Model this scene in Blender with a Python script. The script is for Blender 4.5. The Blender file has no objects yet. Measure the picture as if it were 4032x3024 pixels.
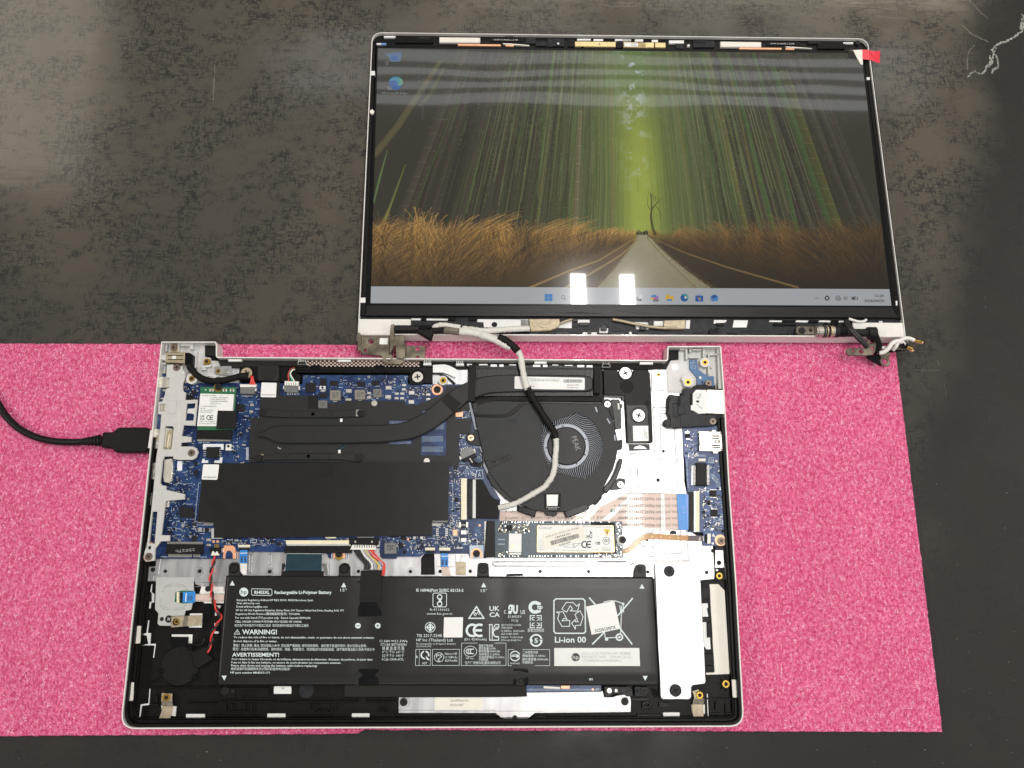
import bpy, bmesh, math, random
import numpy as np
from mathutils import Vector, Matrix, Euler
from mathutils.geometry import tessellate_polygon

random.seed(7); rng = np.random.default_rng(7)
S = bpy.context.scene
COL = S.collection

# ------------------------------------------------------------------ camera, room light, exposure
CAM_LOC = Vector((30.61, 97.92, 487.6))            # millimetres above the foam sheet
CAM_ROT = Euler((0.2233, -0.0288, 0.0008), 'XYZ')
FOCAL = 3000.0                                       # in pixels of a 4032 px wide picture
cd = bpy.data.cameras.new('camera'); cam = bpy.data.objects.new('camera', cd); COL.objects.link(cam)
cam.location = CAM_LOC / 1000; cam.rotation_euler = CAM_ROT
cd.sensor_width = 36; cd.lens = FOCAL / 4032 * 36; cd.clip_start = 0.01; cd.clip_end = 50
S.camera = cam
w = bpy.data.worlds.new('World'); S.world = w; w.use_nodes = True
w.node_tree.nodes['Background'].inputs[0].default_value = (1.0, 0.97, 0.92, 1)
w.node_tree.nodes['Background'].inputs[1].default_value = 0.09
S.view_settings.view_transform = 'Standard'; S.view_settings.look = 'None'
S.view_settings.exposure = 0.0; S.view_settings.gamma = 1.0

def lamp(name, loc, sx, sy, power, col=(1, 0.97, 0.93), rot=(0, 0, 0), spread=180):
    l = bpy.data.lights.new(name, 'AREA'); l.shape = 'RECTANGLE'; l.size = sx; l.size_y = sy
    l.energy = power; l.color = col; l.spread = math.radians(spread)
    o = bpy.data.objects.new(name, l); COL.objects.link(o); o.location = loc; o.rotation_euler = rot
    return o
# the twin tubes of the ceiling fitting above the bench, and the row of slim strips further back
lamp('ceiling_tube', (0.279, 0.36, 1.6), 0.042, 1.15, 9.4)
lamp('ceiling_tube', (0.421, 0.36, 1.6), 0.042, 1.15, 9.4)
for yy, hh, xa, xb in ((1.515, .036, -.62, 1.40), (1.564, .024, -.50, 1.30), (1.610, .025, -.70, 1.45), (1.660, .032, -.56, 1.36)):
    lamp('ceiling_strip', ((xa + xb) / 2, yy, 1.6), xb - xa, hh, 3.14159 * (xb - xa) * hh * 2.3, (0.95, 0.97, 1.0))
lamp('added_far_light', (0.75, 2.15, 1.6), 1.7, 0.6, 3.14159 * 1.7 * .6 * 3.4, (1, .92, .74))  # unseen light added for the tan reflection along the table's far side
lamp('added_left_light', (-1.55, 1.62, 1.6), 0.75, 0.9, 3.14159 * .75 * .9 * 2.3, (1, .92, .78))  # likewise added, for the pale reflection at the table's upper left
lamp('left_fill_light', (-2.3, 0.3, 1.7), 0.6, 1.8, 42, (1, .96, .9))  # this and the next two: added fill lights, clear of the table's reflections
lamp('right_fill_light', (2.5, 0.3, 1.7), 0.6, 1.8, 42, (1, .97, .94))
lamp('near_fill_light', (0.0, -1.5, 1.7), 1.6, 0.5, 16, (1, .97, .94))

# ------------------------------------------------------------------ helpers
RM = CAM_ROT.to_matrix()
LID0, LIDS, LIDY = 11.5, -0.012, 239.0               # plane of the lid's rim: z = LID0 + LIDS*(y-LIDY)
def ray(px, py):
    return RM @ Vector(((px - 2016) / FOCAL, -(py - 1512) / FOCAL, -1.0))
def B(px, py, z):                                    # a point of the photograph on the level z of the bench
    d = ray(px, py); t = (z - CAM_LOC.z) / d.z
    return CAM_LOC + d * t
def LD(px, py, z):                                   # the same on a level parallel to the lid's rim
    d = ray(px, py); t = (LID0 + z + LIDS * (CAM_LOC.y - LIDY) - CAM_LOC.z) / (d.z - LIDS * d.y)
    return CAM_LOC + d * t
K = 800 / 2212
CROP = dict(A=(450, 1300, K), B=(1150, 1300, K), C=(1750, 1300, K), D=(2350, 1300, K),
            E=(450, 1800, K), F=(1150, 1800, K), G=(1750, 1800, K), H=(2350, 1800, K),
            I=(450, 2300, K), J=(1150, 2300, K), K=(1750, 2300, K), L=(2350, 2300, K),
            M=(1350, 100, 1200 / 2212), N=(2450, 100, 1200 / 2212),
            O=(1350, 1000, K), Q=(2050, 1000, K), R=(2850, 1000, K), W=(0, 1300, K),
            V=(3300, 0, 732 / 2212), Y=(3300, 1200, 732 / 2212), T=(0, 0, 4032 / 2212), S=(0, 0, 1))
def cp(c, x, y):
    o = CROP[c]; return (o[0] + x * o[2], o[1] + y * o[2])
def P(c, *v):
    return [cp(c, v[i], v[i + 1]) for i in range(0, len(v), 2)]
def box(c, x0, y0, x1, y1):
    return P(c, x0, y0, x1, y0, x1, y1, x0, y1)
ORI = {}
def thing(name, label, cat, loc, group=None):
    o = bpy.data.objects.new(name, None); COL.objects.link(o); o.location = Vector(loc) / 1000
    o.empty_display_size = .02
    o['label'] = label; o['category'] = cat
    if group: o['group'] = group
    ORI[o] = Vector(loc); return o
def link(name, me, parent, org, label=None, kind=None):
    o = bpy.data.objects.new(name, me); COL.objects.link(o)
    base = Vector((0, 0, 0))
    if parent is not None:
        o.parent = parent; base = ORI[parent]
    o.location = (Vector(org) - base) / 1000
    ORI[o] = Vector(org)
    if label: o['label'] = label
    if kind: o['kind'] = kind
    return o
def mesh_obj(name, parent, verts, faces, mats, mi=None, smooth=False, label=None, kind=None, uv=None):
    """verts in millimetres in the world -> one object whose origin is the middle of its base."""
    a = np.array([tuple(v) for v in verts], float)
    org = (a.min(0) + a.max(0)) / 2; org[2] = a[:, 2].min()
    me = bpy.data.meshes.new(name)
    me.from_pydata(((a - org) / 1000).tolist(), [], faces)
    for m in (mats if isinstance(mats, (list, tuple)) else [mats]): me.materials.append(m)
    if mi is not None: me.polygons.foreach_set('material_index', mi)
    if smooth: me.polygons.foreach_set('use_smooth', [True] * len(me.polygons))
    if uv is not None:
        l = me.uv_layers.new(name='UVMap')
        for p in me.polygons:
            for li in p.loop_indices: l.data[li].uv = uv[me.loops[li].vertex_index]
    me.update()
    return link(name, me, parent, org, label, kind)
def area2(p): return sum(p[i][0] * p[(i + 1) % len(p)][1] - p[(i + 1) % len(p)][0] * p[i][1] for i in range(len(p)))
def ccw(p): return list(p) if area2(p) > 0 else list(reversed(p))
def rounded(p, r, seg=3):
    out = []; n = len(p)
    for i in range(n):
        a, b, c = (Vector(p[i - 1][:2]), Vector(p[i][:2]), Vector(p[(i + 1) % n][:2]))
        u, v = a - b, c - b
        if u.length < 1e-6 or v.length < 1e-6: continue
        k = min(r, u.length * .45, v.length * .45); u.normalize(); v.normalize()
        if abs(u.dot(v)) > .985 or k < .02: out.append(b); continue
        s, e = b + u * k, b + v * k
        for j in range(seg + 1):
            t = j / seg; out.append(s * (1 - t) ** 2 + b * 2 * t * (1 - t) + e * t * t)
    return out
def inset(p, d):
    """parallel outline, d millimetres inside a counter-clockwise one"""
    out = []; n = len(p)
    for i in range(n):
        a, b, c = Vector(p[i - 1][:2]), Vector(p[i][:2]), Vector(p[(i + 1) % n][:2])
        u, v = (b - a), (c - b)
        if u.length < 1e-7 or v.length < 1e-7: out.append(b); continue
        u.normalize(); v.normalize()
        n1, n2 = Vector((-u.y, u.x)), Vector((-v.y, v.x)); m = n1 + n2
        q = max(.25, 1 + n1.dot(n2)); out.append(b + m * (d / q))
    return out
def solid(p, zt, zb, holes=(), bev=.12, zf=None):
    """verts, faces of an upright plate; zf(x, y) shifts z"""
    zf = zf or (lambda x, y: 0.0)
    def dd(l):
        l = [Vector(c[:2]) for c in l]; return [c for i, c in enumerate(l) if (c - l[i - 1]).length > 1e-4]
    p = dd(p); holes = [dd(h) for h in holes]
    p = ccw(p); holes = [ccw(h) for h in holes]
    V, F = [], []
    top = inset(p, bev) if bev > 0 else p
    loops = [[Vector((q[0], q[1], 0)) for q in top]] + [[Vector((q[0], q[1], 0)) for q in reversed(h)] for h in holes]
    flat = [q for l in loops for q in l]
    V += [(q.x, q.y, zt + zf(q.x, q.y)) for q in flat]
    for t in tessellate_polygon(loops):
        a, b, c = (flat[k] for k in t)
        F.append(tuple(t) if (b - a).cross(c - a).z > 0 else (t[0], t[2], t[1]))
    n = len(p)
    def ring(i0, i1, m, flip=False):
        for k in range(m):
            k2 = (k + 1) % m; f = (i0 + k, i1 + k, i1 + k2, i0 + k2)
            F.append(tuple(reversed(f)) if flip else f)
    i0 = 0
    if bev > 0:
        i1 = len(V); V += [(q[0], q[1], zt - bev + zf(q[0], q[1])) for q in p]; ring(i0, i1, n); i0 = i1
    i1 = len(V); V += [(q[0], q[1], zb + zf(q[0], q[1])) for q in p]; ring(i0, i1, n)
    at = n
    for h in holes:
        m = len(h); i1 = len(V); V += [(q[0], q[1], zb + zf(q[0], q[1])) for q in reversed(h)]
        ring(at, i1, m); at += m
    return V, F
def frame(o, i, zt, zb, bev=.3, zf=None):
    """a closed wall between two outlines with the same number of corners"""
    zf = zf or (lambda x, y: 0.0); n = len(o); V = []; F = []
    ob = inset(o, bev * .6)
    for p, z in ((o, zb), (o, zt - bev), (ob, zt), (i, zt), (i, zb)): V += [(q[0], q[1], z + zf(q[0], q[1])) for q in p]
    for k in range(4):
        for j in range(n): j2 = (j + 1) % n; F.append((k * n + j, k * n + j2, (k + 1) * n + j2, (k + 1) * n + j))
    return V, F
def lid_z(x, y): return LID0 + LIDS * (y - LIDY)
def pr(name, parent, mat, pts, zt, zb, holes=(), bev=.12, rnd=0, hr=0, pl='B', label=None, kind=None, zf=None):
    """plate whose outline is read off the photograph at its top level"""
    f = B if pl == 'B' else LD
    q = [f(x, y, zt) for x, y in pts]; hs = [[f(x, y, zt) for x, y in h] for h in holes]
    q = ccw([(v.x, v.y) for v in q]); hs = [ccw([(v.x, v.y) for v in h]) for h in hs]
    if rnd: q = rounded(q, rnd)
    if hr: hs = [rounded(h, hr) for h in hs]
    g = zf if zf else (lid_z if pl != 'B' else None)
    V, F = solid(q, zt, zb, hs, bev, g)
    return mesh_obj(name, parent, V, F, mat, label=label, kind=kind)
def bx(name, parent, mat, c, x0, y0, x1, y1, zt, zb, **k):
    return pr(name, parent, mat, box(c, x0, y0, x1, y1), zt, zb, **k)
def circ(cx, cy, r, n=20): return [(cx + r * math.cos(6.28318 * i / n), cy + r * math.sin(6.28318 * i / n)) for i in range(n)]
def cy(name, parent, mat, c, x, y, rpx, zt, zb, n=24, hole=0, bev=.12, pl='B', label=None):
    """upright disc or ring; rpx in the crop's own pixels"""
    f = B if pl == 'B' else LD
    X, Y = cp(c, x, y); q = f(X, Y, zt); r = rpx * CROP[c][2] * (CAM_LOC.z - zt) / FOCAL * 1.02
    V, F = solid(circ(q.x, q.y, r, n), zt, zb, [circ(q.x, q.y, r * hole, n)] if hole else (), bev, lid_z if pl != 'B' else None)
    return mesh_obj(name, parent, V, F, mat, label=label)
_shared = {}
def place(key, build, name, parent, org, rz=0, label=None):
    if key not in _shared: _shared[key] = build()
    o = link(name, _shared[key], parent, org, label); o.rotation_euler.z = rz
    return o
def raw_mesh(name, V, F, mats, mi=None, smooth=False):
    me = bpy.data.meshes.new(name); me.from_pydata([tuple(c / 1000 for c in v) for v in V], [], F)
    for m in (mats if isinstance(mats, (list, tuple)) else [mats]): me.materials.append(m)
    if mi: me.polygons.foreach_set('material_index', mi)
    if smooth: me.polygons.foreach_set('use_smooth', [True] * len(F))
    return me
def plus(r, w):
    return [(w, w), (w, r), (-w, r), (-w, w), (-r, w), (-r, -w), (-w, -w), (-w, -r), (w, -r), (w, -w), (r, -w), (r, w)]
def scr(parent, kind, c, x, y, rpx, z, pl='B', label=None):
    """a screw with a cross recess; z is the level of its top"""
    f = B if pl == 'B' else LD
    X, Y = cp(c, x, y); q = f(X, Y, z); r = round(rpx * CROP[c][2] * (CAM_LOC.z - z) / FOCAL, 1)
    def build():
        V, F = solid(circ(0, 0, r, 24), 0, -.9, [plus(r * .52, r * .13)], .22)
        n = len(V); mi = [0] * len(F); pts = plus(r * .55, r * .15); V += [(a, b, -.22) for a, b in pts]
        F.append(tuple(range(n, n + 12))) if area2(pts) > 0 else F.append(tuple(reversed(range(n, n + 12)))); mi.append(1)
        return raw_mesh('screw', V, F, [M[kind], M['hole']], mi)
    q.z = z + (lid_z(q.x, q.y) if pl != 'B' else 0)
    return place(('scr', kind, r), build, 'screw', parent, q, random.uniform(0, 1.5), label)
def brass(parent, c, x, y, rpx, z, label=None):
    X, Y = cp(c, x, y); q = B(X, Y, z); r = round(rpx * CROP[c][2] * (CAM_LOC.z - z) / FOCAL, 1)
    def build():
        o = []
        for i in range(36):
            k = r * (1 if i % 3 else .9); o.append((k * math.cos(i * math.pi / 18), k * math.sin(i * math.pi / 18)))
        V, F = solid(o, 0, -2, [circ(0, 0, r * .5, 16)], .1); mi = [0] * len(F)
        n = len(V); V += [(a, b, -.1) for a, b in circ(0, 0, r * .52, 16)]; F.append(tuple(range(n, n + 16))); mi.append(1)
        return raw_mesh('threaded_insert', V, F, [M['brass'], M['hole']], mi)
    return place(('ins', r), build, 'threaded_insert', parent, q, random.uniform(0, 1), label)
def spline(p, sub=8):
    p = [Vector(v) for v in p]; q = [p[0] * 2 - p[1]] + p + [p[-1] * 2 - p[-2]]; out = []
    for i in range(1, len(q) - 2):
        a, b, c, d = q[i - 1:i + 3]
        for j in range(sub):
            t = j / sub
            out.append(.5 * (2 * b + (c - a) * t + (2 * a - 5 * b + 4 * c - d) * t * t + (3 * b - a - 3 * c + d) * t ** 3))
    return out + [p[-1]]
def tube_mesh(path, r, n=10, flat=1.0, rf=None):
    V, F = [], []; m = len(path)
    for i, q in enumerate(path):
        t = (path[min(i + 1, m - 1)] - path[max(i - 1, 0)]).normalized()
        s = t.cross(Vector((0, 0, 1))); s = s.normalized() if s.length > 1e-4 else Vector((1, 0, 0)); u = s.cross(t)
        k = r * (rf(i / (m - 1)) if rf else 1)
        for j in range(n):
            a = 6.28318 * j / n; V.append(q + s * (k * math.cos(a)) + u * (k * flat * math.sin(a)))
    for i in range(m - 1):
        for j in range(n):
            j2 = (j + 1) % n; F.append((i * n + j, i * n + j2, (i + 1) * n + j2, (i + 1) * n + j))
    F.append(tuple(reversed(range(n)))); F.append(tuple((m - 1) * n + j for j in range(n)))
    F = [tuple(reversed(f)) for f in F]
    return V, F
def tube(name, parent, mat, pts, r, sub=8, n=10, flat=1.0, label=None, rf=None):
    V, F = tube_mesh(spline(pts, sub), r, n, flat, rf)
    return mesh_obj(name, parent, V, F, mat, smooth=True, label=label)
def pts3(c, *v, pl='B'):
    f = B if pl == 'B' else LD; o = []
    for i in range(0, len(v), 3):
        q = f(*cp(c, v[i], v[i + 1]), v[i + 2])
        o.append(q)
    return o
class Many:
    """several small shapes that become ONE mesh"""
    def __init__(s): s.V, s.F, s.mi, s.mats = [], [], [], []
    def add(s, V, F, mat):
        if mat not in s.mats: s.mats.append(mat)
        k = s.mats.index(mat); n = len(s.V); s.V += [tuple(v) for v in V]
        s.F += [tuple(i + n for i in f) for f in F]; s.mi += [k] * len(F)
    def plate(s, pts, zt, zb, mat, pl='B', bev=0, holes=(), rnd=0):
        f = B if pl == 'B' else LD
        q = ccw([f(x, y, zt)[:2] for x, y in pts]); hs = [ccw([f(x, y, zt)[:2] for x, y in h]) for h in holes]
        if rnd: q = rounded(q, rnd)
        V, F = solid(q, zt, zb, hs, bev, lid_z if pl != 'B' else None); s.add(V, F, mat)
    def mm(s, x, y, w, h, z0, z1, mat, a=0):
        c, d = math.cos(a), math.sin(a)
        q = [(x + c * u - d * v, y + d * u + c * v) for u, v in ((-w / 2, -h / 2), (w / 2, -h / 2), (w / 2, h / 2), (-w / 2, h / 2))]
        V, F = solid(q, z1, z0, (), 0); s.add(V, F, mat)
    def done(s, name, parent, label=None, kind=None):
        if name == 'lettering': kind = 'stuff'
        return mesh_obj(name, parent, s.V, s.F, s.mats, s.mi, label=label, kind=kind)
_glyph = {}
def glyphs(txt, bold, res):
    k = (txt, bold, res)
    if k not in _glyph:
        c = bpy.data.curves.new('lettering', 'FONT'); c.body = txt; c.resolution_u = res; c.offset = bold
        o = bpy.data.objects.new('lettering', c); COL.objects.link(o)
        dg = bpy.context.evaluated_depsgraph_get(); me = bpy.data.meshes.new_from_object(o.evaluated_get(dg))
        V = [v.co.copy() for v in me.vertices]; F = [tuple(p.vertices) for p in me.polygons]
        COL.objects.unlink(o); bpy.data.objects.remove(o); bpy.data.meshes.remove(me); bpy.data.curves.remove(c)
        _glyph[k] = (V, F)
    return _glyph[k]
def text(many, txt, c, x0, y0, x1, y1, cap, mat, z, pl='B', bold=.0, res=2, zf=None):
    """a line of lettering from baseline point 0 to baseline point 1 (crop pixels), cap = height of a capital"""
    f = B if pl == 'B' else LD
    V, F = glyphs(txt, bold, res)
    if not V: return
    a, b = f(*cp(c, x0, y0), z), f(*cp(c, x1, y1), z)
    up = Vector((y0 - y1, x1 - x0)); up = Vector((x0 + (y1 - y0) / max(1e-6, math.hypot(x1 - x0, y1 - y0)) * cap, y0 - (x1 - x0) / max(1e-6, math.hypot(x1 - x0, y1 - y0)) * cap))
    h = f(*cp(c, up.x, up.y), z) - a; h.z = 0
    lo, hi = min(v.x for v in V), max(v.x for v in V)
    d = (b - a) / (hi - lo); h = h / .73
    out = []
    for v in V:
        q = a + d * (v.x - lo) + h * v.y
        out.append((q.x, q.y, (zf(q.x, q.y) if zf else z + (lid_z(q.x, q.y) if pl != 'B' else 0))))
    n = (d.x * h.y - d.y * h.x)
    many.add(out, F if n > 0 else [tuple(reversed(t)) for t in F], mat)

# ------------------------------------------------------------------ materials
M = {}
def mat(name, col, rough=.5, metal=0, var=.12, scale=900, bump=0, bscale=3000, coat=0, spec=.5, emit=0, coat_rough=.05):
    m = bpy.data.materials.new(name); m.use_nodes = True; N = m.node_tree.nodes; L = m.node_tree.links
    b = N['Principled BSDF']; b.inputs['Roughness'].default_value = rough; b.inputs['Metallic'].default_value = metal
    b.inputs['Coat Weight'].default_value = coat; b.inputs['Coat Roughness'].default_value = coat_rough
    b.inputs['Specular IOR Level'].default_value = spec
    tc = N.new('ShaderNodeTexCoord')
    nz = N.new('ShaderNodeTexNoise'); nz.inputs['Scale'].default_value = scale; nz.inputs['Detail'].default_value = 4
    L.new(tc.outputs['Object'], nz.inputs['Vector'])
    r = N.new('ShaderNodeValToRGB'); r.color_ramp.elements[0].position = .3; r.color_ramp.elements[1].position = .7
    r.color_ramp.elements[0].color = (*[c * (1 - var) for c in col], 1); r.color_ramp.elements[1].color = (*[min(1, c * (1 + var)) for c in col], 1)
    L.new(nz.outputs['Fac'], r.inputs['Fac']); L.new(r.outputs['Color'], b.inputs['Base Color'])
    if bump:
        n2 = N.new('ShaderNodeTexNoise'); n2.inputs['Scale'].default_value = bscale; n2.inputs['Detail'].default_value = 3
        L.new(tc.outputs['Object'], n2.inputs['Vector'])
        bp = N.new('ShaderNodeBump'); bp.inputs['Strength'].default_value = bump; bp.inputs['Distance'].default_value = .0002
        L.new(n2.outputs['Fac'], bp.inputs['Height']); L.new(bp.outputs['Normal'], b.inputs['Normal'])
    if emit:
        L.new(r.outputs['Color'], b.inputs['Emission Color']); b.inputs['Emission Strength'].default_value = emit
    M[name] = m; return m
mat('silver', (.70, .68, .645), .42, 0, .03, 300, 0, coat=.3)
mat('white_plastic', (.58, .57, .56), .45, 0, .05, 400, .05)
mat('grey_plastic', (.50, .49, .47), .5, 0, .05, 400, .05)
mat('white_trim', (.74, .735, .72), .3, 0, .02, 300)
mat('black_plastic', (.006, .0057, .0053), .42, 0, .3, 250, .15, 1500, spec=.16)
mat('black_gloss', (.008, .008, .0085), .25, 0, .2, 250, spec=.16)
mat('dark_lid', (.022, .023, .026), .4, 0, .3, 250, .1, spec=.16)
mat('hole', (.003, .003, .003), .8, 0, 0)
mat('black_tape', (.011, .0105, .010), .55, 0, .12, 300, .12, 6000, spec=.16)
mat('black_foam', (.010, .0095, .008), .9, 0, .5, 2500, .6, 4000)
mat('heat_black', (.0195, .0198, .020), .42, 0, .08, 120, .08, 5000, spec=.24)
mat('fan_black', (.020, .0207, .0222), .45, 0, .1, 150, .1, 6000, spec=.24)
mat('mylar', (.0155, .0155, .015), .33, 0, .1, 120, .08, 5000, spec=.24)
mat('battery_black', (.0115, .0115, .0118), .36, 0, .1, 60, .06, 4000, spec=.36)
mat('chip', (.014, .014, .0145), .5, 0, .2, 800, .1, spec=.16)
mat('chip_grey', (.16, .16, .155), .42, .2, .1, 500, .1)
mat('coil_grey', (.20, .185, .16), .5, .1, .08, 500, .1)
mat('solder', (.80, .78, .72), .28, .75, .1, 900)
mat('pad_white', (.70, .72, .76), .5, 0, .05, 900)
mat('tan_part', (.42, .31, .20), .5, 0, .15, 900)
mat('connector_cream', (.74, .68, .50), .45, 0, .05, 500)
mat('connector_white', (.72, .71, .66), .45, 0, .05, 500)
mat('connector_black', (.011, .011, .0115), .4, 0, .2, 500, spec=.16)
mat('copper_pad', (.90, .46, .27), .35, .35, .06, 400)
mat('gold_shield', (.62, .53, .36), .35, .75, .1, 200, .1)
mat('steel_port', (.80, .76, .66), .32, .6, .08, 300, .1)
mat('nickel', (.60, .57, .52), .34, .85, .1, 250, .15, 2500)
mat('hinge_steel', (.16, .138, .105), .40, .75, .7, 110, .2, 800)
mat('brass', (.50, .31, .055), .32, .75, .1, 500)
mat('screw_black', (.022, .021, .021), .4, .2, .2, 500, spec=.16)
mat('screw_brown', (.20, .15, .12), .42, .6, .15, 400)
mat('screw_gold', (.70, .56, .38), .35, .75, .1, 400)
mat('screw_white', (.72, .71, .69), .3, .5, .04, 400)
mat('label_white', (.74, .735, .72), .5, 0, .02, 200)
mat('label_cream', (.72, .69, .62), .5, 0, .03, 200)
mat('label_metal', (.50, .51, .49), .4, .25, .04, 120)
mat('ink', (.03, .03, .03), .6, 0, .1)
mat('ink_grey', (.30, .30, .29), .6, 0, .1)
mat('print_white', (.60, .68, .67), .5, 0, .04)
mat('silk', (.42, .52, .62), .5, 0, .1)
mat('emboss', (.010, .010, .011), .6, 0, .1)
mat('green_board', (.02, .13, .055), .35, 0, .15, 500)
mat('ssd_board', (.018, .045, .065), .32, 0, .25, 300)
mat('blue_tape', (.03, .22, .60), .35, 0, .06, 200, coat=.3)
mat('blue_edge', (.16, .30, .70), .35, 0, .1, 200)
mat('teal_cable', (.011, .036, .052), .3, 0, .15, 200, coat=.4)
mat('ffc', (.62, .47, .41), .4, 0, .06, 200, coat=.25)
mat('ffc_white', (.74, .72, .70), .3, 0, .04, 200, coat=.2)
mat('ffc_ink', (.16, .17, .16), .6, 0, .1)
mat('ffc_green', (.10, .33, .22), .6, 0, .1)
mat('flex_brown', (.42, .20, .045), .35, 0, .12, 300, coat=.2)
mat('flex_dark', (.06, .03, .028), .35, 0, .1, 300)
mat('cloth_tape', (.40, .33, .23), .45, .35, .18, 350, .3, 2500)
mat('cloth_tape_dark', (.15, .13, .10), .7, 0, .5, 1500, .6, 3000)
mat('wire_black', (.012, .012, .012), .4, 0, .1)
mat('wire_red', (.62, .035, .03), .4, 0, .08)
mat('wire_white', (.72, .70, .66), .45, 0, .06)
mat('wire_yellow', (.55, .46, .12), .45, 0, .06)
mat('wire_grey', (.33, .33, .36), .45, 0, .06)
mat('wire_green', (.06, .40, .20), .45, 0, .06)
mat('lcd_wrap', (.60, .585, .54), .55, 0, .07, 250, .5, 900)
mat('sleeve_black', (.0075, .0073, .007), .55, 0, .2, 300, .2, spec=.16)
mat('cable_black', (.010, .0095, .009), .45, 0, .1, 300, .08, spec=.16)
mat('usb_white', (.82, .80, .74), .35, .2, .05)
mat('red_tab', (.75, .05, .075), .3, 0, .05, 150, coat=.4)
mat('orange_copper', (.85, .45, .24), .4, .5, .08)
mat('camera_gold', (.78, .62, .32), .38, .5, .08, 200)
mat('blue_flat', (.03, .10, .22), .35, 0, .2, 300)
mat('yellow_warn', (.80, .50, .08), .5, 0, .05)
mat('blade', (.20, .215, .25), .32, 0, .1, 300)
mat('fin_grey', (.036, .037, .038), .38, .3, .1, 400)
mat('ring_grey', (.22, .24, .28), .35, .1, .05)
mat('dark_board_blue', (.03, .11, .24), .4, 0, .12, 400)

def metal_plate():
    m = bpy.data.materials.new('shield_metal'); m.use_nodes = True; N = m.node_tree.nodes; L = m.node_tree.links
    b = N['Principled BSDF']; b.inputs['Metallic'].default_value = .8; b.inputs['Roughness'].default_value = .36
    tc = N.new('ShaderNodeTexCoord'); mp = N.new('ShaderNodeMapping'); mp.inputs['Scale'].default_value = (1, .25, 1)
    nz = N.new('ShaderNodeTexNoise'); nz.inputs['Scale'].default_value = 180; nz.inputs['Detail'].default_value = 6
    L.new(tc.outputs['Object'], mp.inputs['Vector']); L.new(mp.outputs['Vector'], nz.inputs['Vector'])
    r = N.new('ShaderNodeValToRGB'); r.color_ramp.elements[0].color = (.50, .49, .50, 1); r.color_ramp.elements[1].color = (.64, .63, .63, 1)
    r.color_ramp.elements[0].position = .35; r.color_ramp.elements[1].position = .65
    L.new(nz.outputs['Fac'], r.inputs['Fac']); L.new(r.outputs['Color'], b.inputs['Base Color'])
    mr = N.new('ShaderNodeMapRange'); mr.inputs[3].default_value = .30; mr.inputs[4].default_value = .44
    L.new(nz.outputs['Fac'], mr.inputs[0]); L.new(mr.outputs[0], b.inputs['Roughness'])
    bp = N.new('ShaderNodeBump'); bp.inputs['Strength'].default_value = .06; bp.inputs['Distance'].default_value = .0002
    n2 = N.new('ShaderNodeTexNoise'); n2.inputs['Scale'].default_value = 1400; L.new(tc.outputs['Object'], n2.inputs['Vector'])
    L.new(n2.outputs['Fac'], bp.inputs['Height']); L.new(bp.outputs['Normal'], b.inputs['Normal'])
    M['shield'] = m
metal_plate()
def board_blue(name, k=1.0):
    m = bpy.data.materials.new(name); m.use_nodes = True; N = m.node_tree.nodes; L = m.node_tree.links
    b = N['Principled BSDF']; b.inputs['Roughness'].default_value = .32
    tc = N.new('ShaderNodeTexCoord')
    def vor(scale, feat):
        v = N.new('ShaderNodeTexVoronoi'); v.feature = feat; v.inputs['Scale'].default_value = scale
        v.distance = 'MANHATTAN' if feat == 'F1' else 'EUCLIDEAN'; L.new(tc.outputs['Object'], v.inputs['Vector']); return v
    br = N.new('ShaderNodeTexBrick'); br.inputs['Scale'].default_value = 420; br.inputs['Mortar Size'].default_value = .018
    br.inputs['Color1'].default_value = (0, 0, 0, 1); br.inputs['Color2'].default_value = (0, 0, 0, 1); br.inputs['Mortar'].default_value = (1, 1, 1, 1)
    br.offset = .37; br.squash = 1.6
    rot = N.new('ShaderNodeMapping'); rot.inputs['Rotation'].default_value = (0, 0, .785)
    nz = N.new('ShaderNodeTexNoise'); nz.inputs['Scale'].default_value = 120; L.new(tc.outputs['Object'], nz.inputs['Vector'])
    L.new(tc.outputs['Object'], rot.inputs['Vector']); L.new(rot.outputs['Vector'], br.inputs['Vector'])
    dot = vor(650, 'F1'); dr = N.new('ShaderNodeMath'); dr.operation = 'LESS_THAN'; dr.inputs[1].default_value = .13
    L.new(dot.outputs['Distance'], dr.inputs[0])
    gate = N.new('ShaderNodeMath'); gate.operation = 'GREATER_THAN'; gate.inputs[1].default_value = .52; L.new(nz.outputs['Fac'], gate.inputs[0])
    tr = N.new('ShaderNodeMath'); tr.operation = 'MULTIPLY'; L.new(br.outputs['Color'], tr.inputs[0]); L.new(gate.outputs[0], tr.inputs[1])
    base = N.new('ShaderNodeValToRGB'); e = base.color_ramp.elements
    e[0].position = .38; e[0].color = (.006 * k, .018 * k, .068 * k, 1); e[1].position = .62; e[1].color = (.010 * k, .031 * k, .115 * k, 1)
    L.new(nz.outputs['Fac'], base.inputs['Fac'])
    m1 = N.new('ShaderNodeMix'); m1.data_type = 'RGBA'; m1.inputs['B'].default_value = (.045, .11, .24, 1)
    L.new(base.outputs['Color'], m1.inputs['A']); L.new(tr.outputs[0], m1.inputs['Factor'])
    m2 = N.new('ShaderNodeMix'); m2.data_type = 'RGBA'; m2.inputs['B'].default_value = (.16, .26, .36, 1)
    L.new(m1.outputs['Result'], m2.inputs['A']); L.new(dr.outputs[0], m2.inputs['Factor'])
    L.new(m2.outputs['Result'], b.inputs['Base Color']); M[name] = m
board_blue('pcb'); board_blue('pcb_light', 1.7)
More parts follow.
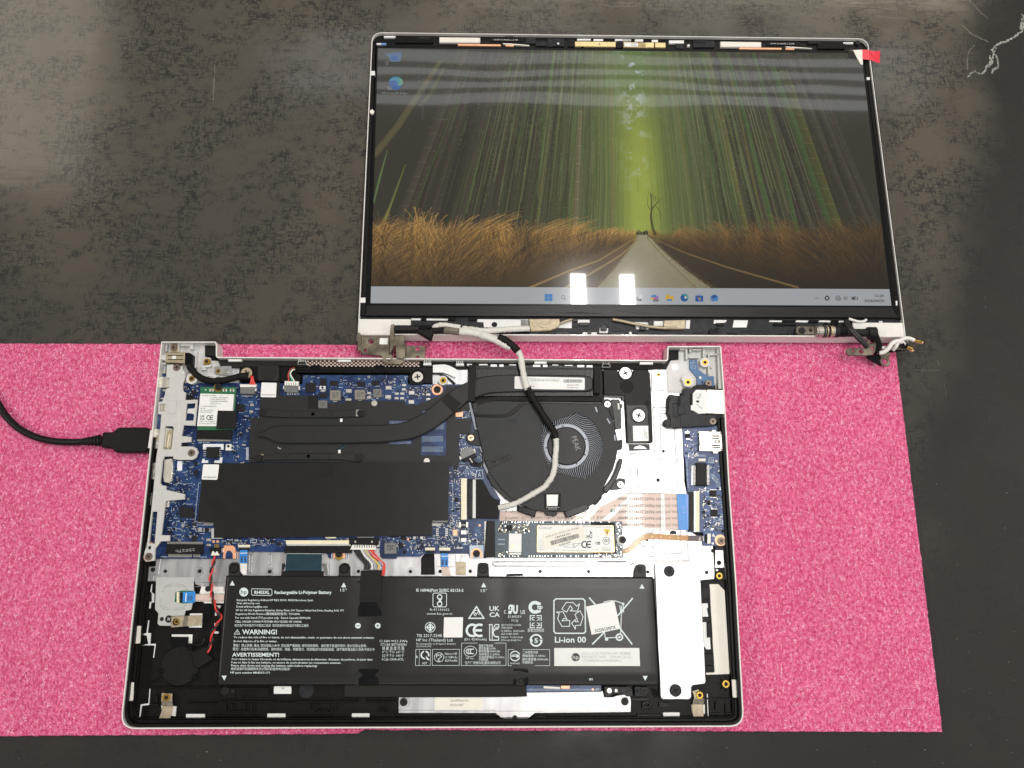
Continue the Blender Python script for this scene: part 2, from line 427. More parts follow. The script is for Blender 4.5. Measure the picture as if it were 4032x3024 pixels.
def foam_mat():
    m = bpy.data.materials.new('pink_foam'); m.use_nodes = True; N = m.node_tree.nodes; L = m.node_tree.links
    b = N['Principled BSDF']; b.inputs['Roughness'].default_value = .30; b.inputs['Specular IOR Level'].default_value = .6
    b.inputs['Coat Weight'].default_value = .4; b.inputs['Coat Roughness'].default_value = .16
    tc = N.new('ShaderNodeTexCoord')
    v = N.new('ShaderNodeTexVoronoi'); v.inputs['Scale'].default_value = 800; v.inputs['Randomness'].default_value = 1
    nw = N.new('ShaderNodeTexNoise'); nw.inputs['Scale'].default_value = 420; nw.inputs['Detail'].default_value = 3
    ad = N.new('ShaderNodeVectorMath'); ad.operation = 'MULTIPLY_ADD'; ad.inputs[1].default_value = (.0022,) * 3
    L.new(tc.outputs['Object'], nw.inputs['Vector']); L.new(nw.outputs['Color'], ad.inputs[0]); L.new(tc.outputs['Object'], ad.inputs[2])
    L.new(ad.outputs[0], v.inputs['Vector'])
    mp = N.new('ShaderNodeMapping'); mp.inputs['Scale'].default_value = (1.25, .8, 1); L.new(tc.outputs['Object'], mp.inputs['Vector'])
    def nz(sc, det, ro=.5):
        n = N.new('ShaderNodeTexNoise'); n.inputs['Scale'].default_value = sc; n.inputs['Detail'].default_value = det; n.inputs['Roughness'].default_value = ro; L.new(mp.outputs['Vector'], n.inputs['Vector']); return n
    def mth(op, p, q):
        n = N.new('ShaderNodeMath'); n.operation = op
        for i, x in enumerate((p, q)):
            if isinstance(x, float): n.inputs[i].default_value = x
            else: L.new(x, n.inputs[i])
        return n.outputs[0]
    def ss(x, lo, hi, c, d):
        n = N.new('ShaderNodeMapRange'); n.interpolation_type = 'SMOOTHSTEP'; L.new(x, n.inputs[0])
        for i, k in zip((1, 2, 3, 4), (lo, hi, c, d)): n.inputs[i].default_value = k
        return n.outputs[0]
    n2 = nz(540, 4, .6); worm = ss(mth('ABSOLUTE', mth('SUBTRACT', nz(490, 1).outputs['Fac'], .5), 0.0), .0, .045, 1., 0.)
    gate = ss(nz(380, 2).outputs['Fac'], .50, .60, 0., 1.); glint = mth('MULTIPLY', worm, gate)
    r = N.new('ShaderNodeValToRGB'); e = r.color_ramp.elements
    e[0].position = .34; e[0].color = (.60, .042, .155, 1); e[1].position = .68; e[1].color = (.89, .235, .425, 1)
    x = e.new(.50); x.color = (.78, .105, .26, 1)
    L.new(n2.outputs['Fac'], r.inputs['Fac'])
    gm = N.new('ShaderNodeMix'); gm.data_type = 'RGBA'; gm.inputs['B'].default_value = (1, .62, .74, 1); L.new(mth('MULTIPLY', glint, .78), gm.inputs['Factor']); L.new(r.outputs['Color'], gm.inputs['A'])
    big = N.new('ShaderNodeTexNoise'); big.inputs['Scale'].default_value = 26; big.inputs['Detail'].default_value = 3; L.new(tc.outputs['Object'], big.inputs['Vector'])
    hs = N.new('ShaderNodeMix'); hs.data_type = 'RGBA'; hs.blend_type = 'MULTIPLY'
    br = N.new('ShaderNodeValToRGB'); br.color_ramp.elements[0].position = .3; br.color_ramp.elements[1].position = .7
    br.color_ramp.elements[0].color = (.93, .90, .92, 1); br.color_ramp.elements[1].color = (1, 1, 1, 1)
    L.new(big.outputs['Fac'], br.inputs['Fac']); hs.inputs['Factor'].default_value = 1
    L.new(gm.outputs['Result'], hs.inputs['A']); L.new(br.outputs['Color'], hs.inputs['B'])
    L.new(hs.outputs['Result'], b.inputs['Base Color'])
    bp = N.new('ShaderNodeBump'); bp.inputs['Strength'].default_value = .9; bp.inputs['Distance'].default_value = .0011
    mx = N.new('ShaderNodeMath'); mx.operation = 'ADD'; L.new(v.outputs['Distance'], mx.inputs[0]); L.new(n2.outputs['Fac'], mx.inputs[1])
    L.new(mx.outputs[0], bp.inputs['Height']); L.new(bp.outputs['Normal'], b.inputs['Normal']); L.new(bp.outputs['Normal'], b.inputs['Coat Normal'])
    M['foam'] = m
foam_mat()
def table_mat():
    """woven dark cloth under a clear vinyl sheet; a haze film worn away to the right, and a painted reflection dimming nearer"""
    m = bpy.data.materials.new('vinyl_over_cloth'); m.use_nodes = True; N = m.node_tree.nodes; L = m.node_tree.links
    b = N['Principled BSDF']; b.inputs['Roughness'].default_value = .6; b.inputs['Specular IOR Level'].default_value = .2
    b.inputs['Coat Weight'].default_value = 1.0; b.inputs['Coat Roughness'].default_value = .06; b.inputs['Coat IOR'].default_value = 1.5
    tc = N.new('ShaderNodeTexCoord')
    def noise(sc, det=3, vec=None, ro=.5):
        n = N.new('ShaderNodeTexNoise'); n.inputs['Scale'].default_value = sc; n.inputs['Detail'].default_value = det; n.inputs['Roughness'].default_value = ro
        L.new((vec or tc.outputs['Object']), n.inputs['Vector']); return n.outputs['Fac']
    def mth(op, a, c, d=None):
        n = N.new('ShaderNodeMath'); n.operation = op
        for i, q in enumerate((a, c, d)):
            if q is None: continue
            if isinstance(q, (int, float)): n.inputs[i].default_value = q
            else: L.new(q, n.inputs[i])
        return n.outputs[0]
    def ss(v, lo, hi, a=0, c=1):
        n = N.new('ShaderNodeMapRange'); n.interpolation_type = 'SMOOTHSTEP'; L.new(v, n.inputs[0])
        for i, q in zip((1, 2, 3, 4), (lo, hi, a, c)): n.inputs[i].default_value = q
        return n.outputs[0]
    def mapping(sx, sy):
        n = N.new('ShaderNodeMapping'); n.inputs['Scale'].default_value = (sx, sy, 1); L.new(tc.outputs['Object'], n.inputs['Vector']); return n.outputs[0]
    sep = N.new('ShaderNodeSeparateXYZ'); L.new(tc.outputs['Object'], sep.inputs[0]); X, Y = sep.outputs[0], sep.outputs[1]
    warp = mapping(1, 1); wx = noise(420, 2, mapping(2.2, .6)); wy = noise(420, 2, mapping(.6, 2.2))
    weave = mth('MULTIPLY', ss(wx, .36, .60), ss(wy, .36, .60))
    weave = mth('SUBTRACT', 1.0, weave)                                  # dark pits between threads
    big = noise(30, 4); mid = noise(110, 4, mapping(.8, 1.3), .6)
    patch = ss(mth('ADD', mth('MULTIPLY', big, .55), mth('MULTIPLY', mid, .45)), .41, .56)
    hor = ss(noise(34, 2, mapping(.35, 1.6)), .63, .70)
    worn = mth('MAXIMUM', patch, hor)
    k = mth('MULTIPLY', mth('MULTIPLY', worn, ss(weave, .45, .95)), ss(noise(160, 2), .30, .60, .25, 1))
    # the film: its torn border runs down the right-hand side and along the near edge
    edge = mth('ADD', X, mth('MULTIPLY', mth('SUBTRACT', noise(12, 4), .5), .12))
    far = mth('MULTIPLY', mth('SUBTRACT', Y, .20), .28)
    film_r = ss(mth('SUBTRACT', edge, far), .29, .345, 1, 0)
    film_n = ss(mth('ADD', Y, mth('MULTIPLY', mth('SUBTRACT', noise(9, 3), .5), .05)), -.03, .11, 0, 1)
    reflection_fade = ss(Y, .18, .44, .45, 1.0)  # ceiling reflection put into the colour: paler far off, dimmer nearer
    film = mth('MULTIPLY', mth('MULTIPLY', film_r, film_n), reflection_fade)
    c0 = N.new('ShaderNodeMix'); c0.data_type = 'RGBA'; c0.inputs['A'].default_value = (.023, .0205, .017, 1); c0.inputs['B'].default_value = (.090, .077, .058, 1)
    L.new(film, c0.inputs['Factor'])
    tint = N.new('ShaderNodeMix'); tint.data_type = 'RGBA'; tint.blend_type = 'MULTIPLY'; tint.inputs['B'].default_value = (.80, .83, .86, 1)
    L.new(ss(noise(7, 4), .42, .60), tint.inputs['Factor']); L.new(c0.outputs['Result'], tint.inputs['A'])
    dk = N.new('ShaderNodeMix'); dk.data_type = 'RGBA'; dk.inputs['B'].default_value = (.017, .016, .015, 1)
    L.new(mth('MULTIPLY', k, .88), dk.inputs['Factor']); L.new(tint.outputs['Result'], dk.inputs['A'])
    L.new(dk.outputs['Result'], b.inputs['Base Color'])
    bp = N.new('ShaderNodeBump'); bp.inputs['Strength'].default_value = .12; bp.inputs['Distance'].default_value = .0006
    hh = mth('ADD', mth('MULTIPLY', noise(60, 3, mapping(.35, 1.5)), 1.0), mth('MULTIPLY', noise(300, 2), .15))
    L.new(hh, bp.inputs['Height']); L.new(bp.outputs['Normal'], b.inputs['Coat Normal'])
    L.new(ss(noise(22, 3), .3, .7, .07, .16), b.inputs['Coat Roughness'])
    M['table'] = m
table_mat()
# ------------------------------------------------------------------ the bench and the foam
TT = 3.2                                               # thickness of the foam sheet
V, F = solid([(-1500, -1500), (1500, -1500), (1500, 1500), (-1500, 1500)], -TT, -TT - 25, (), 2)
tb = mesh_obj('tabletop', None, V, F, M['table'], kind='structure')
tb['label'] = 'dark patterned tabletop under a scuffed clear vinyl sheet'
def foam_outline():
    o = []
    def edge(a, b, n):
        for i in range(n):
            t = i / n; q = Vector(a).lerp(Vector(b), t); d = (Vector(b) - Vector(a)).normalized()
            o.append(q + Vector((-d.y, d.x)) * rng.normal(0, .13))
    br, tr = B(*cp('S', 3713, 2884), 0), B(*cp('S', 3527, 1376), 0)
    st = B(*cp('S', 1417, 2880), 0)
    edge((-420, -4.6), (st.x - 2, -4.2), 90); edge((st.x - 1, -4.0), (st.x + 2, -2.0), 3); edge((st.x + 3, -2.0), (br.x, br.y), 110)
    edge((br.x, br.y), (tr.x, tr.y), 110); edge((tr.x, tr.y), (tr.x - 1.5, 244), 6); edge((tr.x - 1.5, 244), (-54, 244), 100); lf = B(*cp('S', 1405, 1357), 0); edge((-54, 244), (lf.x, lf.y), 5); edge((lf.x, lf.y), (-420, B(0, 1355, 0).y), 160)
    return o
V, F = solid(foam_outline(), 0, -TT, (), .5)
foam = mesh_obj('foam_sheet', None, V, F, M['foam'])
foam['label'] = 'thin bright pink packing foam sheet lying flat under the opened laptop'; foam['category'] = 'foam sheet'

# white crazed crack in the vinyl at the far right corner, and fine scratches
cr = Many()
def streak(pts, wmm, mat_, z=-TT + .06):
    q = spline([B(*p_, z) for p_ in pts], 14); q = [p_ + Vector((rng.normal(0, wmm * .12), rng.normal(0, wmm * .12), 0)) for p_ in q]; n = len(q); V = []; F = []
    for i, p_ in enumerate(q):
        t = (q[min(i + 1, n - 1)] - q[max(i - 1, 0)]).normalized(); s = Vector((-t.y, t.x, 0))
        k = wmm * (.2 + .9 * rng.random()) * .3
        V += [p_ + s * k, p_ - s * k]
    for i in range(n - 1): F.append((2 * i, 2 * i + 1, 2 * i + 3, 2 * i + 2))
    cr.add(V, F, mat_)
mat('craze', (.30, .30, .27), .7, 0, .5, 900)
mat('craze_faint', (.13, .12, .10), .6, 0, .4, 900)
streak(P('V', 2212, 250, 2195, 360, 2120, 420, 2020, 480, 1940, 510, 1885, 540), 3.2, M['craze'])
streak(P('V', 2212, 180, 2190, 270, 2180, 350), 5, M['craze'])
streak(P('V', 1860, 550, 1850, 640, 1820, 720, 1770, 790, 1740, 850, 1690, 875, 1620, 850, 1570, 880, 1535, 925), 2.6, M['craze'])
streak(P('V', 1860, 640, 1895, 700, 1905, 760, 1890, 805, 1850, 830, 1830, 865), 2.8, M['craze'])
streak(P('V', 1800, 660, 1830, 740, 1790, 800), 3.2, M['craze'])
streak(P('V', 1870, 560, 1840, 620), 4.5, M['craze'])
streak(P('V', 1560, 0, 1640, 80, 1700, 150, 1780, 215), 1.2, M['craze_faint'])
streak(P('V', 1480, 290, 1560, 380, 1660, 440, 1790, 500), 1.6, M['craze_faint'])
streak(P('V', 1620, 540, 1560, 610, 1540, 700, 1540, 830), 1.2, M['craze_faint'])
streak(P('Y', 830, 770, 950, 778, 1090, 780, 1220, 775), .35, M['craze_faint'])
streak(P('Y', 1185, 660, 1205, 730), .4, M['craze_faint'])
streak(P('Y', 1260, 940, 1290, 1110), .3, M['craze_faint'])
streak(P('S', 846, 250, 840, 395), 1.3, M['craze_faint'])
sp = Many()
for i in range(150):
    x, y = (rng.uniform(3560, 4030), rng.uniform(300, 3000)) if i % 3 else (rng.uniform(0, 4000), rng.uniform(2910, 3010))
    q = B(x, y, -TT); k = rng.uniform(.12, .38)
    sp.mm(q.x, q.y, k, k * rng.uniform(.4, 2), -TT, -TT + .12, M['craze_faint'] if rng.random() < .8 else M['craze'], rng.uniform(0, 3))
o = cr.done('crazed_scratch', tb, kind='stuff'); o = sp.done('dust_speck', tb, kind='stuff')

# ------------------------------------------------------------------ the laptop's base
RZ = 11.5
base = thing('opened_laptop', 'silver laptop base with its bottom cover off, circuit boards, fan and battery exposed', 'laptop', (0, 117, 0))
OUT = P('S', 2932, 2863, 471, 2872, 634, 1344, 850, 1344, 855, 1356, 855, 1404, 2626, 1417, 2628, 1362, 2840, 1361, 2853, 1535, 2873, 1897, 2901, 2300)
q = ccw([B(x, y, RZ)[:2] for x, y in OUT])
def corners(p, rf):
    out = []
    for i, c in enumerate(p):
        a, d = Vector(p[i - 1]), Vector(p[(i + 1) % len(p)]); c = Vector(c); r = rf(c)
        u, v = (a - c), (d - c); k = min(r, u.length * .45, v.length * .45); u.normalize(); v.normalize()
        if abs(u.dot(v)) > .985: out.append(c); continue
        n = 8 if r > 3 else 3
        for j in range(n + 1):
            t = j / n; out.append((c + u * k) * (1 - t) ** 2 + c * 2 * t * (1 - t) + (c + v * k) * t * t)
    return out
q = corners(q, lambda c: 9.0 if c.y < 5 else .8)
inn = inset(q, .85)
V, F = frame(q, inn, RZ, .6)
mesh_obj('outer_shell', base, V, F, M['silver'])
V, F = solid(inset(q, .9), 2.6, .2, (), .2)
mesh_obj('palm_rest_panel', base, V, F, M['black_plastic'])
# black inner liner along the left, front and right walls: two steps
def wall_strip(path, a, b, zt, zb, name='inner_liner', m='black_plastic', z0=RZ):
    p = [B(x, y, z0) for x, y in path]; p = [Vector(v[:2]) for v in p]
    def off(d):
        out = []
        for i, c in enumerate(p):
            u = (c - p[i - 1]).normalized() if i else (p[1] - c).normalized()
            v = (p[i + 1] - c).normalized() if i < len(p) - 1 else u
            n = Vector((-u.y, u.x)) + Vector((-v.y, v.x)); out.append(c + n * (d / max(.3, 1 + u.dot(v))))
        return out
    V, F = solid(off(a) + list(reversed(off(b))), zt, zb, (), .12)
    return mesh_obj(name, base, V, F, M[m])
LINE = P('S', 594, 1720, 479, 2795, 481, 2825, 490, 2850, 507, 2865, 540, 2871, 2870, 2863, 2900, 2858, 2920, 2845, 2928, 2825, 2928, 2800, 2901, 2300, 2873, 1897, 2856, 1640)
wall_strip(LINE, .9, 2.4, 10.4, 2.4)
wall_strip(LINE, 2.5, 4.0, 7.6, 2.4)
wall_strip(LINE, 4.1, 4.7, 6.2, 2.4, 'liner_rib')
# ribs and clip pockets moulded into the black liner
for c, x0, y0, x1, y1 in [('I', 160, 740, 175, 1010), ('I', 200, 740, 225, 1010), ('I', 260, 0, 285, 300), ('I', 300, 0, 320, 260), ('I', 340, 100, 400, 190),
        ('I', 430, 1210, 470, 1290), ('I', 400, 1300, 480, 1330), ('I', 1150, 1270, 1760, 1285), ('I', 1800, 1280, 2200, 1290), ('I', 1205, 1290, 1220, 1390), ('I', 1270, 1380, 1420, 1392),
        ('I', 1408, 1290, 1425, 1390), ('I', 1480, 1290, 1500, 1390), ('I', 1270, 1300, 1285, 1390), ('I', 1080, 1430, 1580, 1442), ('I', 380, 1120, 1110, 1130), ('I', 790, 1290, 1120, 1298),
        ('J', 190, 1290, 205, 1370), ('J', 265, 1280, 280, 1385), ('J', 390, 1280, 408, 1385), ('J', 265, 1372, 408, 1385), ('J', 470, 1280, 485, 1370), ('J', 20, 1270, 720, 1282), ('J', 800, 1270, 1130, 1282),
        ('J', 945, 1285, 960, 1385), ('J', 1020, 1285, 1036, 1385), ('J', 945, 1372, 1036, 1385), ('J', 0, 1430, 440, 1440), ('J', 1130, 1400, 1150, 1440), ('J', 1270, 1440, 1380, 1475), ('J', 1550, 1440, 1680, 1480), ('J', 1690, 1450, 1760, 1520),
        ('K', 10, 1440, 110, 1475), ('K', 60, 1480, 160, 1500), ('K', 420, 1440, 530, 1470), ('K', 470, 1480, 500, 1520), ('K', 985, 1430, 1110, 1460), ('K', 1240, 1455, 1360, 1520), ('K', 1420, 1445, 1640, 1470), ('K', 1420, 1485, 1530, 1505), ('K', 1540, 1470, 1640, 1505),
        ('L', 380, 1240, 560, 1268), ('L', 490, 1280, 580, 1300), ('L', 500, 1330, 580, 1352), ('L', 495, 1280, 510, 1370), ('L', 570, 1280, 585, 1370), ('L', 680, 1290, 790, 1340), ('L', 440, 1415, 700, 1440), ('L', 710, 1480, 920, 1510), ('L', 1030, 1490, 1200, 1510),
        ('L', 1205, 1240, 1540, 1255), ('L', 1230, 1400, 1340, 1425), ('L', 1290, 1280, 1315, 1370), ('L', 1225, 1280, 1240, 1370), ('L', 1400, 1310, 1418, 1400), ('L', 1470, 1290, 1488, 1400), ('L', 1400, 1400, 1488, 1420),
        ('L', 1140, 40, 1225, 150), ('L', 1150, 360, 1235, 410), ('L', 1200, 420, 1240, 580), ('L', 1170, 760, 1270, 880), ('L', 1180, 890, 1275, 960), ('L', 1465, 100, 1500, 400), ('L', 1490, 420, 1520, 700)]:
    bx('liner_rib', base, M['black_gloss'] if c in 'KL' else M['black_plastic'], c, x0, y0, x1, y1, 4.6, 2.5, bev=.1)
for c, pts in [('I', (210, 455, 290, 455, 285, 485, 278, 645, 195, 650, 215, 560)), ('I', (155, 1070, 215, 1068, 200, 1270, 130, 1272)), ('L', (1470, 1040, 1520, 1040, 1528, 1235, 1482, 1235))]:
    pr('clip_window', base, M['label_cream'], P(c, *pts), 7.9, 7.0, rnd=.4)
for c, x0, y0, x1, y1 in [('I', 780, 1415, 983, 1470), ('I', 1665, 1410, 1862, 1468), ('J', 650, 1408, 842, 1462), ('L', 722, 1398, 902, 1450)]:
    w_ = pr('clip_window', base, M['white_trim'], P(c, x0, y0, x1, y0, x1, y1 - 8, (x0 + x1) / 2 + 18, y1, (x0 + x1) / 2, y1 + 18, (x0 + x1) / 2 - 15, y1, x0, y1 - 6), 3.6, 2.6, rnd=.3)
pr('clip_window', base, M['label_white'], P('I', 1738, 1112, 1925, 1112, 1927, 1195, 1735, 1195), 3.6, 2.6, rnd=.5)
lt = Many(); text(lt, 'A', 'I', 1826, 1145, 1850, 1145, 28, M['ink'], 3.66); lt.done('lettering', base)
# thin white seam of the palm rest seen beside the liner
def seam(c, *v):
    pr('white_seam', base, M['white_trim'], P(c, *v), 3.4, 2.6, bev=.05)
seam('I', 405, 0, 412, 0, 405, 85, 435, 110, 432, 200, 402, 203, 392, 265, 378, 265, 385, 200, 380, 195, 405, 190, 408, 100, 392, 82)
seam('I', 368, 395, 378, 395, 362, 530, 398, 535, 388, 650, 452, 650, 432, 800, 422, 800, 440, 668, 302, 665, 370, 650, 352, 560, 300, 548, 350, 530)
seam('I', 383, 1140, 390, 1140, 378, 1315, 298, 1325, 268, 1545, 258, 1552, 288, 1310, 372, 1298)
seam('L', 1197, 1195, 1207, 1195, 1222, 1530, 1213, 1530)
for (c, *v) in [('I', 625, 548, 852, 548, 845, 652, 808, 650, 812, 575, 625, 572), ('I', 1110, 233, 1162, 233, 1150, 262, 1115, 258), ('I', 1100, 300, 1118, 340, 1095, 345), ('I', 1090, 425, 1150, 425, 1130, 450, 1088, 452), ('I', 1090, 510, 1140, 518, 1132, 540, 1088, 538)]:
    pr('white_gap', base, M['white_trim'], P(c, *v), 3.3, 2.6, bev=.05)
# two black foot pads that close the corner pockets
cy('corner_pin', base, M['green_board'], 'I', 215, 1480, 13, 4.6, 2.6); cy('corner_pin', base, M['label_white'], 'L', 1515, 1424, 12, 4.6, 2.6)
cy('round_pad', base, M['dark_lid'], 'J', 155, 1160, 74, 2.9, 2.5); cy('round_pad', base, M['black_plastic'], 'L', 1400, 1465, 35, 3.2, 2.5)

# towers that held the hinges: white trays, ribs, black mouth
pr('hinge_tray', base, M['white_plastic'], P('A', 508, 128, 985, 128, 985, 290, 1045, 300, 1050, 330, 1130, 335, 1160, 400, 1365, 412, 1360, 580, 762, 580, 735, 380, 560, 372, 545, 640, 465, 660), 5.0, 2.2, bev=.2)
pr('hinge_mouth', base, M['hole'], P('A', 985, 128, 1105, 128, 1115, 280, 978, 282), 4.4, 2.4)
for v in [(560, 135, 575, 135, 570, 230, 555, 230), (690, 128, 715, 128, 700, 235, 685, 235), (820, 150, 858, 150, 856, 212, 822, 205), (882, 235, 900, 235, 890, 410, 872, 408), (905, 128, 975, 128, 975, 150, 905, 150), (720, 150, 820, 150, 820, 170, 720, 170),
          (500, 360, 560, 352, 560, 372, 505, 372), (940, 395, 1050, 372, 1055, 392, 965, 412), (950, 415, 1000, 412, 998, 432, 950, 432), (1010, 480, 1080, 478, 1140, 505, 1100, 515, 1015, 510), (900, 470, 940, 480, 1100, 515, 1110, 525, 920, 500)]:
    pr('tray_rib', base, M['white_plastic'], P('A', *v), 8.2, 4.9)
pr('hinge_tray', base, M['white_plastic'], P('D', 890, 195, 1335, 190, 1360, 640, 1290, 640, 1290, 600, 1060, 610, 925, 690, 770, 672, 752, 430, 805, 330, 890, 322), 5.0, 2.2, bev=.2)
pr('hinge_mouth', base, M['hole'], P('D', 770, 180, 892, 185, 892, 325, 770, 322), 4.4, 2.4)
for v in [(1155, 200, 1170, 200, 1168, 290, 1155, 290), (1010, 200, 1030, 200, 1030, 240, 1008, 240), (1210, 258, 1330, 258, 1330, 272, 1212, 272), (1212, 270, 1226, 270, 1224, 480, 1210, 480), (1310, 190, 1345, 190, 1362, 640, 1325, 640), (965, 200, 985, 200, 990, 320, 968, 320), (1040, 205, 1140, 205, 1140, 220, 1040, 220), (905, 200, 960, 200, 958, 215, 905, 215), (1000, 290, 1110, 290, 1115, 305, 1002, 305)]:
    pr('tray_rib', base, M['grey_plastic'], P('D', *v), 8.6, 4.9)
cy('tray_pin', base, M['white_plastic'], 'D', 1250, 405, 15, 6.2, 4.9); cy('round_mark', base, M['white_trim'], 'D', 850, 402, 42, 5.15, 4.9)
cy('insert_boss', base, M['white_plastic'], 'A', 843, 527, 60, 9.3, 4.9); brass(base, 'A', 843, 527, 37, 9.45)
brass(base, 'A', 1005, 340, 37, 8.2)
cy('insert_boss', base, M['white_plastic'], 'D', 1178, 350, 56, 9.3, 4.9); brass(base, 'D', 1178, 350, 37, 9.45)
pr('insert_boss', base, M['white_plastic'], P('D', 940, 495, 1040, 500, 1052, 560, 1045, 605, 1000, 620, 950, 610, 940, 560, 915, 530), 8.8, 4.9, rnd=1.5); brass(base, 'D', 993, 567, 39, 8.95)
cy('insert_boss', base, M['white_plastic'], 'B', 1643, 547, 52, 9.0, 4.9); brass(base, 'B', 1645, 547, 38, 9.15)
# small metal nut plates
pr('nut_plate', base, M['shield'], P('A', 1090, 395, 1275, 388, 1278, 490, 1260, 497, 1085, 470), 7.2, 5.0, rnd=.8); brass(base, 'A', 1130, 446, 30, 7.3); cy('rivet', base, M['nickel'], 'A', 1215, 446, 28, 7.9, 7.1)
pr('nut_plate', base, M['shield'], P('D', 595, 432, 750, 430, 762, 655, 600, 655), 6.4, 5.0, rnd=.5); brass(base, 'D', 672, 485, 25, 6.5); cy('rivet', base, M['nickel'], 'D', 680, 592, 24, 7.2, 6.3)

# rear wall details: clips, white tabs, black gaskets and the grille of round holes
for c, x, y, w_ in [('A', 2000, 315, 90), ('B', 62, 315, 92), ('B', 1430, 325, 85), ('B', 1785, 330, 85), ('C', 1720, 345, 85), ('D', 62, 345, 82)]:
    mm = Many(); mm.plate(P(c, x, y + 28, x + w_, y + 28, x + w_ + 2, y + 55, x - 2, y + 55), 9.3, 6, M['white_trim'], bev=.15)
    for k in range(4): mm.plate(box(c, x + k * w_ / 4 + 5, y, x + k * w_ / 4 + 12, y + 30), 10.6, 8, M['white_trim'], bev=.05)
    mm.done('rear_clip', base)
for c, x0, x1, y in [('A', 1240, 1385, 315), ('B', 498, 640, 320), ('C', 980, 1112, 340), ('D', 468, 612, 348)]:
    bx('rear_tab', base, M['white_trim'], c, x0, y, x1, y + 24, 10.2, 8, bev=.15)
pr('rear_gasket', base, M['black_foam'], P('A', 1130, 318, 1240, 318, 1240, 345, 2000, 345, 2000, 375, 2212, 380, 2212, 395, 1365, 412, 1160, 402), 7.0, 3)
pr('rear_gasket', base, M['black_foam'], P('B', 1520, 340, 1900, 345, 1900, 425, 1800, 425, 1640, 375, 1525, 375), 6.2, 3)
pr('rear_gasket', base, M['black_foam'], P('D', 140, 365, 720, 355, 715, 425, 560, 430, 130, 430), 6.0, 3)
gp = Many(); hl = []
gx = P('A', 2110, 322)[0][0]; ex = P('B', 1425, 322)[0][0]; gy = 1423
k = 0; x = gx
holes = []
while x < ex - 12:
    for j in range(4):
        X = x + (j % 2) * 8.2; Y = gy + j * 6.2
        holes.append(circ(X, Y, 3.9, 10))
    x += 16.4
gp.plate(P('S', gx - 8, gy - 9, ex + 4, gy - 5, ex + 4, gy + 27, gx - 8, gy + 24), 7.2, 6.4, M['black_gloss'])
gp.done('vent_grille', base)
gv = Many()
for h in holes: gv.plate(h, 7.26, 7.1, M['ffc'])
gv.done('grille_hole', base, kind='stuff')
# white stubs of the exhaust
for c, x0, x1, y0, y1 in [('C', 502, 572, 372, 398), ('C', 597, 645, 372, 398), ('C', 962, 1045, 376, 400), ('C', 1072, 1122, 376, 402), ('C', 1445, 1522, 378, 404), ('C', 1547, 1612, 380, 405), ('C', 1172, 1240, 374, 384), ('C', 1310, 1400, 378, 388), ('C', 705, 780, 372, 384), ('C', 245, 300, 366, 384), ('C', 375, 470, 368, 382)]:
    bx('exhaust_stub', base, M['white_trim'], c, x0, y0, x1, y1, 9.2, 4)

# ------------------------------------------------------------------ shield plate with its embossed outlines
PL = P('S', 1700, 1455, 2623, 1455, 2628, 1545, 2675, 1548, 2688, 1680, 2695, 1897, 2703, 1941, 2712, 2090, 2807, 2147, 2815, 2279, 2757, 2285, 2757, 2330, 880, 2330, 880, 2310, 793, 2310, 768, 2300, 768, 2289, 578, 2289, 580, 2232, 613, 2230, 614, 2150, 700, 2100, 1000, 1700, 1700, 1650)
plate = pr('shield_plate', base, M['shield'], PL, 5.0, 4.0, bev=.12, rnd=.6)
def rib(c, v, wmm=1.0, z=5.0, h=.42, closed=False, parent=None, m='shield', name='embossed_line'):
    p = [B(*cp(c, v[i], v[i + 1]), z) for i in range(0, len(v), 2)]
    p = [Vector(a[:2]) for a in p]
    if closed: p = p + [p[0]]
    rp = [p[0]]
    for i in range(1, len(p) - 1): rp += rounded([p[i - 1], p[i], p[i + 1]], 1.6, 3)[1:-1] if False else [p[i]]
    rp.append(p[-1])
    def off(d):
        out = []
        for i, c_ in enumerate(rp):
            u = (c_ - rp[i - 1]).normalized() if i else (rp[1] - c_).normalized()
            w2 = (rp[i + 1] - c_).normalized() if i < len(rp) - 1 else u
            n = Vector((-u.y, u.x)) + Vector((-w2.y, w2.x)); out.append(c_ + n * (d / max(.4, 1 + u.dot(w2))))
        return out
    V, F = solid(off(-wmm / 2) + list(reversed(off(wmm / 2))), z + h, z - .1, (), min(.4, wmm * .4))
    return mesh_obj(name, parent or plate, V, F, M[m])
rib('D', (612, 840, 780, 840)); rib('D', (612, 840, 635, 1330, 362, 1345, 375, 1659))
rib('D', (690, 908, 780, 908)); rib('D', (690, 908, 700, 1270, 685, 1310, 705, 1355, 712, 1410, 440, 1410, 450, 1659)); rib('D', (845, 1070, 880, 1659))
rib('H', (370, 0, 378, 380)); rib('H', (436, 30, 458, 348)); rib('H', (878, 0, 885, 352))
rib('H', (610, 790, 618, 1078, 430, 1082, 330, 1140, 0, 1140)); rib('H', (685, 790, 692, 1050, 922, 1050, 915, 800)); rib('H', (980, 800, 1000, 1130, 440, 1132, 330, 1190, 0, 1190))
rib('G', (640, 1140, 1970, 1140, 2080, 1085)); rib('G', (545, 1185, 1990, 1195, 2100, 1125)); rib('G', (545, 1185, 525, 1165, 540, 1142, 640, 1140))
rib('H', (475, 940, 500, 965, 545, 985, 608, 985)); rib('H', (470, 900, 475, 940)); rib('H', (500, 830, 520, 825, 605, 822))
rib('E', (500, 1105, 480, 1270, 430, 1290, 415, 1345)); rib('E', (1470, 1060, 1500, 1060, 1490, 1250, 1462, 1250), .35, closed=True); rib('E', (1680, 1060, 1710, 1058, 1705, 1170, 1678, 1172), .35, closed=True)
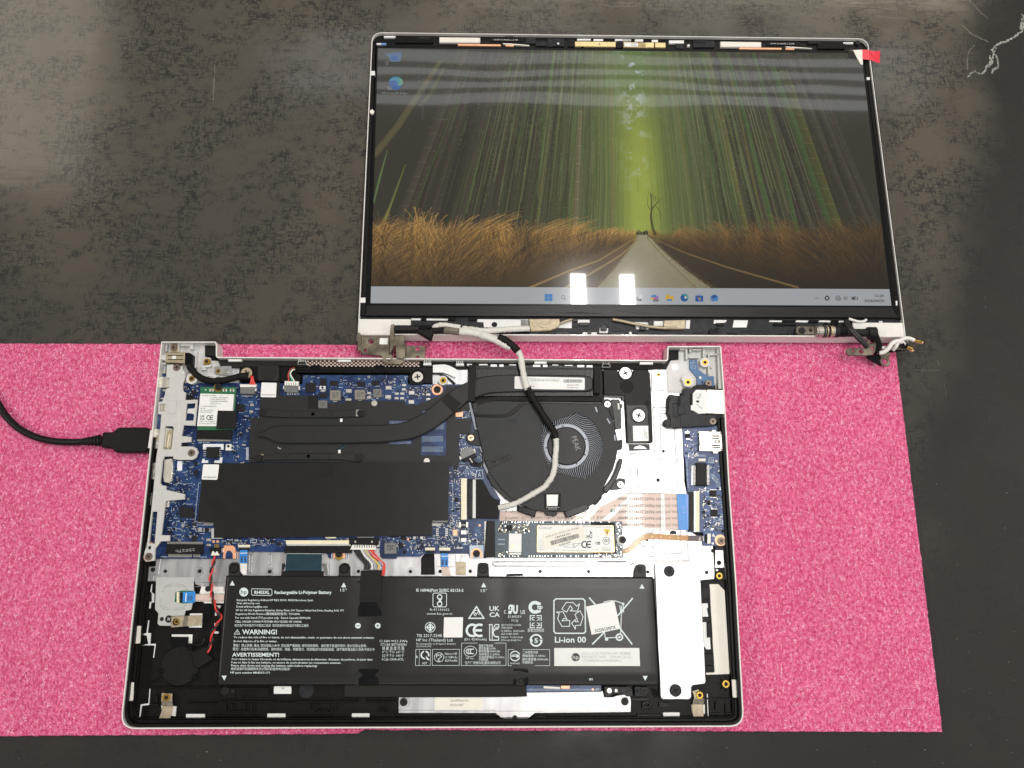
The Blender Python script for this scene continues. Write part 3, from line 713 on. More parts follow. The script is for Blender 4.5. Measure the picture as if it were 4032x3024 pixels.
rib('E', (885, 1410, 945, 1410, 955, 1365, 1210, 1368), .4); rib('F', (380, 1090, 415, 1092, 410, 1280), .4); rib('F', (1640, 1060, 1640, 1190, 1570, 1195), .3); rib('F', (1780, 1065, 1775, 1195, 1705, 1195), .3); rib('F', (1835, 1130, 1840, 1080, 1890, 1075), .3)
def hole_(c, x, y, r, z=5.0, ring=0):
    cy('plate_hole', plate, M['hole'], c, x, y, r, z + .06, z - .5, bev=0)
    if ring: cy('hole_rim', plate, M['shield'], c, x, y, ring, z + .25, z - .2, hole=r / ring * 1.05)
for a in [('D', 725, 1318, 17), ('D', 667, 1632, 20), ('H', 1196, 1255, 19), ('E', 555, 1242, 18), ('E', 420, 1225, 24), ('G', 1042, 1244, 18), ('G', 1570, 1246, 18), ('F', 1612, 1244, 18), ('F', 1940, 1242, 18), ('H', 545, 900, 17), ('H', 556, 1250, 17)]:
    hole_(*a)
for a in [('E', 930, 1242, 20, 5, 42), ('E', 1693, 1246, 20, 5, 42), ('F', 722, 1244, 18, 5, 40), ('F', 1288, 1246, 18, 5, 40)]: hole_(*a)
cy('rivet', plate, M['nickel'], 'D', 657, 742, 27, 5.5, 4.9)
pr('plate_hole', plate, M['dark_lid'], P('H', 790, 838, 800, 808, 830, 795, 860, 805, 872, 840), 5.06, 4.6, bev=0)
# right-hand bits below the plate: bracket, white film and pockets
pr('side_bracket', base, M['shield'], P('H', 1290, 1010, 1378, 1015, 1385, 1205, 1285, 1205), 5.4, 3, rnd=.5); cy('plate_hole', base, M['hole'], 'H', 1330, 1150, 24, 5.46, 5, bev=0)
pr('side_bracket', base, M['shield'], P('H', 1390, 1155, 1432, 1158, 1442, 1340, 1405, 1340), 5.6, 3, rnd=.4)
pr('side_bracket', base, M['black_plastic'], P('H', 1285, 1250, 1395, 1250, 1395, 1340, 1280, 1340), 5.8, 3, rnd=.3); brass(base, 'H', 1335, 1293, 37, 6.0)
cy('tray_pin', base, M['label_white'], 'H', 1309, 1230, 13, 5.2, 3)
pr('side_bracket', base, M['dark_lid'], P('H', 1290, 970, 1420, 985, 1430, 1150, 1385, 1150, 1380, 1015, 1290, 1010), 5.2, 3)
cy('tray_pin', base, M['black_gloss'], 'H', 1268, 1020, 20, 6, 4)
pr('speaker_film', base, M['label_cream'], P('L', 1228, 0, 1325, 0, 1392, 70, 1446, 978, 1195, 988, 1185, 965, 1282, 960), 4.0, 2.8, rnd=.4)
for v in [(1140, 210, 1207, 208, 1212, 250, 1200, 270, 1215, 355, 1150, 358), (1150, 415, 1192, 412, 1200, 580, 1232, 580, 1240, 710, 1195, 712, 1165, 672)]:
    pr('white_gap', base, M['white_trim'], P('L', *v), 3.9, 2.8)
brass(base, 'L', 1407, 1088, 40, 4.9)
for a in range(8):
    an = a * .785; x, y = 1407 + 55 * math.cos(an), 1088 + 55 * math.sin(an)
    pr('boss_rib', base, M['black_gloss'], P('L', x + 8 * math.sin(an), y - 8 * math.cos(an), x + 25 * math.cos(an), y + 25 * math.sin(an), x - 8 * math.sin(an), y + 8 * math.cos(an)), 4.2, 2.6)
# ------------------------------------------------------------------ motherboard
MZ = 6.6
MBP = (P('S', 640, 1462, 725, 1508, 935, 1508, 1100, 1508, 1190, 1513, 1193, 1477, 1606, 1477, 1606, 1513, 1838, 1513, 1846, 1586, 1873, 1690, 1916, 1864, 1935, 1910, 1971, 1966, 1967, 2052, 1967, 2190, 1906, 2198, 1852, 2198, 1844, 2180, 1671, 2180, 1653, 2192, 1566, 2192, 1559, 2200, 1506, 2200, 1497, 2190, 1494, 2158, 1371, 2158, 1367, 2198, 1295, 2198, 1287, 2180, 1119, 2174, 927, 2172, 925, 2200, 609, 2200, 572, 2180, 590, 1900))
mb = pr('motherboard', base, M['pcb'], MBP, MZ, MZ - 1.0, bev=.05, label='blue main circuit board')
def sb(name, m, c, x0, y0, x1, y1, h, p=None, z=MZ, **k):
    return bx(name, p or mb, M[m], c, x0, y0, x1, y1, z + h, z - .05, **k)
def sp_(name, m, c, v, h, p=None, z=MZ, **k):
    return pr(name, p or mb, M[m], P(c, *v), z + h, z - .05, **k)
# integrated circuits and coils big enough to pick out
for c, x0, y0, x1, y1, h, m in [('B', 147, 575, 255, 675, .9, 'chip'), ('B', 300, 525, 372, 605, .9, 'chip'), ('B', 410, 552, 497, 605, .8, 'chip'), ('B', 708, 560, 797, 610, .8, 'chip'), ('B', 868, 548, 945, 600, .8, 'chip'), ('B', 295, 683, 378, 735, .8, 'chip'),
        ('A', 1325, 805, 1415, 885, .8, 'chip'), ('A', 785, 705, 860, 755, .8, 'chip'), ('A', 838, 655, 890, 695, .7, 'chip'), ('A', 745, 1235, 800, 1265, .7, 'chip'), ('E', 712, 545, 858, 655, 1.0, 'chip'), ('A', 1000, 1275, 1140, 1388, 1.3, 'chip'),
        ('A', 870, 1435, 905, 1475, .7, 'chip'), ('A', 872, 1520, 905, 1585, .7, 'chip'), ('E', 845, 855, 895, 905, .7, 'chip'), ('E', 580, 805, 625, 838, .7, 'chip'), ('E', 985, 770, 1028, 815, .8, 'chip'), ('E', 1700, 905, 1750, 935, .7, 'chip'), ('E', 1765, 925, 1810, 960, .7, 'chip'),
        ('F', 1160, 935, 1207, 990, .9, 'chip'), ('F', 1190, 860, 1240, 905, .9, 'chip'), ('F', 1065, 855, 1160, 870, .8, 'chip'), ('F', 1210, 1010, 1240, 1055, .7, 'chip'), ('F', 1365, 985, 1395, 1010, .6, 'chip'), ('F', 1770, 440, 1810, 485, .7, 'chip'), ('F', 1755, 110, 1795, 135, .7, 'chip'), ('F', 1590, 775, 1655, 840, .05, 'pcb'),
        ('B', 1300, 715, 1370, 765, .5, 'pcb')]:
    sb('chip', m, c, x0, y0, x1, y1, h, bev=.1)
lt = Many()
for c, x0, y0, x1, y1, rows, m in [('B', 410, 652, 527, 765, ('R15', '15A2', 'T G8'), 'coil_grey'), ('B', 680, 648, 795, 755, ('R15', '15A2', 'T G8'), 'coil_grey'), ('B', 880, 638, 975, 732, ('R15', '451', '3P1'), 'chip_grey'), ('B', 283, 762, 382, 850, ('R15', '451', '3P1'), 'chip_grey'), ('F', 1003, 932, 1137, 1055, ('2R2',), 'chip_grey')]:
    q = sb('coil', m, c, x0, y0, x1, y1, 2.0, bev=.35, rnd=.5)
    n = len(rows); hh = (y1 - y0) * (.6 / n)
    for i, r_ in enumerate(rows):
        cx0, cx1 = x0 + (x1 - x0) * .22, x1 - (x1 - x0) * .22
        yb = y0 + (y1 - y0) * (.2 + .6 * i / n)
        text(lt, r_, c, cx1, yb, cx0, yb, hh * .78, M['ink'], MZ + 2.05, res=1, bold=.01)
    sb('coil_lead', 'solder', c, x0 + 35, y1 - 4, x1 - 35, y1 + 16, .6) if c == 'B' and y0 < 700 else None
lt.done('lettering', mb, kind='stuff')
# bright tinned capacitors big enough to pick out
for c, v in [('B', (585, 640, 648, 640, 648, 682, 585, 680)), ('B', (580, 742, 645, 742, 642, 782, 578, 780)), ('B', (1018, 605, 1082, 605, 1080, 648, 1018, 646)), ('B', (1015, 705, 1078, 705, 1075, 745, 1013, 745)), ('B', (1270, 660, 1333, 660, 1332, 702, 1270, 700)), ('B', (1268, 760, 1330, 760, 1330, 802, 1268, 800)),
             ('B', (815, 672, 860, 672, 860, 698, 815, 698)), ('B', (813, 718, 858, 718, 857, 745, 812, 745)), ('B', (1118, 678, 1162, 678, 1160, 703, 1117, 703)), ('B', (1178, 678, 1222, 678, 1220, 703, 1177, 703)), ('B', (1116, 728, 1160, 728, 1158, 753, 1115, 753)), ('B', (1176, 728, 1220, 728, 1218, 753, 1175, 753)), ('B', (1196, 585, 1240, 585, 1240, 610, 1196, 610)), ('B', (1195, 632, 1238, 632, 1237, 657, 1194, 657)),
             ('B', (1460, 688, 1504, 688, 1503, 712, 1459, 712)), ('B', (1460, 738, 1504, 738, 1503, 760, 1459, 760)), ('B', (1580, 722, 1642, 722, 1640, 765, 1578, 762)), ('B', (1765, 1218, 1822, 1218, 1822, 1258, 1765, 1255)), ('B', (1542, 1372, 1598, 1372, 1596, 1415, 1540, 1413)),
             ('F', (1838, 795, 1900, 795, 1900, 842, 1838, 842)), ('F', (1838, 880, 1900, 880, 1898, 922, 1838, 922)), ('F', (1318, 862, 1348, 862, 1346, 895, 1318, 893)), ('F', (1395, 862, 1428, 862, 1426, 895, 1395, 893)), ('A', (1388, 1240, 1425, 1240, 1425, 1258, 1386, 1258)), ('A', (1372, 1436, 1408, 1436, 1406, 1452, 1370, 1452)),
             ('E', (1002, 885, 1052, 885, 1050, 915, 1000, 915)), ('E', (1002, 945, 1045, 945, 1042, 970, 1000, 970)), ('E', (912, 770, 948, 770, 946, 812, 910, 812)), ('E', (1308, 895, 1348, 895, 1346, 918, 1306, 918)), ('A', (1478, 798, 1512, 798, 1512, 826, 1478, 826)), ('A', (1470, 872, 1506, 872, 1506, 900, 1470, 900))]:
    sp_('capacitor', 'solder', c, v, .85, bev=.15)
for c, x0, y0, x1, y1 in [('B', 1782, 888, 1858, 942), ('E', 1070, 905, 1095, 932), ('E', 1112, 905, 1138, 932), ('F', 1750, 790, 1800, 850), ('F', 424, 925, 456, 942), ('F', 1255, 880, 1275, 908)]:
    sb('copper_land', 'copper_pad', c, x0, y0, x1, y1, .12, bev=0)
# blue test field of the memory lands beneath the heat pipe, chip leads, and the hundreds of tiny parts
tiny = Many(); SM = [M['solder'], M['solder'], M['pad_white'], M['tan_part'], M['chip'], M['chip']]
def put(c, x, y, w_, h_, z=MZ, m=None, hh=.35):
    k = CROP[c][2] * (CAM_LOC.z - z) / FOCAL
    q = B(*cp(c, x, y), z); m = m or SM[int(rng.integers(len(SM)))]
    tiny.mm(q.x, q.y, w_ * k, h_ * k, z - .02, z + hh, m)
def part2(c, x, y, L=20, wd=11, vert=False, z=MZ, body='tan_part'):
    a, b = (wd, L * .28) if vert else (L * .28, wd)
    for s in (-1, 1): put(c, x + (0 if vert else s * L * .36), y + (s * L * .36 if vert else 0), a, b, z, M['solder'], .42)
    put(c, x, y, *((wd * .92, L * .5) if vert else (L * .5, wd * .92)), z, M[body], .38)
def field(c, x0, y0, x1, y1, n, z=MZ, avoid=()):
    for i in range(n):
        gx, gy = rng.uniform(x0, x1), rng.uniform(y0, y1)
        gx, gy = round(gx / 13) * 13, round(gy / 13) * 13
        if any(a <= gx <= b_ and e <= gy <= d for a, e, b_, d in avoid): continue
        u = rng.random()
        if u < .38: put(c, gx, gy, 8, 7, z, M['solder'] if rng.random() < .6 else M['pad_white'], .25)
        elif u < .60: part2(c, gx, gy, 20, 10, rng.random() < .5, z, 'tan_part' if rng.random() < .5 else 'chip')
        elif u < .72:
            for j in range(int(rng.integers(3, 7))): put(c, gx + j * 9, gy, 4, 9, z, M['silk'], .1)
        elif u < .80: put(c, gx, gy, rng.uniform(14, 26), rng.uniform(12, 20), z, M['chip'], .5)
        elif u < .92: put(c, gx, gy, rng.uniform(10, 40), 2.2, z, M['silk'], .04)
        else: put(c, gx, gy, 2.2, rng.uniform(10, 40), z, M['silk'], .04)
BA = [(140, 565, 260, 685), (290, 515, 390, 610), (400, 545, 500, 610), (405, 640, 540, 790), (670, 640, 800, 790), (700, 555, 800, 615), (860, 540, 950, 605), (875, 630, 985, 745), (280, 680, 390, 860), (575, 630, 650, 785), (1010, 600, 1085, 750), (1110, 670, 1225, 755), (1190, 580, 1245, 660), (1265, 655, 1335, 805), (1510, 585, 1650, 715)]
field('B', 125, 505, 1250, 765, 250, avoid=BA); field('B', 1245, 610, 1640, 770, 70, avoid=BA)
field('B', 1830, 860, 1960, 960, 22); field('B', 1820, 1130, 1890, 1270, 14)
field('A', 760, 610, 920, 760, 40); field('A', 1330, 620, 1580, 1000, 45, avoid=[(1360, 585, 1545, 710), (1320, 800, 1420, 890), (1465, 790, 1515, 905)]); field('A', 1290, 1000, 1500, 1230, 36)
field('A', 760, 1060, 880, 1260, 22, avoid=[(735, 1150, 840, 1270)]); field('A', 1290, 1230, 1470, 1440, 20); field('A', 640, 1420, 930, 1650, 40, avoid=[(680, 1400, 745, 1530)])
field('E', 570, 270, 900, 800, 150, avoid=[(560, 390, 770, 480), (700, 530, 870, 665)]); field('E', 640, 700, 980, 915, 70); field('E', 1150, 885, 1300, 955, 22); field('E', 1330, 885, 1860, 960, 50)
field('F', 1720, 110, 1830, 790, 95, avoid=[(1760, 430, 1815, 490)]); field('F', 1540, 690, 1830, 1000, 150, avoid=[(1560, 770, 1700, 860)]); field('F', 1140, 860, 1540, 1000, 80); field('F', 960, 860, 1160, 925, 16); field('F', 1250, 960, 1440, 1060, 26); field('F', 380, 880, 610, 940, 26)
field('F', 1830, 780, 2090, 960, 46, avoid=[(1830, 790, 1905, 925)]); field('C', 180, 1350, 420, 1590, 44); field('G', 60, 60, 180, 220, 16); field('E', 410, 620, 470, 880, 10)
def bga(c, x0, y0, x1, y1, dx, dy, w_=5, h_=5, m='silk'):
    y = y0
    while y <= y1:
        x = x0
        while x <= x1: put(c, x, y, w_, h_, MZ, M[m], .06); x += dx
        y += dy
bga('B', 1415, 1160, 1640, 1215, 9, 12, 4, 5); bga('B', 1415, 1272, 1640, 1330, 9, 12, 4, 5); bga('B', 1065, 990, 1310, 1020, 9, 10, 4, 5); bga('B', 1060, 1215, 1300, 1235, 9, 10, 4, 5); bga('B', 1560, 1020, 1650, 1080, 8, 11, 4, 5); bga('B', 1425, 880, 1520, 930, 9, 12, 4, 5)
for c, x0, x1, y, dx, h_ in [('A', 905, 1115, 1198, 6, 22), ('A', 1155, 1260, 1198, 6, 22), ('E', 975, 1080, 730, 9, 26), ('F', 1530, 1640, 735, 9, 26), ('E', 1525, 1660, 947, 9, 9), ('A', 1390, 1505, 717, 14, 14), ('F', 1795, 1860, 987, 10, 16)]:
    x = x0
    while x < x1: put(c, x, y, dx * .5, h_, MZ, M['solder'], .3); x += dx
for y in range(1280, 1412, 8): put('A', 1450, y, 26, 4, MZ, M['pad_white'], .1)
for (c, x, y0, y1, n, w_) in [('A', 985, 1300, 1368, 4, 26), ('A', 1155, 1300, 1368, 4, 26), ('F', 1582, 783, 850, 4, 28), ('F', 1682, 783, 850, 4, 28), ('E', 980, 780, 808, 3, 18), ('E', 1042, 780, 808, 3, 18)]:
    for i in range(n): put(c, x, y0 + (y1 - y0) * i / (n - 1), w_, 10, MZ, M['solder'], .3)
tiny.done('surface_component', mb, kind='stuff')
silk = Many()
for c, v in [('A', (965, 1240, 1190, 1238, 1190, 1300, 1160, 1300, 1160, 1270, 1000, 1272, 1000, 1300, 965, 1300)), ('A', (960, 1400, 985, 1400, 985, 1418, 1022, 1418, 1022, 1445, 950, 1445)), ('A', (1150, 1385, 1180, 1385, 1172, 1448, 1088, 1445, 1090, 1420, 1145, 1418)), ('A', (688, 1425, 742, 1425, 738, 1528, 682, 1528))]:
    silk.plate(P(c, *v), MZ + .04, MZ - .01, M['pad_white'])
for c, pts in [('C', (352, 140, 405, 140)), ]:
    pass
def outline(many, c, v, wpx, m, z, closed=True):
    n = len(v) // 2
    for i in range(n if closed else n - 1):
        x0, y0 = v[2 * i], v[2 * i + 1]; j = (i + 1) % n; x1, y1 = v[2 * j], v[2 * j + 1]
        L_ = math.hypot(x1 - x0, y1 - y0) or 1; dx, dy = (x1 - x0) / L_ * wpx / 2, (y1 - y0) / L_ * wpx / 2
        many.plate(P(c, x0 - dx - dy, y0 - dy + dx, x1 + dx - dy, y1 + dy + dx, x1 + dx + dy, y1 + dy - dx, x0 - dx + dy, y0 - dy - dx), z, z - .03, m)
outline(silk, 'F', (2012, 142, 2070, 142, 2083, 235, 1995, 235), 5, M['silk'], MZ + .04)
text(silk, 'A', 'F', 2025, 215, 2055, 215, 55, M['silk'], MZ + .04)
outline(silk, 'F', (1712, 282, 1750, 282, 1750, 740, 1700, 740), 4, M['silk'], MZ + .04, False)
outline(silk, 'E', (940, 280, 918, 280, 875, 735, 970, 740), 4, M['silk'], MZ + .04, False)
outline(silk, 'E', (718, 275, 718, 290, 845, 290, 845, 275), 3, M['silk'], MZ + .04, False)
outline(silk, 'E', (1488, 895, 1552, 895, 1548, 930, 1482, 930), 4, M['pad_white'], MZ + .04)
for a in [('SPI ROM', 'A', 918, 1232, 1035, 1232, 16), ('EC ROM', 'E', 748, 520, 850, 520, 15), ('WWAN', 'E', 505, 1092, 578, 1092, 14), ('SSD2', 'E', 938, 1094, 1005, 1094, 14), ('M2xL25', 'B', 1418, 607, 1500, 607, 14), ('FAN', 'C', 320, 1278, 372, 1285, 16), ('SPK', 'A', 1960, 703, 2020, 703, 14), ('TBT', 'A', 1528, 866, 1580, 866, 13), ('L', 'A', 1540, 600, 1552, 600, 14), ('KBL', 'F', 970, 900, 1000, 900, 18), ('C', 'E', 1122, 1096, 1135, 1096, 14)]:
    text(silk, *a[:7], M['silk'], MZ + .04, res=1, bold=.01)
silk.plate(P('B', 1507, 607, 1525, 607, 1516, 592), MZ + .04, MZ, M['silk'])
silk.done('board_print', mb, kind='stuff')
tr = Many()
for i in range(9):
    d = i * 9
    outline(tr, 'F', (1965 + d, 770 - d * .2, 1985 + d, 800 - d * .2, 1985 + d, 850 - d * .5, 2050 + d * .5, 915 - d * .6), 2.6, M['dark_board_blue'], MZ + .03, False)
for i in range(6):
    d = i * 11
    outline(tr, 'C', (180 + d, 1470 + d * .3, 215 + d * .7, 1470 + d * .3, 235 + d * .7, 1495 + d * .4, 215 + d * .7, 1540 + d * .2), 3, M['silk'] if i % 2 else M['dark_board_blue'], MZ + .03, False)
for i in range(5):
    d = i * 12
    outline(tr, 'A', (1345 + d, 1280, 1345 + d, 1380, 1365 + d * .8, 1430), 3, M['dark_board_blue'], MZ + .03, False)
tr.done('copper_trace', mb, kind='stuff')
# tilted L-shaped and round bare pads
cy('test_pad', mb, M['copper_pad'], 'F', 2043, 743, 12, MZ + .08, MZ, bev=0); cy('test_pad', mb, M['copper_pad'], 'E', 405, 935, 12, MZ + .08, MZ, bev=0)
# plugs and sockets of the board
def ffc_socket(c, x0, y0, x1, y1, parent=None, name='ribbon_socket', vert=False, flip=False, teeth=12, z=MZ):
    """a flat cable socket: cream half, black latch half, a row of contacts"""
    p = parent or mb
    m = Many()
    if vert:
        mid = x0 + (x1 - x0) * (.45 if not flip else .55)
        a, b = ((x0, y0, mid, y1), (mid, y0 + 8, x1, y1 - 8)) if not flip else ((mid, y0, x1, y1), (x0, y0 + 8, mid, y1 - 8))
    else:
        mid = y0 + (y1 - y0) * .45; a, b = (x0, y0, x1, mid), (x0 + 8, mid, x1 - 8, y1)
    m.plate(box(c, *a), z + 1.2, z, M['connector_cream'], bev=.1); m.plate(box(c, *b), z + 1.05, z, M['connector_black'], bev=.1)
    for i in range(teeth):
        t = (i + .5) / teeth
        if vert: Y = y0 + (y1 - y0) * t; m.plate(box(c, mid - 8, Y - (y1 - y0) / teeth * .25, mid + 8, Y + (y1 - y0) / teeth * .25), z + 1.26, z + 1, M['solder'])
        else: X = x0 + (x1 - x0) * t; m.plate(box(c, X - (x1 - x0) / teeth * .25, mid - 6, X + (x1 - x0) / teeth * .25, mid + 8), z + 1.26, z + 1, M['solder'])
    return m.done(name, p)
ffc_socket('E', 1348, 955, 1475, 1012, teeth=9); ffc_socket('F', 1448, 985, 1555, 1040, teeth=9); ffc_socket('F', 1602, 985, 1722, 1045, teeth=9)
ffc_socket('F', 1840, 230, 1965, 680, vert=True, teeth=44)
# wide keyboard socket
m = Many(); m.plate(P('E', 1870, 905, 2580, 905, 2580, 948, 1868, 948), MZ + 1.5, MZ, M['connector_cream'], bev=.12); m.plate(P('E', 1858, 965, 2590, 965, 2585, 1045, 1850, 1045), MZ + 1.6, MZ, M['connector_black'], bev=.15)
for i in range(60): m.plate(box('E', 1880 + i * 11.6, 945, 1886 + i * 11.6, 970), MZ + 1.3, MZ, M['pad_white'])
m.done('keyboard_socket', mb)
sb('socket_shell', 'connector_black', 'E', 1650, 870, 1750, 884, 1.2); sb('socket_shell', 'connector_cream', 'F', 362, 868, 478, 884, 1.0)
# battery socket + plug
m = Many(); m.plate(P('F', 620, 878, 945, 878, 945, 950, 918, 965, 660, 965, 620, 945), MZ + 2.0, MZ, M['connector_black'], bev=.15)
for x in (688, 870): m.plate(box('F', x - 9, 912, x + 9, 932), MZ + 2.1, MZ + 1.9, M['solder'])
m.plate(P('F', 618, 915, 645, 915, 640, 980, 618, 978), MZ + 1.6, MZ, M['solder'], bev=.2); m.plate(P('F', 915, 915, 955, 912, 950, 978, 918, 980), MZ + 1.6, MZ, M['solder'], bev=.2)
for i in range(20): m.plate(box('F', 712 + i * 9, 866, 716 + i * 9, 880), MZ + .8, MZ, M['solder'])
m.done('battery_socket', mb)
m = Many(); m.plate(P('F', 655, 955, 905, 958, 918, 1008, 632, 1008), MZ + 2.2, MZ + .3, M['connector_white'], bev=.15)
for i in range(9): m.plate(box('F', 680 + i * 26, 958, 688 + i * 26, 985), MZ + 2.3, MZ + 2, M['chip'])
m.done('battery_plug', mb)
# M.2 sockets
def m2(c, v, lead, parent=mb, h=3.0):
    m = Many(); m.plate(P(c, *v), MZ + h, MZ, M['connector_black'], bev=.2)
    x0, y0, x1, y1, n, vert = lead
    for i in range(n):
        t = (i + .5) / n
        if vert: m.plate(box(c, x0, y0 + (y1 - y0) * t - 3, x1, y0 + (y1 - y0) * t + 2), MZ + .8, MZ, M['solder'])
        else: m.plate(box(c, x0 + (x1 - x0) * t - 3, y0, x0 + (x1 - x0) * t + 2, y1), MZ + .8, MZ, M['solder'])
    return m.done('card_socket', parent)
m2('A', (905, 1088, 1275, 1090, 1270, 1188, 885, 1178), (905, 1185, 1262, 1210, 46, False))
q = m2('E', (572, 945, 962, 948, 945, 1058, 553, 1050), (575, 922, 958, 948, 44, False), h=3.4)
m = Many(); text(m, '25027h', 'E', 878, 992, 668, 1010, 32, M['ink_grey'], MZ + 3.5); m.done('lettering', mb)
m = Many()
for i in range(38):
    if 27 < i < 30: continue
    m.plate(box('E', 590 + i * 9, 1055, 595 + i * 9, 1090), MZ + .8, MZ, M['solder'])
m.done('socket_lead', mb, kind='stuff')
m2('G', (460, 692, 548, 695, 552, 1090, 438, 1095), (436, 700, 462, 1080, 46, True), h=3.2)
# wifi card
wf = pr('wireless_card', base, M['green_board'], P('A', 938, 617, 1328, 620, 1300, 1088, 905, 1088), 9.0, 8.2, bev=.05, label='green wireless card with a printed white label')
pr('shield_can', wf, M['nickel'], P('A', 932, 690, 1308, 695, 1280, 1050, 900, 1048), 9.9, 9, bev=.15)
pr('card_label', wf, M['label_white'], P('A', 938, 690, 1302, 698, 1285, 900, 1122, 905, 1108, 1045, 902, 1043), 10.0, 9.85, bev=0)
m = Many()
for a in [('Product of China        2          1', 955, 718, 1240, 718, 14), ('WLAN Mac 38BD3D24609A', 1048, 740, 1240, 742, 13), ('BT Mac 38BD3D24609B', 1048, 762, 1215, 763, 13), ('Realtek Model RTL8852CE', 1046, 782, 1232, 783, 13), ('SA# N19351-001', 1044, 806, 1162, 807, 13), ('CT ORF3H9B1BKFLX3', 942, 835, 1110, 836, 13), ('Rev 0B', 940, 856, 992, 857, 13), ('HP P/N N19350-003', 937, 877, 1082, 878, 13), ('SPS# N19818-005', 935, 898, 1065, 899, 13), ('UK HP Inc UK Ltd, Regulatory', 925, 1000, 1105, 1002, 13), ('300 Thames Valley Park Drive', 922, 1022, 1105, 1023, 13)]:
    text(m, a[0], 'A', *a[1:6], M['ink'], 10.03, res=1, bold=.012)
text(m, 'UK', 'A', 935, 948, 988, 948, 22, M['ink'], 10.03, bold=.03); text(m, 'CA', 'A', 932, 978, 986, 978, 22, M['ink'], 10.03, bold=.03)
def ce(m, c, x0, y0, x1, y1, mt, z, th=.17, flip=False):
    """the two half-round letters of the CE mark"""
    h = y1 - y0; r = h / 2
    for k, cx in enumerate((x0 + r, x0 + r + (x1 - x0 - r * 1.0) * .62)):
        a = []; n = 16
        for i in range(n + 1):
            t = math.radians(60 + 240 * i / n); a.append((cx + r * math.cos(t), y0 + r - r * math.sin(t)))
        b = []
        for i in range(n, -1, -1):
            t = math.radians(60 + 240 * i / n); b.append((cx + r * (1 - 2 * th) * math.cos(t), y0 + r - r * (1 - 2 * th) * math.sin(t)))
        m.plate([cp(c, *q_) for q_ in a + b], z, z - .03, mt)
        if k: m.plate(box(c, cx - r * .9, y0 + r - h * .09, cx + r * .35, y0 + r + h * .09), z, z - .03, mt)
ce(m, 'A', 1002, 925, 1085, 980, M['ink'], 10.03)
m.done('lettering', wf)
pr('black_pad', wf, M['black_tape'], P('A', 1125, 875, 1332, 878, 1325, 1078, 1110, 1075), 10.35, 9.9, bev=.1)
m = Many()
for x in (1058, 1203, 1282): m.plate(circ(*cp('A', x, 650), 5.5, 14), 9.5, 9, M['gold_shield']); m.plate(box('A', x - 22, 640, x - 12, 668), 9.3, 9, M['pad_white']); m.plate(box('A', x + 12, 640, x + 22, 668), 9.3, 9, M['pad_white'])
for x in (1203, 1282): m.plate(circ(*cp('A', x, 650), 2.8, 12), 9.56, 9.4, M['chip'])
m.plate(circ(*cp('A', 995, 650), 2.5, 10), 9.1, 9, M['pad_white']); m.plate(circ(*cp('A', 1129, 625), 17, 24), 9.08, 9, M['brass']); m.done('antenna_jack', wf)
scr(base, 'screw_black', 'A', 1131, 615, 38, 10.4)
# port bracket
PB = (570, 375, 640, 372, 650, 400, 740, 385, 745, 425, 775, 460, 775, 500, 745, 590, 748, 660, 778, 680, 772, 760, 908, 755, 880, 1042, 755, 1035, 735, 1150, 838, 1162, 836, 1218, 730, 1225, 722, 1265, 850, 1265, 895, 1285, 915, 1330, 890, 1390, 850, 1412, 690, 1412, 640, 1400, 640, 1375, 545, 1375, 525, 1420, 500, 1665, 520, 1690, 565, 1695, 562, 1735, 768, 1785, 765, 1842, 560, 1860, 545, 1972, 512, 2232, 605, 2232, 602, 2298, 505, 2300, 445, 2380, 437, 2510, 340, 2520, 318, 2470, 330, 2400, 350, 2365, 400, 1965, 425, 1725, 455, 1382, 470, 1290, 500, 1050, 510, 915, 472, 915, 475, 780, 520, 775, 550, 700, 555, 640, 592, 630, 597, 522, 562, 520)
PBH = [P('A', 790, 800, 883, 795, 862, 985, 775, 985), P('A', 555, 1045, 638, 1045, 647, 1070, 620, 1300, 535, 1300, 532, 1280), P('A', 415, 1975, 470, 1975, 440, 2325, 380, 2320), P('A', 500, 800, 560, 805, 555, 885, 497, 885)]
pb = pr('port_bracket', base, M['grey_plastic'], P('A', *PB), 10.0, 8.6, PBH, bev=.25, label='light grey plastic bracket over the side ports')
pr('bracket_step', pb, M['grey_plastic'], P('A', 580, 765, 675, 765, 668, 910, 570, 905), 10.35, 9.9, bev=.12)
pr('bracket_clip', pb, M['white_plastic'], P('A', 800, 855, 885, 850, 880, 930, 850, 908, 790, 905), 10.2, 9.2, bev=.15)
pr('bracket_step', pb, M['grey_plastic'], P('A', 640, 430, 740, 545, 735, 560, 635, 445), 10.15, 9.9, bev=.08)
cy('bracket_pin', pb, M['white_plastic'], 'A', 747, 468, 20, 10.8, 9.9)
for y in (0, 28, 56): bx('bracket_rib', pb, M['grey_plastic'], 'E', 440 + y * 1.3, 350, 452 + y * 1.3, 585, 10.12, 9.9, bev=.06)
pr('slot_hole', pb, M['hole'], P('A', 372, 2355, 395, 2345, 402, 2370, 392, 2390, 370, 2385), 10.05, 9.9, bev=0)
m = Many(); text(m, 'G10 X8I inter 92-', 'A', 712, 905, 672, 1245, 17, M['label_cream'], 10.06, res=1); m.done('lettering', pb)
for a in [('A', 838, 1335, 38), ('A', 678, 405, 40)]: scr(base, 'screw_brown', *a, 10.5)
cy('copper_washer', base, M['copper_pad'], 'E', 372, 1082, 52, 9.6, 8.5); scr(base, 'screw_brown', 'E', 371, 1083, 40, 10.5)
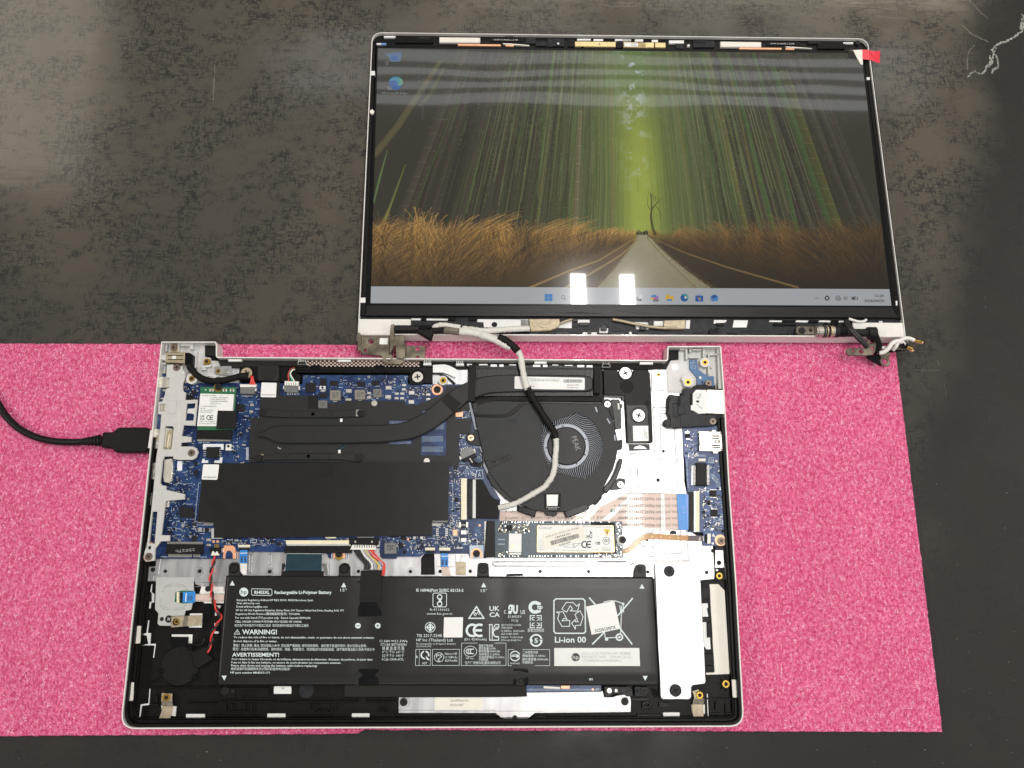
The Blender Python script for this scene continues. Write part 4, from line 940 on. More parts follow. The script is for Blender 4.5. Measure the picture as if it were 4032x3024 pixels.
# ports seen past the bracket
def port(c, v, z=8.4, **k): return pr('side_port', base, M['steel_port'], P(c, *v), z, 4, bev=.2, **k)
port('A', (505, 508, 600, 508, 595, 625, 490, 625)); port('A', (495, 800, 565, 805, 560, 885, 490, 885)); 
pt = port('A', (440, 1075, 500, 1080, 480, 1290, 422, 1290), label='metal socket holding the plug of the black cable')
port('A', (545, 1055, 640, 1075, 612, 1305, 522, 1300)); port('E', (400, 62, 455, 60, 440, 240, 385, 240)); port('E', (545, 25, 625, 15, 635, 95, 620, 260, 590, 280, 540, 270, 530, 215)); port('E', (365, 395, 600, 365, 605, 410, 590, 545, 550, 545, 360, 520), 7.6)
m = Many()
m.plate(P('A', 585, 1100, 640, 1078, 615, 1290, 590, 1290, 592, 1265, 605, 1265, 620, 1130, 600, 1130, 592, 1160, 572, 1280, 560, 1285), 9.0, 8.3, M['gold_shield'], bev=.15)
m.plate(P('A', 545, 1270, 610, 1275, 605, 1288, 535, 1285), 8.9, 8.3, M['gold_shield'], bev=.1); m.done('port_shield', pt)
m = Many()
for y0, y1 in ((1115, 1140), (1220, 1245)): m.plate(P('A', 445, y0, 478, y0, 472, y1, 440, y1), 8.8, 8.3, M['white_trim'], bev=.1)
m.plate(P('A', 440, 1165, 478, 1160, 470, 1200, 434, 1200), 8.6, 8.35, M['gold_shield'], bev=.1)
for y0 in (90, 178): m.plate(P('E', 412, y0, 438, y0, 436, y0 + 28, 408, y0 + 28), 8.5, 8.38, M['hole']); m.plate(P('E', 420, y0 + 6, 436, y0 + 6, 434, y0 + 20, 418, y0 + 20), 8.55, 8.48, M['steel_port'])
m.plate(P('E', 378, 410, 392, 405, 400, 420, 412, 400, 418, 402, 398, 430), 7.75, 7.55, M['ink']); m.done('port_spring', pt)
bx('edge_slot', base, M['label_white'], 'E', 345, 590, 358, 620, 7.9, 7); pr('edge_slot', base, M['label_white'], P('E', 335, 640, 352, 600, 340, 870, 315, 880), 7.8, 7.0); pr('edge_slot', base, M['label_cream'], P('E', 310, 940, 350, 900, 345, 1000, 320, 1000), 7.8, 7.0)
for y in (450, 645, 735, 955): bx('edge_slot', base, M['steel_port'], 'A', 505 if y > 700 else 525, y, 560, y + 18, 7.9, 6.6)
# charging socket and its lead
dc = pr('charging_socket', base, M['gold_shield'], P('A', 558, 243, 768, 240, 762, 362, 555, 350), 11.0, 5, bev=.3, label='tan metal charging socket with a black end')
for y in (272, 316): pr('socket_slot', dc, M['hole'], P('A', 580, y, 752, y, 751, y + 9, 580, y + 9), 11.05, 10.9, bev=0)
pr('socket_tongue', dc, M['white_trim'], P('A', 630, 280, 672, 280, 670, 313, 628, 313), 11.08, 10.9, bev=0)
pr('socket_cap', dc, M['black_gloss'], P('A', 768, 242, 820, 245, 862, 275, 850, 375, 765, 375), 10.8, 5, bev=.3)
pr('socket_tab', dc, M['gold_shield'], P('A', 612, 160, 690, 165, 692, 240, 610, 240), 8.8, 8, bev=.1)
cy('socket_barrel', dc, M['white_plastic'], 'A', 545, 295, 34, 10.2, 5)
scr(base, 'screw_brown', 'A', 646, 187, 38, 9.8)
tube('charging_lead', base, M['sleeve_black'], pts3('A', 815, 375, 9.5, 840, 420, 9.2, 900, 490, 9, 980, 535, 9, 1080, 555, 9, 1200, 545, 9.2, 1320, 515, 9.6, 1400, 500, 9.6, 1460, 510, 8.8), 2.1, n=12, rf=lambda t: 1 + .5 * max(0, t - .75))
for i in range(6): tube('wire', base, M['wire_red'], pts3('A', 1478 + i * 6, 500, 8.9, 1490 + i * 5, 540, 9.2, 1475 + i * 12, 595, 8.6), .38, n=6)
m = Many(); m.plate(P('A', 1365, 588, 1548, 590, 1540, 620, 1370, 620), 8.9, 7, M['connector_white'], bev=.15); m.plate(P('A', 1370, 622, 1532, 625, 1525, 695, 1368, 690), 8.7, MZ, M['chip_grey'], bev=.2); m.plate(box('A', 1532, 632, 1546, 662), 8.0, MZ, M['connector_white'])
m.done('power_plug', mb)
m = Many(); m.plate(P('A', 1855, 553, 2008, 558, 2000, 605, 1852, 600), 8.9, 7, M['connector_white'], bev=.15); m.plate(P('A', 1848, 605, 2005, 608, 1998, 680, 1850, 672), 8.7, MZ, M['chip_grey'], bev=.2)
m.plate(box('A', 2002, 610, 2020, 648), 8, MZ, M['connector_white']); m.plate(box('A', 1840, 605, 1850, 640), 8, MZ, M['connector_white'])
for i in range(5): m.plate(box('A', 1876 + i * 24, 572, 1880 + i * 24, 600), 9.0, 8.8, M['chip'])
for i in range(4): m.plate(box('A', 1885 + i * 25, 678, 1895 + i * 25, 705), 7.2, MZ, M['solder'])
m.done('speaker_plug', mb)
for i, (k_, x) in enumerate((('wire_red', 1905), ('wire_black', 1922), ('wire_green', 1938), ('wire_white', 1958))):
    tube('wire', base, M[k_], pts3('A', 1965, 412 + i * 5, 8, 1925 + i * 5, 425 + i * 4, 9, 1895 + i * 8, 480, 9.3, x - 5 + i * 3, 556, 8.7), .42, n=6)
# fan plug and wires
m = Many(); m.plate(P('C', 160, 1325, 295, 1262, 335, 1340, 190, 1405), MZ + 2.0, MZ, M['chip_grey'], bev=.2); m.plate(P('C', 188, 1405, 335, 1345, 352, 1378, 215, 1435), MZ + 1.8, MZ, M['connector_black'], bev=.15)
m.plate(P('C', 305, 1295, 330, 1290, 340, 1330, 318, 1335), MZ + 1.5, MZ, M['connector_white']); m.plate(P('C', 160, 1380, 180, 1370, 195, 1400, 170, 1410), MZ + 1.5, MZ, M['connector_white'])
for i in range(4): m.plate(P('C', 175 + i * 22, 1290 - i * 8, 183 + i * 22, 1288 - i * 8, 195 + i * 22, 1312 - i * 8, 187 + i * 22, 1315 - i * 8), MZ + .8, MZ, M['connector_white'])
m.done('fan_plug', mb)
for i in range(3): tube('wire', base, M['wire_black'], pts3('C', 268 + i * 16, 1420 - i * 8, 8, 320 + i * 12, 1470 - i * 14, 8.4, 385 + i * 6, 1480 - i * 14, 8.8, 425, 1420 - i * 12, 9, 410 + i * 5, 1330, 8.6), .55, n=6)
tube('wire', base, M['wire_white'], pts3('C', 275, 1395, 8.6, 295, 1425, 8.8, 305, 1442, 8.6), .35, n=6)
# small switch, copper lugs, screws and standoffs of the board
m = Many(); m.plate(P('A', 1215, 1240, 1272, 1240, 1268, 1310, 1208, 1308), MZ + 1.3, MZ, M['connector_white'], bev=.15); m.plate(circ(*cp('A', 1240, 1262), 5, 16), MZ + 1.8, MZ + 1.2, M['chip'], bev=.1)
for y in (1260, 1300): m.plate(box('A', 1272, y - 8, 1298, y + 8), MZ + .5, MZ, M['solder'])
m.done('push_switch', mb)
pr('copper_lug', mb, M['copper_pad'], P('E', 1195, 962, 1290, 962, 1318, 985, 1322, 1105, 1290, 1105, 1288, 1050, 1265, 1018, 1230, 1020, 1212, 1050, 1208, 1105, 1182, 1100), MZ + .25, MZ - .5, bev=.06)
pr('copper_lug', mb, M['copper_pad'], P('F', 445, 1100, 450, 1010, 480, 970, 515, 960, 550, 970, 578, 1010, 582, 1100, 548, 1102, 545, 1070, 470, 1070, 470, 1102), MZ + .12, MZ, bev=0)
m = Many(); outline(m, 'F', (432, 1100, 437, 1010, 470, 958, 515, 946, 562, 958, 592, 1010, 592, 1100), 10, M['silk'], MZ + .06, False)
m.plate(P('F', 1932, 962, 2085, 958, 2085, 1095, 1935, 1100), MZ + .05, MZ, M['silk']); text(m, '15', 'F', 410, 968, 430, 968, 16, M['silk'], MZ + .06); m.plate(P('F', 403, 1000, 425, 1000, 414, 978), MZ + .06, MZ, M['silk']); m.done('board_print', mb, kind='stuff')
pr('copper_lug', mb, M['copper_pad'], P('F', 1942, 1100, 1948, 1030, 1970, 1000, 2008, 988, 2045, 1000, 2070, 1035, 2072, 1095, 2045, 1095, 2045, 1050, 1972, 1050, 1972, 1100), MZ + .12, MZ, bev=0)
cy('copper_lug', mb, M['copper_pad'], 'B', 1580, 647, 61, MZ + .15, MZ, bev=.05)
scr(base, 'screw_black', 'B', 1580, 645, 40, 7.7); scr(base, 'screw_black', 'F', 508, 1052, 38, 7.6); scr(base, 'screw_black', 'F', 2008, 1050, 38, 7.6)
cy('standoff', mb, M['nickel'], 'B', 895, 795, 33, MZ + 1.2, MZ); cy('standoff', mb, M['nickel'], 'B', 1466, 1425, 33, MZ + 1.2, MZ); cy('screw_stub', base, M['brass'], 'F', 512, 1080, 38, 7.0, 5)
m = Many(); m.plate(P('F', 1815, 705, 1918, 705, 1918, 765, 1815, 765), MZ + .9, MZ, M['solder'], bev=.1); m.plate(P('F', 1838, 700, 1895, 700, 1895, 768, 1838, 768), MZ + 1.0, MZ, M['chip'], bev=.1); text(m, '0733', 'F', 1842, 750, 1890, 750, 22, M['pad_white'], MZ + 1.04, bold=.01); m.done('fuse', mb)
m = Many(); m.plate(P('B', 300, 608, 365, 608, 362, 642, 298, 642), MZ + 1.0, MZ, M['pad_white'], bev=.1); m.plate(box('B', 322, 612, 340, 640), MZ + 1.06, MZ + .9, M['ink']); m.plate(box('B', 312, 620, 350, 630), MZ + 1.07, MZ + .9, M['ink']); m.plate(box('B', 312, 650, 357, 670), MZ + .5, MZ, M['solder']); m.done('tantalum_capacitor', mb)
# black insulating films, cooler clamps, stickers
film = pr('insulating_film', base, M['heat_black'], P('A', 1605, 560, 1800, 562, 1800, 710, 2110, 715, 2212, 712, 2212, 795, 2510, 790, 2512, 765, 3165, 772, 3165, 812, 3330, 812, 3332, 785, 3390, 785) + P('B', 1640, 690, 1680, 610, 1860, 612, 1830, 640, 1960, 790, 1955, 860, 1780, 900, 1780, 965, 1955, 965, 1950, 1125, 1820, 1130, 1815, 1485, 1715, 1480, 1700, 1440, 1400, 1440) + P('A', 1465, 1440, 1475, 1150, 1490, 955, 1580, 950, 1580, 860, 1590, 735, 1605, 735), 7.5, 7.2,
    holes=[P('B', 1410, 868, 1640, 868, 1640, 905, 1680, 905, 1685, 1100, 1675, 1365, 1398, 1362), P('B', 1055, 980, 1320, 985, 1315, 1240, 1045, 1240), P('B', 860, 770, 930, 775, 925, 825, 865, 825)], bev=.06, label='thin black insulating film over the middle of the main board')
pr('film_patch', film, M['black_tape'], P('B', 178, 712, 282, 715, 278, 855, 172, 855), 7.62, 7.4, bev=.05)
hk = pr('heat_spreader', base, M['heat_black'], P('A', 1490, 955, 1900, 958) + P('B', 0, 958, 522, 962, 545, 1000, 548, 1260, 508, 1290, 510, 1345, 0, 1345) + P('A', 1480, 1400, 1470, 1180), 8.2, 7.0, bev=.2, label='black painted heat spreader plate under the heat pipe')
for c, v in [('B', (522, 962, 550, 962, 548, 1000, 520, 1000)), ('B', (502, 1302, 530, 1302, 528, 1340, 500, 1340))]: pr('white_corner', hk, M['label_white'], P(c, *v), 8.24, 8.0)
for v in [(525, 1000, 550, 1000, 548, 1022, 522, 1022), (505, 1278, 548, 1268, 552, 1248, 578, 1245, 575, 1280, 540, 1295, 508, 1298)]: pr('green_corner', hk, M['teal_cable'], P('B', *v), 7.7, 7.2)
# clamps
def clamp(pts, bumps, z=8.9):
    a = pr('cooler_clamp', base, M['heat_black'], pts, z, z - .8, bev=.15)
    for c, x, y, r in bumps: cy('clamp_bump', a, M['heat_black'], c, x, y, r, z + .35, z - .1, n=20, bev=.25)
    return a
clamp(P('A', 1575, 880, 1600, 862, 1640, 862, 1790, 872, 1840, 880) + P('B', -80, 885, 520, 880, 660, 870, 740, 862, 790, 890, 790, 930, 740, 945, 660, 940, 530, 950, 0, 952) + P('A', 1840, 948, 1620, 935, 1580, 915), [('A', 1932, 912, 22), ('A', 2162, 912, 22), ('B', 227, 915, 22), ('B', 423, 913, 22)])
clamp(P('A', 1535, 1365, 1600, 1350, 1625, 1365, 1800, 1345) + P('B', -80, 1345, 490, 1345, 650, 1345, 690, 1360, 750, 1350, 770, 1385, 760, 1420, 720, 1435, 620, 1418, 490, 1408, 0, 1410) + P('A', 1850, 1410, 1640, 1415, 1600, 1430, 1545, 1425), [('A', 1900, 1372, 22), ('A', 2110, 1372, 22), ('B', 180, 1372, 22), ('B', 395, 1372, 24)])
pr('clamp_plate', hk, M['gold_shield'], P('A', 1560, 1350, 1622, 1348, 1615, 1425, 1545, 1420), 8.9, 8.2); pr('clamp_plate', hk, M['nickel'], P('B', 697, 866, 760, 862, 755, 940, 693, 938), 8.95, 8.2)
for a in [('A', 1613, 893, 38), ('A', 1570, 1388, 38), ('B', 742, 902, 40), ('B', 718, 1390, 40)]: scr(base, 'screw_black', *a, 9.5)
pr('foil_speck', hk, M['nickel'], P('A', 1770, 1268, 1790, 1270, 1800, 1285, 1812, 1282, 1808, 1300, 1785, 1292), 8.4, 8.1)
# sticker patches
st = pr('code_sticker', base, M['label_white'], P('A', 1603, 570, 1768, 573, 1760, 732, 1592, 728), 8.05, 7.9, rnd=.5, bev=.03); m = Many(); text(m, 'INWF0X070B1030', 'A', 1608, 710, 1752, 712, 15, M['ink'], 8.08, res=1, bold=.01); m.done('lettering', st)
st = pr('code_sticker', base, M['label_white'], P('A', 968, 1460, 1142, 1462, 1122, 1630, 950, 1626), 9.55, 9.4, rnd=.8, bev=.03); m = Many(); text(m, 'HFC5ZX8TAATP00', 'A', 972, 1610, 1112, 1613, 20, M['ink'], 9.58, res=1, bold=.01); m.done('lettering', st)
# big black memory cover sheet with a fold line
sh = pr('memory_cover', base, M['mylar'], P('E', 970, 68, 2212, 60) + P('F', 330, 60, 450, 60, 1712, 52, 1698, 690, 1525, 690, 1522, 852, 600, 862, 0, 868) + P('E', 1850, 875, 1085, 876, 1085, 712, 905, 700), 9.4, 9.15, bev=.06, label='large matte black plastic sheet covering the memory slots')
V = []
fl = Many()
for i in range(38):
    x = 1010 + i * 67; c_, xx = ('E', x)
    if x > 3540: break
    fl.plate(box('E', x, 602 - i * .25, x + 34, 607 - i * .25), 9.43, 9.38, M['hole'])
fl.done('fold_perforation', sh)
pr('pull_tab', sh, M['black_tape'], P('F', 330, 60, 445, 60, 430, 215, 312, 212), 9.6, 9.4, bev=.05)
for c, v in [('E', (1055, 780, 1085, 770, 1085, 878, 1175, 878, 1175, 888, 1058, 888))]: pr('metal_frame', base, M['label_metal'], P(c, *v), 9.0, 6.6)
pr('socket_edge', base, M['chip_grey'], P('F', 1525, 682, 1695, 685, 1695, 712, 1525, 712), 8.6, 6.6); pr('socket_edge', base, M['chip_grey'], P('E', 905, 700, 1085, 712, 1085, 722, 900, 712), 8.6, 6.6)
# ------------------------------------------------------------------ heat pipe, fins and fan
hp = pr('heat_pipe', base, M['heat_black'], P('A', 1548, 1130, 1565, 1112, 1610, 1108, 1660, 1080, 1720, 1045, 1790, 1036) + P('B', 0, 1036, 900, 1032, 1050, 1025, 1160, 1012, 1260, 985, 1360, 940, 1440, 890, 1520, 830, 1640, 730, 1760, 640, 1920, 555) +
        P('C', 330, 530, 440, 500, 560, 488, 720, 482, 1200, 484, 1500, 488, 1570, 500, 1618, 530, 1618, 640, 1570, 662, 1540, 670, 900, 672, 640, 678, 520, 685, 440, 700, 330, 740) +
        P('B', 1920, 770, 1830, 850, 1740, 925, 1640, 1005, 1540, 1075, 1440, 1130, 1340, 1172, 1240, 1195, 1120, 1210, 960, 1222, 600, 1232, 0, 1235) + P('A', 1800, 1232, 1745, 1215, 1680, 1185, 1620, 1165, 1570, 1165, 1548, 1150),
        10.2, 8.2, bev=.7, label='wide flat black heat pipe curving from the processor to the exhaust fins')
cy('pipe_tip', hp, M['heat_black'], 'A', 1576, 1138, 26, 10.4, 9.6, bev=.3)
pr('pipe_wrap', base, M['black_tape'], P('B', 1632, 768, 1700, 686, 1838, 800, 1755, 895), 10.55, 10.1, bev=.1)
pr('dark_filler', base, M['black_plastic'], P('C', 250, 380, 1722, 392, 1740, 780, 1800, 830, 1700, 900, 340, 920, 285, 800), 5.5, 5.0)  # dark filler plate added to blacken bright gaps around fan and fins
cs = pr('fin_stack', base, M['heat_black'], P('C', 345, 405, 1620, 415, 1618, 720, 345, 720), 8.0, 4.6, bev=.1)
fins = Many()
for i in range(92):
    x = 348 + i * 13.85
    for y0, y1 in ((384, 412), (416, 524), (676, 716)):
        z = 9.0 if y0 > 400 else 8.6
        fins.plate(box('C', x, y0, x + 7.5, y1), z, 5, M['fin_grey'])
fins.done('fin', cs, kind='stuff')
pr('fin_ridge', cs, M['heat_black'], P('C', 345, 408, 1620, 418, 1620, 428, 345, 420), 9.2, 6)
pr('foam_strip', base, M['black_foam'], P('C', 268, 376, 348, 378, 330, 775, 258, 772), 10.9, 6, bev=.3)
pr('foam_strip', base, M['black_foam'], P('C', 1628, 408, 1695, 410, 1698, 688, 1632, 686), 10.4, 6, bev=.3)
pr('foam_strip', base, M['black_foam'], P('C', 360, 772, 480, 735, 600, 722, 1710, 730, 1718, 778, 1000, 772, 760, 768, 560, 768, 460, 785, 370, 820), 9.8, 6, bev=.2)
FC = (300, 800, 365, 785, 460, 778, 560, 768, 760, 772, 1715, 790, 1780, 850, 1840, 990, 1872, 1130, 1885, 1200, 1935, 1185, 1942, 1230, 1935, 1290, 1885, 1300, 1870, 1400, 1835, 1520, 1770, 1640, 1740, 1700, 1760, 1720, 1745, 1770,
      1640, 1880, 1560, 1930, 1480, 1955, 1330, 1975, 1100, 1975, 960, 1960, 800, 1885, 700, 1810, 600, 1710, 540, 1620, 480, 1540, 440, 1450, 400, 1260, 365, 1100, 330, 960)
FH = (1060, 1035, 1180, 990, 1300, 945, 1440, 898, 1500, 915, 1580, 960, 1650, 1035, 1700, 1130, 1727, 1220, 1730, 1310, 1705, 1410, 1660, 1490, 1600, 1565, 1532, 1622, 1430, 1600, 1330, 1575, 1220, 1540, 1160, 1490, 1110, 1420, 1075, 1340, 1060, 1250, 1056, 1140)
fan = pr('cooling_fan', base, M['fan_black'], P('C', *FC), 9.6, 4.6, [P('C', *FH)], bev=.35, label='black blower fan with a round slotted intake')
pr('fan_floor', fan, M['hole'], P('C', *FH), 5.4, 4.9, bev=0)
# impeller: a hub disc, a light ring and swept blades
hq = B(*cp('C', 1328, 1262), 9.0); kf = K * (CAM_LOC.z - 9.0) / FOCAL
def ringf(r0, r1, zt, zb, name, m, n=64, bev=.2):
    V, F = solid(circ(hq.x, hq.y, r1 * kf, n), zt, zb, [circ(hq.x, hq.y, r0 * kf, n)] if r0 else (), bev)
    return mesh_obj(name, fan, V, F, M[m])
ringf(0, 205, 9.25, 5.2, 'fan_hub', 'heat_black'); ringf(208, 214, 8.3, 5.2, 'fan_hub_gap', 'hole', bev=0); ringf(214, 250, 8.9, 5.2, 'fan_ring', 'ring_grey')
bl = Many()
for i in range(76):
    a0 = 6.28318 * i / 76; V = []; F = []; n = 9
    for j in range(n):
        t = j / (n - 1); r = (245 + 205 * t) * kf; a = a0 - .55 * t ** 1.3
        s = .34 * (1 - .25 * t); nx, ny = -math.sin(a - .5), math.cos(a - .5)
        for sg in (-1, 1):
            for z in (9.0, 6.6): V.append((hq.x + r * math.cos(a) + sg * nx * s * .5, hq.y + r * math.sin(a) + sg * ny * s * .5, z))
    for j in range(n - 1):
        b_ = j * 4; F += [(b_, b_ + 4, b_ + 6, b_ + 2), (b_ + 1, b_ + 5, b_ + 4, b_), (b_ + 2, b_ + 6, b_ + 7, b_ + 3)]
    bl.add(V, F, M['blade'])
bl.done('fan_blade', fan, kind='stuff')
m = Many(); text(m, 'PEAK', 'C', 1380, 1165, 1432, 1320, 60, M['chip_grey'], 9.3, bold=.0); text(m, 'MODEL: BN5010S5H', 'C', 1308, 1095, 1390, 1430, 20, M['dark_lid'], 9.3, res=1); text(m, 'DC 5V', 'C', 1238, 1120, 1258, 1200, 22, M['dark_lid'], 9.3, res=1); text(m, '0.5A', 'C', 1290, 1305, 1305, 1360, 20, M['dark_lid'], 9.3, res=1); text(m, 'CHINA', 'C', 1160, 1180, 1180, 1270, 18, M['dark_lid'], 9.3, res=1)
m.done('lettering', fan)
for a in (20, 100, 185, 250, 300, 335):
    t = math.radians(a); x, y = 1328 + 222 * math.cos(t), 1262 - 222 * math.sin(t); pr('ring_notch', fan, M['hole'], [cp('C', *q_) for q_ in circ(x, y, 9, 8)], 8.95, 8.7, bev=0)
# raised step across the cover and the moulded name plate
pr('cover_step', fan, M['black_gloss'], P('C', 325, 918, 560, 918, 640, 915, 700, 895, 760, 850, 810, 800, 850, 780, 900, 772, 1715, 785, 1715, 805, 920, 800, 870, 812, 830, 840, 790, 885, 730, 928, 660, 948, 560, 950, 328, 945), 10.0, 9.5, bev=.2)
pr('cover_block', fan, M['heat_black'], P('C', 300, 800, 352, 783, 375, 895, 325, 912), 10.4, 9, bev=.2)
npl = pr('name_plate', fan, M['heat_black'], P('C', 478, 1510, 440, 1420, 700, 1352, 730, 1362, 732, 1390, 705, 1410), 9.95, 9.5, bev=.2); m = Many(); text(m, 'X8S-AL', 'C', 700, 1358, 482, 1432, 42, M['black_gloss'], 10.0, bold=.02); m.done('lettering', npl)
pr('dark_step', fan, M['heat_black'], P('C', 1085, 1500, 1120, 1500, 1120, 1975, 1085, 1975), 9.66, 9.5, bev=.04); pr('cover_slot', fan, M['dark_lid'], P('C', 690, 965, 725, 962, 785, 970, 785, 1005, 700, 992), 9.75, 9.5, rnd=.5)
for v in [(1635, 838, 1652, 832, 1672, 890, 1655, 895), (1762, 960, 1778, 958, 1810, 1010, 1795, 1018), (1845, 1140, 1860, 1140, 1865, 1200, 1850, 1205)]: pr('cover_slot', fan, M['ring_grey'], P('C', *v), 9.7, 9.5)
pr('fan_rim', fan, M['ring_grey'], P('C', 262, 785, 285, 785, 330, 960, 345, 1080, 330, 1080, 300, 960), 8.6, 6); pr('fan_rim', fan, M['ring_grey'], P('C', 375, 1265, 395, 1265, 450, 1450, 482, 1545, 460, 1560, 420, 1470, 415, 1380), 8.6, 6)
pr('fan_foot', fan, M['fan_black'], P('C', 240, 1130, 300, 1130, 345, 1080, 375, 1120, 410, 1260, 280, 1245, 235, 1200), 7.9, 6.8, rnd=1); pr('fan_rim', fan, M['heat_black'], P('C', 455, 1570, 500, 1545, 560, 1620, 640, 1730, 740, 1830, 820, 1880, 800, 1910, 690, 1850, 600, 1770, 520, 1690), 9.0, 6, bev=.2)
scr(base, 'screw_gold', 'C', 288, 1172, 36, 8.6); scr(base, 'screw_white', 'C', 1775, 806, 36, 8.8)
pr('fan_foot', fan, M['fan_black'], P('C', 1715, 790, 1720, 752, 1790, 748, 1830, 790, 1840, 990, 1790, 860), 7.8, 6, rnd=.8)
pr('fan_foot', fan, M['black_gloss'], P('G', 1760, 330, 1875, 245, 1895, 225, 1968, 235, 1970, 280, 1950, 335, 1900, 350, 1820, 358), 7.6, 5.4, rnd=.8); scr(base, 'screw_white', 'G', 1918, 298, 37, 8.2)
pr('rubber_bumper', base, M['black_gloss'], P('G', 1905, 10, 1948, 20, 1920, 130, 1870, 250, 1770, 398, 1718, 355, 1820, 230, 1870, 120), 10.4, 5, bev=.5, rnd=1)
pr('rubber_bumper', base, M['black_gloss'], P('G', 1300, 590, 1540, 505, 1585, 560, 1480, 610, 1330, 662), 9.8, 5, bev=.5, rnd=1); pr('rubber_bumper', base, M['black_gloss'], P('G', 800, 520, 940, 560, 1005, 580, 985, 655, 880, 620, 800, 590), 9.6, 5, bev=.5, rnd=1)
pr('fan_foot', fan, M['heat_black'], P('G', 1080, 570, 1235, 570, 1230, 625, 1205, 642, 1105, 635, 1085, 600), 8.6, 5.4, rnd=.8, bev=.25); pr('fan_foot', fan, M['fan_black'], P('G', 1580, 460, 1650, 430, 1700, 400, 1722, 440, 1650, 525, 1620, 500), 8.8, 5.4, rnd=1)
pr('fan_foot', fan, M['heat_black'], P('G', 1290, 530, 1330, 525, 1335, 570, 1300, 590), 8.6, 6, rnd=.6); cy('plate_hole', fan, M['hole'], 'G', 1308, 548, 14, 8.7, 8, bev=0)
st = pr('fan_label', fan, M['black_tape'], P('G', 1088, 395, 1268, 395, 1262, 572, 1090, 572), 10.0, 9.5, bev=.05); pr('code_sticker', st, M['label_metal'], P('G', 1112, 408, 1238, 408, 1232, 530, 1114, 530), 10.08, 9.9, bev=.02)
m = Many(); text(m, 'BN0D045D2876DE1', 'G', 1108, 552, 1250, 554, 13, M['label_metal'], 10.04, res=1); text(m, 'S0S09D001AA', 'G', 1130, 568, 1225, 570, 12, M['label_metal'], 10.04, res=1); m.done('lettering', st)
pr('cover_slot', fan, M['hole'], P('G', 930, 545, 1000, 450, 1050, 420, 1075, 440, 1080, 570, 940, 550), 9.64, 9.5, bev=0) if False else None
# service label on the pipe
st = pr('service_label', hp, M['label_white'], P('C', 765, 502, 1528, 518, 1528, 650, 762, 638), 10.32, 10.15, rnd=.8, bev=.03); m = Many()
text(m, 'TGSFBX8S00401050950B4A3F', 'C', 925, 556, 1252, 560, 30, M['ink_grey'], 10.36, res=1, bold=.01); text(m, 'Service PN', 'C', 1336, 603, 1460, 605, 15, M['ink'], 10.36, res=1, bold=.02); text(m, 'N11829-001', 'C', 1336, 632, 1456, 634, 16, M['ink'], 10.36, res=1, bold=.01); text(m, 'Rc=', 'C', 925, 618, 978, 619, 17, M['ink'], 10.36, res=1, bold=.02)
x = 1296
while x < 1500: w_ = rng.choice([2, 3, 5]); m.plate(box('C', x, 536, x + w_, 572), 10.36, 10.33, M['ink']); x += w_ + rng.choice([2, 3, 4])
m.done('lettering', st)

# ------------------------------------------------------------------ loudspeakers and trim at the back
ls = pr('loudspeaker', base, M['black_plastic'], P('A', 1365, 395, 1560, 395, 1558, 380, 1795, 382, 1800, 395, 2212, 392) + P('B', 280, 395, 1425, 398, 1530, 410, 1530, 580, 1435, 575, 1430, 590, 1285, 592, 1265, 500, 1290, 465, 0, 460) + P('A', 1985, 470, 2030, 490, 2025, 570, 1560, 550, 1350, 545), 7.6, 4, bev=.25, label='long thin black loudspeaker bar along the rear edge')
for v in [(1800, 385, 1990, 388, 1988, 396, 1800, 393)]: pr('speaker_rib', ls, M['black_gloss'], P('A', *v), 8.2, 7.5)
pr('speaker_rib', ls, M['black_gloss'], P('B', 40, 425, 1290, 435, 1290, 448, 40, 440), 8.1, 7.5); pr('speaker_rib', ls, M['black_gloss'], P('B', 0, 398, 1420, 400, 1420, 408, 0, 406), 7.9, 7.5)
for v in [(205, 380, 300, 380, 318, 400, 300, 425, 205, 425, 190, 400), (905, 380, 1000, 382, 1018, 402, 1000, 426, 905, 424, 890, 402)]: pr('speaker_rib', ls, M['black_gloss'], P('B', *v), 7.75, 7.5, rnd=.8)
pr('speaker_body', ls, M['heat_black'], P('A', 1560, 380, 1792, 385, 1788, 552, 1562, 548), 9.0, 5, bev=.25); cy('speaker_cone', ls, M['black_foam'], 'A', 1678, 465, 82, 9.3, 8.8)
cy('rubber_grommet', ls, M['black_gloss'], 'A', 1438, 470, 70, 8.4, 5); scr(base, 'screw_gold', 'A', 1437, 465, 63, 8.9, label='big flat tan shoulder screw of the speaker')
cy('rubber_grommet', ls, M['black_gloss'], 'B', 1366, 498, 76, 8.6, 5, bev=.4); scr(base, 'nickel', 'B', 1366, 508, 62, 9.1)
# white film strip and tray right of the bar
pr('rear_tray', base, M['white_plastic'], P('B', 1525, 445, 1910, 420, 1900, 590, 1545, 585), 4.8, 2.6); pr('white_strip', base, M['label_white'], P('B', 1533, 378, 1660, 372, 1720, 388, 1805, 435, 1780, 520, 1700, 480, 1640, 460, 1533, 462), 7.2, 7.0, bev=.05)
tube('wire', base, M['wire_black'], pts3('B', 1535, 470, 6.4, 1600, 472, 6.4, 1690, 515, 6.4, 1775, 585, 6.4), .7, n=6)
